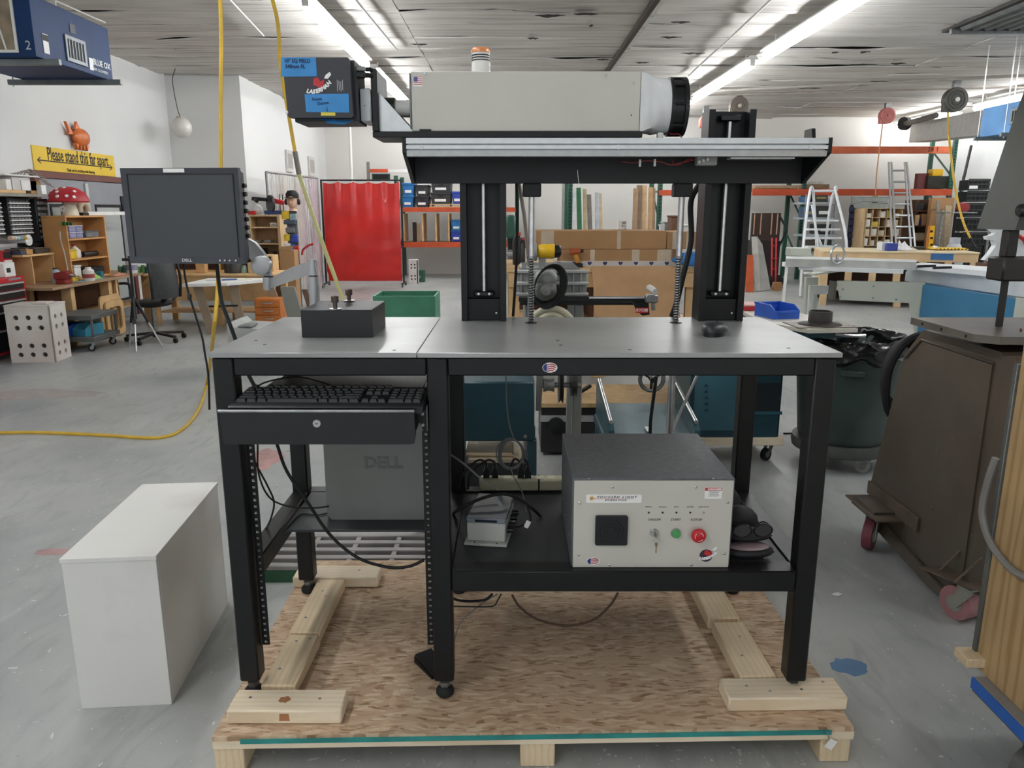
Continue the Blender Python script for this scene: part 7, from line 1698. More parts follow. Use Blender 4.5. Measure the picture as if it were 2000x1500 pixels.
# red welding curtain
rc=thing('welding_curtain','red vinyl welding curtain stretched on a black wheeled frame','curtain',(-2.62,13.8,0))
rx0,rx1=W(632,450,13.8).x,W(786,450,13.8).x;rz1=W(700,352,13.8).z
for x in(rx0,rx1):b=MB();b.cyl((x,13.8,.06),(x,13.8,rz1+.01),.017,n=10);b.build('post',BLKP,rc);b=MB();b.bar((x,13.55,.06),(x,14.05,.06),.03,.03,.004);b.build('foot',BLKP,rc)
for x in(rx0,rx1):
 for y in(13.58,14.02):caster(rc,(x,y,0),.018,RUB,0,DSTEEL,.045,.015)
b=MB();b.cyl((rx0,13.8,rz1),(rx1,13.8,rz1),.014,n=10);b.build('top_rail',BLKP,rc)
RV=mat('red_vinyl','#cf2a25',.25,0,.12,2,.15,coat=.3);mixin(RV,'#9c1d22',nfac(1.2,.45,.7,4),.6)
def redf(u,v):
 x=rx0+.03+(rx1-rx0-.06)*u;top=rz1-.03-.03*abs(math.sin(u*PI*5));z=top+(.10-top)*v
 y=13.785+.014*math.sin(u*PI*10)*(1-v)**4+.02*noise.noise((u*3,v*3,1))-.03*math.sin(PI*v)+.015*math.sin((v-.75)*24+6*(u-.5)**2)*max(0,v-.55)*2
 return(x+(.02 if v>.9 and u<.1 else 0),y,z)
b=MB();b.grid(redf,40,30,(0,.003,0));b.build('vinyl_sheet',RV,rc,sharp=70)
for k in range(6):
 x=rx0+.05+(rx1-rx0-.1)*k/5;b=MB();b.tube([(x+.018*math.cos(2*PI*i/8),13.79,rz1-.02+.025*math.sin(2*PI*i/8))for i in range(8)],.003,5,1,True);b.build('hook',STEEL,rc)
# rack with totes behind the red curtain
RY=15.4
def rack(label,uprights,beams,Y,zmax,group='pallet racks'):
 t=thing('pallet_rack',label,'rack',(W(sum(uprights)/len(uprights),450,Y).x,Y+.4,0),group=group)
 for px_ in uprights:
  x=W(px_,450,Y).x
  for yy in(Y+.02,Y+.85):
   b=MB();b.box(x-.04,x+.04,yy,yy+.06,0,zmax,.004);u_=b.build('upright',GRNM,t)
   if yy<Y+.1:
    b=MB();k=0
    zz=.9
    while zz<zmax-.1:b.box(x-.016,x+.016,yy-.004,yy-.0005,zz,zz+.022);zz+=.06
    b.build('slots',mat('slot_dark','#0f1f1a',.7),u_,kind='stuff')
  for zz in(.4,1.2,2.0):
   if zz+.5<zmax:b=MB();b.bar((x,Y+.08,zz),(x,Y+.85,zz+.5),.03,.02);b.build('brace',GRNM,t)
 for x0_,x1_,y0_,y1_,m in beams:
  b=MB();PB(b,x0_,y0_,x1_,y1_,Y,.05,.004);bm_=b.build('beam',m,t)
  p,q=W(x0_,(y0_+y1_)/2,Y),W(x1_,(y0_+y1_)/2,Y);zt_=W(x0_,y0_,Y).z
  b=MB();b.box(p.x+.01,q.x-.01,Y+.051,Y+.9,zt_-.03,zt_-.005);b.build('deck',mat('deck_board','#a79478',.7,0,.1,4),t)
 return t
OR2=mat('rack_orange_pale','#d06a44',.5,0,.15,6)
rack('orange and green rack holding blue and black totes beside the red curtain',(776,1010),((785,1010,405,414,ORG),(785,1010,473,483,ORG)),RY,2.0)
b=MB();PB(b,722,330,757,337,15.9,.05);t=b.build('short_beam',ORG,None,'short orange beam high on the wall above the red curtain','beam')
b=MB();PB(b,759,331,800,337,15.9,.05);b.build('white_beam',WHITEP,None,'white shelf edge next to the short orange beam','shelf edge')
b=MB();PB(b,716,316,722,352,15.9,.05);b.build('steel_post',solid('#7d7670',.5),None,'grey post at the end of the short orange beam','post')
t=thing('dark_picture','dark framed panel below the short orange beam','panel',base(742,350,15.95,1.8));b=MB();PB(b,726,339,762,351,15.95,.02);b.build('frame',GRNM,t);b=MB();PB(b,729,341,759,350,15.945,.004,0);b.build('face',BLKM,t)
def tote(label,x0_,y0_,x1_,y1_,Y,c_,lab=True,group='lidded totes on the racks',d=.5):
 p,q=W(x0_,y0_,Y),W(x1_,y1_,Y);t=thing('storage_tote',label,'tote',((p.x+q.x)/2,Y+d/2,q.z),group=group)
 hh=p.z-q.z;m=solid(c_,.45,var=.1)
 b=MB();b.prism([(p.x+.02,q.z),(q.x-.02,q.z),(q.x,p.z-hh*.18),(p.x,p.z-hh*.18)],Y,Y+d);b.build('body',m,t)
 b=MB();b.box(p.x-.01,q.x+.01,Y-.012,Y+d+.01,p.z-hh*.178,p.z,.008);b.build('lid',m,t)
 if lab:b=MB();b.box(p.x+(q.x-p.x)*.2,p.x+(q.x-p.x)*.75,Y-.0135,Y-.0005,q.z+hh*.2,q.z+hh*.42);b.build('label',PAPER,t)
 if c_ in('#2b2d30','#262a33'):b=MB();b.box(p.x+(q.x-p.x)*.38,p.x+(q.x-p.x)*.62,Y-.006,Y-.0005,q.z+hh*.55,q.z+hh*.72);b.build('grip_hole',BLKM,t)
 return t
for lab,a,c_ in(('lower blue tote next to the red curtain',(785,382,808,404.5),'#1f6fae'),('upper blue tote next to the red curtain',(786,357,809,381.5),'#1f6fae'),('lower dark tote with two white labels beside the blue totes',(811,383,838,404.5),'#262a33'),('upper dark brown tote beside the blue totes',(812,361,837,382.5),'#2b2d30'),('lower wide black tote on a small pallet',(841,376,881,398),'#2b2d30'),('upper wide black tote on a small pallet',(842,354,881,375.5),'#2b2d30'),('violet blue tote beside the gantry column',(883,374,903,398),'#3148b0'),('teal blue tote on the lower rack shelf beside the gantry column',(881,430,902,451),'#1f6fae'),('deep blue tote at the bottom beside the gantry column',(881,451.5,902,471.5),'#2344a8')):tote(lab,*a,RY+.1,c_)
t=thing('small_pallet','small pine pallet under the wide black totes','pallet',base(870,404,RY,W(870,404,RY).z))
for a in((839,398.2,903,400),(839,403,903,404.8)):b=MB();PB(b,*a,RY+.02,.5,.001);b.build('board',BIRCH,t)
for x_ in(840,876,899):b=MB();PB(b,x_,400.1,x_+3,402.9,RY+.02,.5,.001);b.build('block',BIRCH,t)
for k,x_ in enumerate((786.5,824,850,875)):
 b=MB();PB(b,x_,417,x_+3,471.3,RY+.06,.6,.001);b.build('divider_board',BIRCH,None,['upright pine divider by the red curtain on the lower rack shelf','second pine divider of the lower rack shelf','third pine divider of the lower rack shelf','last pine divider, beside the blue totes'][k],'board','rack dividers')
t=thing('dark_panel_stack','dark boards leaning between the first two rack dividers','boards',base(815,473,RY+.2,W(815,473,RY).z))
for k,(x_,y_,c_)in enumerate(((806,434,'#2e231d'),(814,437,'#c7a77c'),(818,436,'#c7a77c'))):b=MB();PB(b,x_,y_,x_+(8 if k==0 else 3),472.5,RY+.2+.02*k,.01,.001);b.build('board',solid(c_,.6),t)
perfbox('small white drilled crate on the floor under the rack',W(798,530,14.3).x,14.3,0,.17,.2,.43,(.2,.34,.68,.82),2,2,.017,mat('white_board2','#d5d3d0',.6))
b=MB();p=W(822,552,14.6);b.box(p.x-.05,p.x+.07,14.6,14.75,0,.23,.004);t=b.build('green_motor',GRNM,None,'small green motor box beside the white drilled crate','box');b=MB();b.cyl((p.x-.03,14.57,.1),(p.x-.03,14.6,.1),.03,n=12);b.build('pulley',STEEL,t)
# green drill press seen past the left gantry column
dp=thing('drill_press','green drill press standing beyond the left gantry column','drill press',base(1000,520,8.4))
b=MB();p,q=W(988,420,8.4),W(1007,466,8.4);b.box(p.x,q.x,8.4,8.7,q.z,p.z,.02);b.build('head',mat('press_green','#2d5b4c',.45,0,.12),dp)
b=MB();b.cyl(((p.x+q.x)/2,8.6,0.02),((p.x+q.x)/2,8.6,q.z),.035,n=14);b.build('column',DSTEEL,dp)
b=MB();b.box(p.x-.1,q.x+.15,8.35,8.75,0,.03,.004);b.build('base',GREYM,dp)
b=MB();b.cyl(((p.x+q.x)/2,8.46,q.z-.12),((p.x+q.x)/2,8.46,q.z),.03,.04,14);b.build('chuck',BLKP,dp)
b=MB();b.box(p.x-.05,q.x+.1,8.4,8.65,W(1000,500,8.4).z,W(1000,500,8.4).z+.03,.004);b.build('table',GREYM,dp)
for k,(px_,c_,lab)in enumerate(((1012,'#2c2c2e','dark can beside the drill press'),(1022,'#c84a34','red-topped bottle beside the drill press'),(1030,'#e4e2dd','white jug beside the drill press'))):jar('shop_bottle',lab,'bottle',W(px_,515,6.2).x,6.35,.9,.045,.26-.04*k,c_ if k!=1 else '#3a3a3c','#c84a34')
# right background
rack('tall orange and green rack along the back wall beyond the ladders',(1565,1848),((1470,1860,369,382,ORG),(1500,1860,286,300,OR2)),15.2,2.75)
rack('rack with leaning timber seen between the gantry columns',(1113,1287),((1287,1352,371,382,ORG),),13.6,2.4)
text('28 1',.12,W(1812,292,15.19),INK,bpy.data.objects['pallet_rack.001'],depth=.002)
# leaning boards in that rack
for k,(xb,xt,y0_,w_,c_,lab)in enumerate(((1122,1122,366,7,'#c9cac8','white board standing first in the timber rack'),(1136,1130,367,9,'#2f6b45','green painted board in the timber rack'),(1146,1142,369,7,'#b5a27f','tan board beside the green one'),(1158,1150,380,9,'#7b746c','grey brown board in the timber rack'),(1168,1166,376,8,'#b4bac0','pale blue plastic sheet in the timber rack'),(1178,1172,378,7,'#d1b894','light pine board at the end of the first bundle'),(1237,1242,368,9,'#9a7a5c','brown board leaning first in the second bundle'),(1248,1249,362,10,'#7d654e','dark brown board in the second bundle'),(1259,1259,362,9,'#c2a178','pine board in the second bundle'),(1269,1271,366,8,'#b98f62','orange brown board in the second bundle'),(1277,1277,368,6,'#8f7a63','narrow board next to the green rack upright'))):
 p,q=W(xb,520,13.0+.06*(k%6)),W(xt,y0_,13.35+.06*(k%6));wd_=w_*13.2/1490
 b=MB();b.bar((p.x,13.0+.06*(k%6),0.0),(q.x,13.35+.06*(k%6),q.z),wd_,.03,.003,(0,1,0));b.build('leaning_board',solid(c_,.6,var=.15),None,lab,'board','boards in the timber rack')
b=MB();PB(b,1097,340,1110,540,14.6,.15);b.build('grey_pillar',solid('#b9b7b3',.7),None,'grey square duct rising behind the timber rack','duct')
t=thing('white_poster','white carton with dark lettering behind the cardboard boxes','carton',base(1213,450,6.7,1.18));b=MB();p,q=W(1206,430,6.7),W(1222,452,6.7);b.box(p.x,q.x,6.64,6.72,.9005,p.z,.002);b.build('box',PAPER,t)
text('LTB',.045,(W(1219,441,6.63).x,6.638,W(1219,441,6.63).z),INK,t,(0,0,1),(-1,0,0),align='CENTER')
for k,(a,c_,lab)in enumerate((((1312,424,1326,450),'#6b4a33','brown box on the shelf behind the right lift rod'),((1298,436,1310,450),'#b9bab8','grey tin behind the right lift rod'),((1294,442,1346,470),'#d6d4d0','white tub behind the right lift rod'))):
 b=MB();p,q=W(a[0],a[1],9.5+k*.3),W(a[2],a[3],9.5+k*.3);t=thing('stored_box',lab,'box',((p.x+q.x)/2,9.6+k*.3,0));b.box(p.x,q.x,9.5+k*.3,9.75+k*.3,0,p.z,.005);b.build('body',solid(c_,.6,var=.1),t);b=MB();b.box(p.x-.01,q.x+.01,9.49+k*.3,9.76+k*.3,p.z+.0005,p.z+.02,.003);b.build('lid',solid(c_,.6,var=.1),t)
# dark framed cart, leaning grey boards, hand truck
dc=thing('panel_cart','dark wooden panel cart with pale strips near the right gantry column','cart',base(1500,540,14.3))
b=MB();PB(b,1468,416,1524,470,14.3,.05);b.build('upper_panel',mat('dark_walnut','#38271f',.55,0,.2,6),dc)
for x_ in(1472,1485,1506,1517):b=MB();PB(b,x_,417,x_+2.2,458,14.285,.012,.001);b.build('strip',solid('#c59d83',.5),dc)
b=MB();PB(b,1470,470.3,1522,540,14.3,.4);b.build('lower_case',mat('dark_case','#241a18',.6,0,.3,8),dc)
b=MB();b.tube([W(1524,424,14.28),W(1533,440,14.25),W(1536,450,14.22),W(1530,465,14.25),W(1522,480,14.28)],.02,8);b.build('push_handle',BLKP,dc)
for k in range(6):
 p,q=W(1470+4*k,546,13.0),W(1466+5*k,462,13.4);b=MB();b.bar((W(1478+5*k,546,13.0).x,12.9+.03*k,0.005),(W(1470+3*k,462+2*k,13.3).x,13.2+.03*k,W(1470,462+3*k,13.3).z),.10,.02,.002,(0,1,0));b.build('grey_plank',solid('#b3b1ab',.5,var=.1),None,['first grey plank leaning by the right gantry column','second grey plank of the leaning stack','third grey plank of the leaning stack','fourth grey plank of the leaning stack','fifth grey plank of the leaning stack','last grey plank of the leaning stack, nearest the red hand truck'][k],'plank','grey planks leaning together')
b=MB();b.bar((W(1466,540,12.8).x,12.8,0),(W(1463,498,13).x,13.0,W(1463,498,13).z),.14,.02,.002,(0,1,0));b.build('orange_board',solid('#c0562e',.5),None,'orange board leaning beside the right gantry column','board')
hk=thing('hand_truck','red hand truck with black wheels under the rack','hand truck',base(1512,540,13.6))
for x_ in(1508,1516):b=MB();b.cyl((W(x_,540,13.6).x,13.6,.05),(W(x_,465,13.8).x,13.8,W(x_,465,13.8).z),.016,n=8);b.build('side_tube',RED,hk)
for y_ in(480,505,525):p=W(1512,y_,13.68);b=MB();b.cyl((p.x-.05,13.68,p.z),(p.x+.05,13.68,p.z),.01,n=8);b.build('cross_bar',RED,hk)
for x_ in(1503,1524):b=MB();p=W(x_,535,13.6);b.cyl((p.x-.025,13.6,.11),(p.x+.025,13.6,.11),.11,n=20);b.build('wheel',RUB,hk)
b=MB();p=W(1515,540,13.55);b.box(p.x-.15,p.x+.15,13.4,13.58,.004,.012);b.build('toe_plate',DSTEEL,hk)
b=MB();p=W(1522,540,13.0);b.box(p.x-.06,p.x+.06,13.0,13.15,0,.14,.004);b.build('wood_chunk',solid('#a8764c',.6),None,'wooden block on the floor by the hand truck wheel','block')
# platform ladder
pl3=thing('platform_ladder','white tubular platform ladder standing before the rack','ladder',base(1610,540,12.6))
LW_=mat('ladder_white','#e2e6ea',.35,.1,.05,10);Yf,Yb=12.0,13.0
def TB(nm,pts,r_=.022,sub=5):b=MB();b.tube(pts,r_,8,sub);return b.build(nm,LW_,pl3)
lx0,lx1=W(1570,480,12.5).x,W(1650,480,12.5).x
for s,(xa,xb,xt)in enumerate(((1566,1582,1588),(1655,1632,1634))):
 TB('side_rail',[(W(xa,545,12.0).x,12.0,.02),W(xa+(4 if s==0 else-2),470,12.15),W(xb,374,12.6),W(xt,371,12.7),(W(xt+(2 if s==0 else-12),400,12.8).x,12.8,W(xt,400,12.8).z),(W(xt+(14 if s==0 else-30),545,13.0).x,13.0,.02)],.022,4)
TB('top_bar',[W(1588,373,12.65),W(1632,373,12.65)],.02,1)
for k in range(7):
 t_=k/7;y_=431+17*k;xl,xr=1578-1.2*k+.5*k,1633+2.2*k;Yk=12.6-.09*k
 p,q=W(1577-1.4*k,y_,Yk),W(1634+2.6*k,y_,Yk);b=MB();b.box(p.x,q.x,Yk-.09,Yk+.09,p.z-.015,p.z+.015,.004);b.build('step',LW_,pl3)
for k in range(3):TB('guard_rail',[W(1585+4*k,400+25*k,12.4-.1*k),W(1600+5*k,490,12.2)],.012,1)
# grey shelving of totes behind it
gs=thing('grey_shelving','grey steel shelving with dark bins behind the platform ladder','shelving',base(1597,540,14.4))
for x_ in(1568,1626):b=MB();PB(b,x_,380,x_+3,545,14.4,.04,.002);b.build('post',solid('#8e979e',.5,.2),gs)
for y_ in(395,425,458,492,520):b=MB();PB(b,1568,y_,1629,y_+4,14.38,.5,.002);b.build('shelf',solid('#aab3ba',.5,.2),gs)
for k,(a,c_,lab)in enumerate((((1586,381,1616,394.8),'#3c3a33','bin of brass fittings on the top grey shelf'),((1617,384,1626,394.8),'#b4b9cc','pale violet box on the top grey shelf'),((1570,384,1584,394.8),'#31567e','blue bin on the top grey shelf'),((1590,402,1623,424.8),'#2f2d2c','dark bin with a white label on the second grey shelf'),((1570,404,1588,424.8),'#37506c','slate blue bin on the second grey shelf'),((1595,438,1622,457.8),'#1f2022','black bin on the third grey shelf'),((1570,470,1596,491.8),'#4a4742','grey bin on the fourth grey shelf'),((1600,468,1624,491.8),'#35332f','dark bin on the fourth grey shelf'),((1572,500,1622,519.8),'#2c2b2a','long dark bin on the lowest grey shelf'))):
 p,q=W(max(a[0],1573),a[1],14.46),W(min(a[2],1624),a[3]-.9,14.46);t=thing('shelf_bin',lab,'bin',((p.x+q.x)/2,14.6,q.z),group='bins on the grey shelving');b=MB();b.prism([(p.x+.01,q.z),(q.x-.01,q.z),(q.x,p.z),(p.x,p.z)],14.46,14.8);b.build('body',solid(c_,.5,var=.15),t)
 b=MB();b.box(p.x+.3*(q.x-p.x),q.x-.1*(q.x-p.x),14.454,14.4595,q.z+.05,q.z+.05+.3*(p.z-q.z));b.build('label',PAPER if k%2 else solid('#9f8c5a',.5),t)
# wall items: blue hanging organiser, pigeonhole shelf, clear totes
bo=thing('hanging_organiser','navy fabric organiser hanging beside the pigeonhole shelf','organiser',base(1673,480,14.6,1.0))
b=MB();PB(b,1658,400,1669,485,14.6,.05);b.build('panel',solid('#2b2e4a',.7),bo)
for k in range(6):b=MB();PB(b,1659,404+13*k,1668,414+13*k,14.57,.028);b.build('pocket',solid('#343958',.6),bo)
b=MB();b.cyl((W(1663,400,14.6).x,14.62,W(1673,401,14.6).z),(W(1663,400,14.6).x,14.62,W(1673,383,14.6).z),.008,n=6);b.build('hook',DSTEEL,bo)
ph=thing('pigeonhole_shelf','pine pigeonhole shelf full of small cartons behind the timber bench','shelf',base(1715,540,14.2))
hx=[1689,1703,1717,1731,1745,1760];hy=[408,426,444,462,481]
b=MB();PB(b,1681,408,1688,545,14.2,.4,.002);b.build('side_panel',PN2,ph)
b=MB();PB(b,1688,408,1760,545,14.55,.02,0);b.build('back_panel',mat('pigeon_dark','#5c3f2b',.6),ph)
for x_ in hx:b=MB();PB(b,x_-1,409.5,x_,481,14.2,.34,0);b.build('divider',PN2,ph)
for y_ in hy:b=MB();PB(b,1688,y_-1.4,1760,y_,14.195,.34,0);b.build('shelf',PN2,ph)
b=MB();PB(b,1688,482,1760,545,14.2,.34,0);b.build('base_cabinet',BROWN,ph)
k=0
for i in range(5):
 for j in range(1,5):
  if(i*7+j*3)%5==0:continue
  XA,XB=W(hx[i],445,14.2).x,W(hx[i+1]-1,445,14.2).x;wv=(XB-XA)*R.uniform(.55,.9);hv=R.uniform(.07,.13);zb=W(1720,hy[j]-1.4,14.195).z+.002;k+=1
  b=MB();b.box(XA+.006,XA+wv,14.21,14.4,zb,zb+hv,.003)
  b.build('small_carton',solid(['#e8e4da','#e2ddd0','#ece9e2','#d9cdb0','#e8e6e0','#d6c24a'][k%6],.6),None,'small carton in the pigeonhole of column %s, row %s'%(('one','two','three','four','five')[i],('one','two','three','four')[j-1]),'carton','cartons in the pigeonholes')
for k,(a,lab)in enumerate((((1684,384,1735,394),'upper clear tote on top of the pigeonhole shelf'),((1683,396,1732,407),'lower clear tote on top of the pigeonhole shelf'))):
 tote(lab,*a,14.25,'#a5aba6',False,'clear totes on the pigeonhole shelf',.35)
# aluminium extension ladder
al=thing('extension_ladder','aluminium extension ladder leaning against the rack','ladder',base(1765,545,13.2))
AL=mat('ladder_alu','#c3c7ca',.35,.5,.06,10)
for(xb,xt)in((1742,1736),(1750,1741),(1787,1771),(1779,1767)):
 b=MB();p=W(xb,480,13.6);q=W(xt,317,14.9);d_=(q-p);p2=p-d_*(p.z/d_.z);b.bar(p2,q,.03,.03,.003);b.build('rail',AL,al)
for k in range(8):
 y_=333+22*k;t_=(y_-317)/163;Yk=14.9-1.3*t_;b=MB();b.cyl(W(1741+9*t_,y_,Yk),W(1770+15*t_,y_,Yk),.018,n=8);b.build('rung',AL,al)
# things right of the ladder
tb2=thing('tall_carton','tall flat cardboard carton standing behind the yellow level','carton',base(1832,545,14.2));b=MB();PB(b,1812,386,1855,545,14.2,.12,.003);b.build('box',CARD,tb2);b=MB();PB(b,1812,408,1855,410,14.195,.004,0);b.build('seam',mat('card_dark','#8a6744',.8),tb2)
dcab=thing('dark_cabinet','dark open cabinet with cartons between ladder and tall carton','cabinet',base(1795,545,14.4))
b=MB();PB(b,1782,390,1812,545,14.8,.02,0);b.build('back',mat('pigeon_dark','#5c3f2b'),dcab)
for y_ in(411,441,470):b=MB();PB(b,1782,y_,1812,y_+2,14.4,.4,0);b.build('shelf',BROWN,dcab)
for x_ in(1781,1811):b=MB();PB(b,x_,390,x_+1.5,545,14.4,.4,0);b.build('side',BROWN,dcab)
for k,(a,c_,lab)in enumerate((((1789,396,1806,410.8),'#2a2729','dark bag on the top dark cabinet shelf'),((1787,420,1796,440.8),'#c6a57c','pine triangle on the middle dark cabinet shelf'),((1793,428,1800,440.8),'#2d3168','blue bottle on the middle dark cabinet shelf'),((1801,418,1810,440.8),'#c0966a','tan carton on the middle dark cabinet shelf'),((1784,455,1810,469.8),'#b9a688','row of egg trays on the lower dark cabinet shelf'))):
 b=MB();PB(b,*a,14.42,.2,.01);b.build('cabinet_item',solid(c_,.6,var=.15),None,lab,'item')
lv=thing('spirit_level','yellow spirit level standing on the timber bench','level',base(1820,486,11.3,.778));b=MB();PB(b,1815,441,1824,488.3,11.3,.02,.002);b.build('body',YEL,lv)
for y_ in(450,463,476):b=MB();PB(b,1817,y_,1822,y_+4,11.295,.004,0);b.build('vial',BLKM,lv)
b=MB();PB(b,1811,441,1814.5,488.2,11.3,.02,.002);b.build('orange_level',solid('#c97a35',.5),None,'orange level standing beside the yellow level','level')
for k,(x0_,x1_,y0_,c_)in enumerate(((1829,1836,392,'#8d857b'),(1838,1846,410,'#a5977f'),(1846,1858,402,'#b8a78a'),(1875,1882,405,'#cdbfa5'),(1888,1896,452,'#d8b98f'))):
 b=MB();b.bar((W(x0_+4,486,13.6).x,13.5,0.0),(W((x0_+x1_)/2,y0_,14.0).x,14.0,W(x0_,y0_,14.0).z),(x1_-x0_)*13.4/1490,.03,.003,(0,1,0));b.build('leaning_slab',solid(c_,.6,var=.18,stretch=(8,8,1)),None,['grey timber slab leaning before the tall carton','brown grey slab beside it','wide live-edge slab leaning under the yellow hose','pale slab leaning by the bucket','short pine board beside the black crates'][k],'slab','slabs leaning on the back wall')
jar('paint_bucket','white bucket behind the yellow corrugated tray','bucket',W(1864,478,12.2).x,12.2,0.,.15,.92,'#b9bcc4','#b9bcc4','#5a5f7a')
b=MB();p,q=W(1826,478,11.1),W(1888,486,11.1)
b.grid(lambda u,v:(p.x+(q.x-p.x)*u,11.05+.3*v,.80+.012*math.sin(u*2*PI*9)),72,2,(0,0,-.006));b.build('corrugated_tray',solid('#e0bf4f',.5),None,'yellow corrugated sheet lying on the timber bench','sheet')
for k,(a,c_)in enumerate((((1886,371,1890,400),'#9fb0ba'),((1882,344,1885,415),'#24272a'))):
 b=MB();b.bar((W(a[2]-6-8*k,470,14.2).x,14.2,0),(W(a[0],a[1],15.0).x,15.0,W(a[0],a[1],15.0).z),.04,.03,.002);b.build('metal_bar',solid(c_,.4,.3),None,['pale steel bar leaning at the block wall','black bar leaning at the block wall'][k],'bar')
cable('long black pole leaning across the corner of the block wall',[(W(1868,420,14.2).x,14.2,.0),W(1866,420,14.3),W(1897,285,15.0)],.025,BLKM,1)
# black milk crates
for k,a in enumerate(((1893,349,1933,371),(1890,372,1930,394),(1886,396,1924,424),(1926,400,1956,424),(1884,425,1922,452),(1924,425,1956,452),(1882,453,1920,480),(1922,453,1956,480))):
 Y=13.2;p,q=W(a[0],a[1],Y),W(a[2],a[3],Y)
 t=thing('milk_crate',['topmost black milk crate against the block wall','black milk crate second from the top','black milk crate third down in the left stack','top black crate of the shorter stack','black milk crate fourth down in the left stack','second black crate of the shorter stack','lowest visible black crate in the left stack','lowest visible black crate of the shorter stack'][k],'crate',((p.x+q.x)/2,Y+.15,q.z),group='black milk crates')
 b=MB();b.box(p.x+.012,q.x-.012,Y+.012,Y+.3,q.z+.001,p.z-.02);b.build('inside',mat('crate_black_in','#0e0f10',.7),t)
 for z0_,z1_ in((q.z+.001,q.z+.03),(p.z-.045,p.z-.001),((p.z+q.z)/2-.012,(p.z+q.z)/2+.012)):b=MB();b.box(p.x,q.x,Y,Y+.011,z0_,z1_,.002);b.build('band',mat('crate_black','#232527',.45),t)
 for j in range(6):xx=p.x+(q.x-p.x)*j/5;b=MB();b.box(max(p.x,xx-.008),min(q.x,xx+.008),Y+.002,Y+.0115,q.z+.03,p.z-.045);b.build('bar',mat('crate_black','#232527'),t)
 if k==0:b=MB();b.box(p.x+.02,p.x+.16,Y-.003,Y-.0005,q.z+.02,q.z+.07);b.build('label',PAPER,t)
# a stand for the crates: low base so the stacks reach the floor
for k,(x0_,x1_)in enumerate(((1882,1920),(1922,1956))):
 p,q=W(x0_,480.5,13.2),W(x1_,480.5,13.2);b=MB();b.box(p.x,q.x,13.2,13.5,0,p.z,.005);b.build('low_plinth',BLKM,None,['dark plinth under the left crate stack','dark plinth under the shorter crate stack'][k],'plinth')
b=MB();p=W(1880,405,13.0);t=thing('red_fan','red round heater on a wire shelf by the black crates','heater',(p.x,13.0,p.z-.2));b.cyl((p.x+.05,13.0,p.z),(p.x+.05,13.15,p.z),.075,n=18);b.build('drum',solid('#8f2a2c',.5),t);b=MB();b.box(p.x-.35,p.x+.2,12.9,13.19,p.z-.095,p.z-.0755,.003);b.build('wire_shelf',DSTEEL,t)
b=MB();b.box(p.x-.33,p.x-.30,13.0,13.03,0,p.z-.096);b.build('post',DSTEEL,t)
# machine on rack shelf, yellow tool
t=thing('compressor','maroon compressor and black crate on the rack shelf','compressor',base(1825,368,15.3,W(1825,368,15.25).z))
zr=W(1825,368.5,15.25).z
b=MB();p,q=W(1803,338,15.3),W(1816,367,15.3);b.cyl(((p.x+q.x)/2,15.5,zr),((p.x+q.x)/2,15.5,p.z),.12,n=18);b.build('tank',solid('#6d2f30',.45),t)
b=MB();PB(b,1812,344,1858,368,15.3,.35,.006);b.build('crate',mat('olive_black','#2b2a22',.6,0,.3,12),t)
b=MB();p=W(1836,330,15.3);b.box(p.x-.1,p.x+.1,15.35,15.55,W(1836,343.5,15.3).z,p.z,.01);b.build('yellow_tool',YEL,None,'yellow power tool on top of the black crate on the rack','tool')
for k,(a,c_,lab)in enumerate((((1475,362,1560,368.5),'#a58a6b','low stack of timber on the rack beam near the gantry'),((1575,360,1620,368.5),'#8a6f55','flat crate on the rack beam above the platform ladder'),((1578,355,1608,359.8),'#c9c6bf','folded grey sheet on the flat crate'))):
 b=MB();PB(b,*a,15.25+.05*(k==2),.4,.003);b.build('rack_load',solid(c_,.6,var=.2,scale=20),None,lab,'load')
# timber bench on the right
rb2=thing('long_timber_bench','long pale timber bench with open cubbies beyond the sliding saw','workbench',(W(1607,490,11.0).x,11.0,0),-.26,w=False)
LB=mat('bench_pale','#d6b78c',.55,0,.1,4)
bx0,bx1,by0,by1=0,2.0,0,1.1
b=MB();b.box(bx0,bx1,by0,by1,.757,.777,.002);b.build('top',mat('bench_top_pale','#e3cfaa',.5,0,.08,3),rb2)
b=MB();b.box(bx0+.01,bx1-.01,by0+.01,by0+.05,.64,.7565,.002);b.build('apron',LB,rb2)
b=MB();b.box(bx0+.01,bx1-.01,by0+.01,by0+.05,.22,.28,.002);b.build('lower_rail',LB,rb2)
n=6
for k in range(n+1):x_=bx0+.01+(bx1-bx0-.11)*k/n;b=MB();b.box(x_,x_+.09,by0+.01,by0+.05,.2805,.6395,.002);b.build('stile',LB,rb2)
b=MB();b.box(bx0+.02,bx1-.02,by1-.05,by1-.03,.0,.7565,.001);b.build('back_panel',BROWN,rb2)
b=MB();b.box(bx0+.005,bx0+.018,by0+.06,by1-.02,.22,.7565,.001);b.build('end_panel',LB,rb2)
b=MB();b.box(bx0+.02,bx1-.02,by0+.06,by1-.06,.26,.28,.001);b.build('shelf',BROWN,rb2)
for x_ in(bx0+.02,(bx0+bx1)/2,bx1-.11):b=MB();b.box(x_,x_+.09,by0+.01,by0+.08,0,.2195,.003);b.build('leg',LB,rb2)
b=MB();b.box(1.40,1.68,by0+.003,by0+.0095,.67,.7565);b.build('blue_paint',solid('#3a6ea5',.6),rb2)
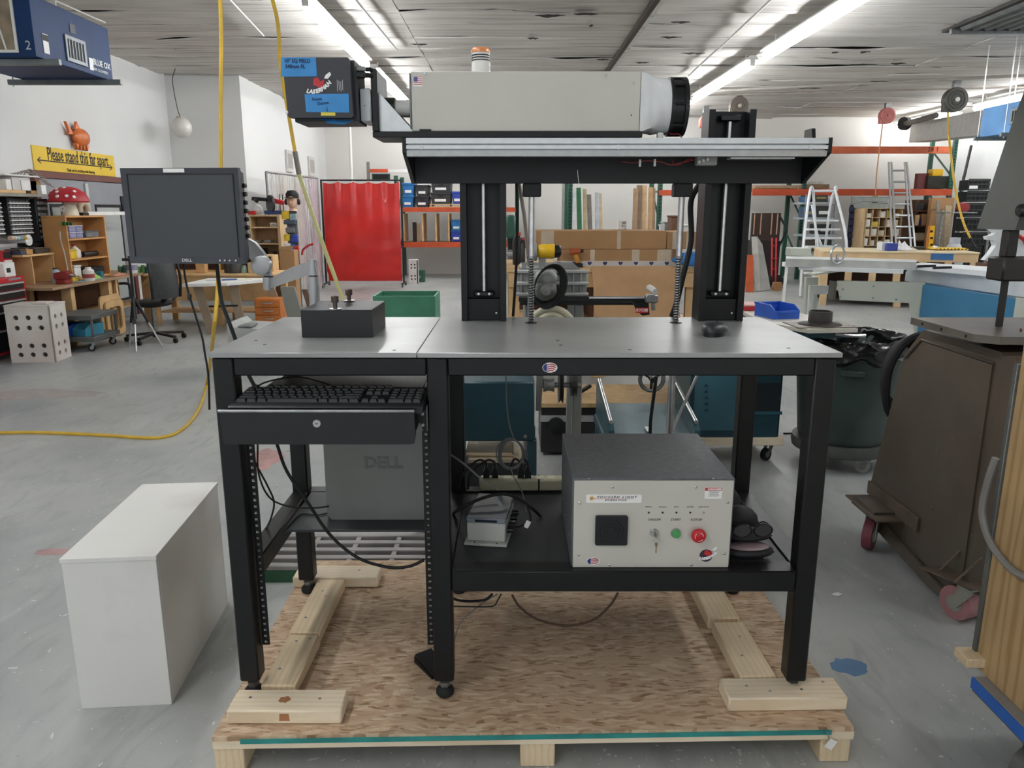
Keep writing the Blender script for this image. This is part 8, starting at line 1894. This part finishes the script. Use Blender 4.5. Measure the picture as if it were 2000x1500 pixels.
for k,(px_,w_,h_,c_,lab)in enumerate(((1732,22,14,'#35459e','blue open tub on the timber bench'),(1722,14,16,'#cdd3dc','pale plastic tub beside the blue tub'),(1740,18,18,'#e8ebef','white bag heaped over the blue tub'),(1768,34,17,'#e9e9ea','crumpled white plastic sheet on the timber bench'),(1785,24,7,'#d9cdb8','cream pad beside the white sheet'),(1800,30,6,'#2f2b28','dark tool roll on the timber bench'),(1842,26,8,'#eef0f2','white packet near the hose end'),(1846,12,4,'#2d4f9a','blue strap on the white packet'))):
 p=W(px_,486,11.1);r_=w_*10.9/1490/2;hh=h_*10.9/1490;b=MB();yy=11.02+.05*k
 if 'sheet' in lab or 'bag' in lab or 'packet' in lab:b.grid(lambda u,v:(p.x+r_*(2*u-1),yy+.25*(v-.5),.7778+hh*max(.03,math.sin(PI*u)*math.sin(PI*v))*(.8+.9*noise.noise((u*5,v*5,k)))),14,10,(0,0,-.0004))
 else:b.box(p.x-r_,p.x+r_,yy-.08,yy+.08,.7778,.7778+hh,.006)
 b.build('bench_item',solid(c_,.5,var=.08),None,lab,'item')
# sliding table saw
ss=thing('sliding_saw','blue and cream sliding table saw with long aluminium beam','panel saw',(4.2,7.0,0))
CRM=mat('saw_cream','#c7ccc0',.45,0,.04,4);BLU=mat('saw_blue','#3f82ab',.42,0,.1,4);ALB=mat('beam_alu','#f0f4f7',.38,.0,.05,6)
def S3(x,y,z):q=FL(x,y,z);return q
Yb_=6.6
# cabinet: blue panel with cream frame
p,q=W(1803,551,6.6),W(1992,640,6.15)
A_,B_=W(1803,556,6.6),W(1984,584,5.75)
b=Q((A_.x,A_.y,.02),(B_.x,B_.y,.02),(B_.x,B_.y,B_.z),(A_.x,A_.y,A_.z),(.25,.35,0));b.build('blue_panel',BLU,ss)
C_=W(2060,588,5.4);b=Q((B_.x,B_.y,.02),(C_.x,C_.y,.02),(C_.x,C_.y,B_.z+.01),(B_.x,B_.y,B_.z+.01),(.25,.35,0));b.build('end_panel',CRM,ss)
pl=[(1634,549),(1807,552),(1804,640),(1775,592),(1640,586)]
c=[W(x,y,6.9-(x-1634)*.0017)for x,y in pl];c[2].z=.02
b=MB();n=len(c);b.add([*c,*[v_+Vector((.04,.06,0))for v_ in c]],[tuple(range(n)),tuple(range(2*n-1,n-1,-1))]+[(i,(i+1)%n,n+(i+1)%n,n+i)[::-1]for i in range(n)]);b.build('cream_panel',CRM,ss)
b=MB();p,q=W(1632,549,6.91),W(1632,586,6.91);b.box(p.x-.022,p.x+.003,6.88,7.0,q.z,p.z,.003);b.build('end_cap',solid('#55564f',.5),ss)
for(x,y)in((1706,559),(1646,565),(1640,580),(1750,585),(1705,582)):q=W(x,y,6.9-(x-1634)*.0017-.004);b=MB();b.cyl((q.x,q.y-.004,q.z),(q.x,q.y,q.z),.008,n=8);b.build('screw',DSTEEL,ss)
q=W(1898,589,6.14);b=MB();b.lathe([(0,q.y-.02),(.012,q.y-.018),(.014,q.y)],(q.x,0,q.z),10,'Y');b.build('knob',solid('#a9c8dc',.4),ss)
# beam and sliding table
z_t=.87
def beam(nm,pts,z0,z1,m,y_=None):
 c=[FL(x,y,z1)for x,y in pts];b=MB();n=len(c)
 b.add([*[Vector((v_.x,v_.y,z0))for v_ in c],*c],[tuple(range(n-1,-1,-1)),tuple(range(n,2*n))]+[(i,(i+1)%n,n+(i+1)%n,n+i)for i in range(n)]);return b.build(nm,m,ss)
beam('sliding_table',[(1765,516),(1990,535),(2060,548),(2060,536),(1990,524),(1800,513)],.83,.87,ALB)
beam('slide_beam',[(1770,521),(1990,545),(2070,556),(2070,549),(1990,537),(1775,516)],.70,.829,ALB)
beam('lower_rail',[(1775,549),(1990,579),(2070,592),(2070,586),(1990,574),(1778,545)],.675,.698,CRM)
beam('fence_bar',[(1535,505),(1790,512),(1790,507),(1535,500)],.83,.90,solid('#c4c6c3',.45,.1))
beam('outrigger',[(1560,519),(1668,524),(1765,527),(1765,519),(1660,514),(1562,512)],.80,.835,ALB)
beam('outrigger_arm',[(1590,535),(1620,530),(1700,520),(1690,516),(1600,528),(1580,533)],.78,.797,CRM)
for x,y in((1697,522),(1718,519),(1763,522)):q=FL(x,y,.835);b=MB();b.cb((q.x,q.y,.82),(.07,.04,.045),.004);b.build('clamp_block',BLKP,ss)
q=FL(1635,508,.9);b=MB();b.tube([(q.x+.06*math.cos(2*PI*i/12),q.y,.95+.08*math.sin(2*PI*i/12))for i in range(12)],.01,8,2,True);b.build('hand_wheel',STEEL,ss)
b=MB();b.cyl((q.x,q.y,.90),(q.x,q.y,.95),.015,n=10);b.build('wheel_post',STEEL,ss)
q=FL(1560,500,.9);b=MB();b.box(q.x-.1,q.x+.1,q.y-.05,q.y+.1,.9005,.98,.006);b.build('stop_block',CRM,ss)
for x,y in((1846,527),(1815,524)):q=FL(x,y,.87);b=MB();b.bar((q.x-.1,q.y,.885),(q.x+.05,q.y,.89),.02,.02,.003);b.build('lever',BLKP,ss)
b=MB();p=W(1592,556,7.6);b.prism([(p.x-.06,0),(p.x+.04,0),(p.x+.02,.69),(p.x-.10,.69)],7.58,7.64);b.build('support_leg',CRM,ss)
p,q=W(1582,558,7.4),W(1632,575,7.4);b=MB();b.box(p.x,q.x,7.4,7.44,q.z,p.z,.003);b.build('cross_panel',WHITEP,ss)
b=MB();b.prism([(p.x,q.z-.001),(p.x+.05,q.z-.001),(p.x+.03,0),(p.x+.01,0)],7.4,7.43);b.build('foot',WHITEP,ss)
b=MB();p,q=W(1533,505,10.3),W(1560,515,10.3);b.box(p.x,p.x+.5,10.3,10.4,.60,.66,.004);t=b.build('white_rail',WHITEP,None,'white trestle rail behind the sliding saw','trestle')
for x_ in(p.x+.05,p.x+.42):b=MB();b.bar((x_-.05,10.25,0),(x_,10.34,.5995),.03,.03,.002);b.build('leg',WHITEP,t);b=MB();b.bar((x_+.05,10.5,0),(x_,10.36,.5995),.03,.03,.002);b.build('leg',WHITEP,t)
# white foam cut-out behind the band saw
wf_=thing('foam_cutout','white foam shape with red edging standing behind the band saw blade','cut-out',base(1965,520,8.5,.9))
pl=[(1923,508),(1935,495),(1945,480),(1942,470),(1930,468),(1928,462),(1938,460),(1945,455),(1935,448),(1930,441),(1938,438),(1952,440),(1965,452),(1995,460),(2005,475),(2005,515),(1940,514)]
b=MB();b.prism([(W(x,y,8.5).x,W(x,y,8.5).z)for x,y in pl],8.5,8.58);b.build('panel',solid('#dfe2e4',.5),wf_)
b=MB();b.tube([W(1970,450,8.49),W(1985,458,8.49),W(2000,468,8.49),W(2005,480,8.49)],.02,8);b.build('red_edging',RED,wf_)
b=MB();q=W(1965,516,8.5);b.box(q.x-.25,q.x+.25,8.45,8.65,0,W(1965,514,8.5).z-.0005,.004);b.build('plinth',BROWN,wf_)
q=W(1937,430,8.9)
t=thing('grey_disc','grey round disc on a post above the white foam shape','disc',(q.x,8.9,0));b=MB();b.cyl((q.x,8.88,q.z),(q.x,8.91,q.z),.085,n=20);b.build('disc',solid('#6d7073',.5),t);b=MB();b.cyl((q.x,8.92,0),(q.x,8.92,q.z),.012,n=8);b.build('post',DSTEEL,t)
# overhead: reels, hoses, right air cleaner, door header
def reel(label,px_,py_,r_px,Y,c_,ring_c):
 q=W(px_,py_,Y);r_=r_px*(Y*.95)/1490;t=thing('hose_reel',label,'reel',(q.x,Y,q.z-r_),group='ceiling hose reels')
 b=MB();b.lathe([(r_*.2,Y-.05),(r_*.95,Y-.045),(r_,Y-.03),(r_,Y+.07),(r_*.95,Y+.08)],(q.x,0,q.z),28,'Y');b.build('drum',solid(c_,.5,var=.1),t)
 b=MB();b.lathe([(0,Y-.075),(r_*.18,Y-.07),(r_*.2,Y-.05)],(q.x,0,q.z),14,'Y');b.build('hub',solid(ring_c,.4),t)
 for k in(.45,.7):b=MB();b.tube([(q.x+r_*k*math.cos(2*PI*i/20),Y-.05,q.z+r_*k*math.sin(2*PI*i/20))for i in range(20)],.008,5,1,True);b.build('ridge',solid(c_,.5,var=.1),t)
 b=MB();b.box(q.x-.05,q.x+.05,Y-.02,Y+.06,q.z+r_*.8,CEIL+.005,.004);b.build('bracket',DSTEEL,t)
 b=MB();b.box(q.x-r_,q.x-r_*.3,Y-.03,Y+.05,q.z-r_,q.z-r_*.2,.006);b.build('outlet',solid(c_,.5,var=.1),t)
 return q
reel('dark grey hose reel with white hub under the ceiling',1866,195,23,12.0,'#4b4a45','#d8d8d4')
reel('faded red cord reel under the ceiling',1733,226,15,14.4,'#b86a64','#b86a64')
reel('small red cord reel half hidden by the gantry column',1378,237,12,14.8,'#c06a60','#c06a60')
reel('brown round reel above the gantry column',1443,207,18,13.4,'#6b6259','#c2bcb2')
cable('yellow hose hanging from the dark reel down to the timber bench',[W(1851,216,12.0),W(1853,260,12.0),W(1858,310,11.6),W(1866,370,11.5),W(1880,430,11.4),W(1895,465,11.3)],.016,YH)
cable('dark nozzle at the end of the yellow hose over the timber bench',[W(1895,465,11.3),W(1902,480,11.25),(W(1907,488,11.2).x,11.2,.80)],.018,BLKP,2)
cable('thin orange cord hanging from the faded red reel',[W(1724,240,14.4),W(1718,290,14.4),W(1712,340,14.4),W(1710,382,14.4)],.011,solid('#c9966e',.5))
b=MB();q=W(1709,388,14.4);b.box(q.x-.04,q.x+.04,14.36,14.44,q.z-.09,q.z+.06,.015);b.build('cord_stop',solid('#b58a34',.5),None,'yellow-brown stop at the end of the orange cord','cord stop')
aircleaner('blue hanging air cleaner, coloured paler for reflected light, above the far racks at the right edge',5.62,6.2,8.3,9.6,2.19,2.52,'#6a9fd6',5.62,(8.75,9.05,2.28,2.45),(9.0,9.5))  # paler blue puts the reflected light into the case colour
b=MB();a_,c_=W(1785,268,15.6),W(1918,236,11.6);b.bar((a_.x+.1,a_.y,a_.z+.08),(c_.x+.35,c_.y,c_.z+.0),.35,.36,.01);dh_=b.build('door_housing',solid('#a7a6a2',.5,.1,var=.08),None,'long grey roller door housing high on the block wall','housing')
b=MB();b.cyl((a_.x-.25,a_.y-.1,a_.z+.24),(a_.x*.45+c_.x*.55-.2,a_.y*.45+c_.y*.55,a_.z*.45+c_.z*.55+.22),.05,n=12);b.build('shaft',solid('#4a4744',.5,.3),dh_)
b=MB();b.cyl((a_.x-.32,a_.y-.15,a_.z+.24),(a_.x-.22,a_.y-.1,a_.z+.24),.12,n=18);b.build('end_plate',BLKM,dh_)
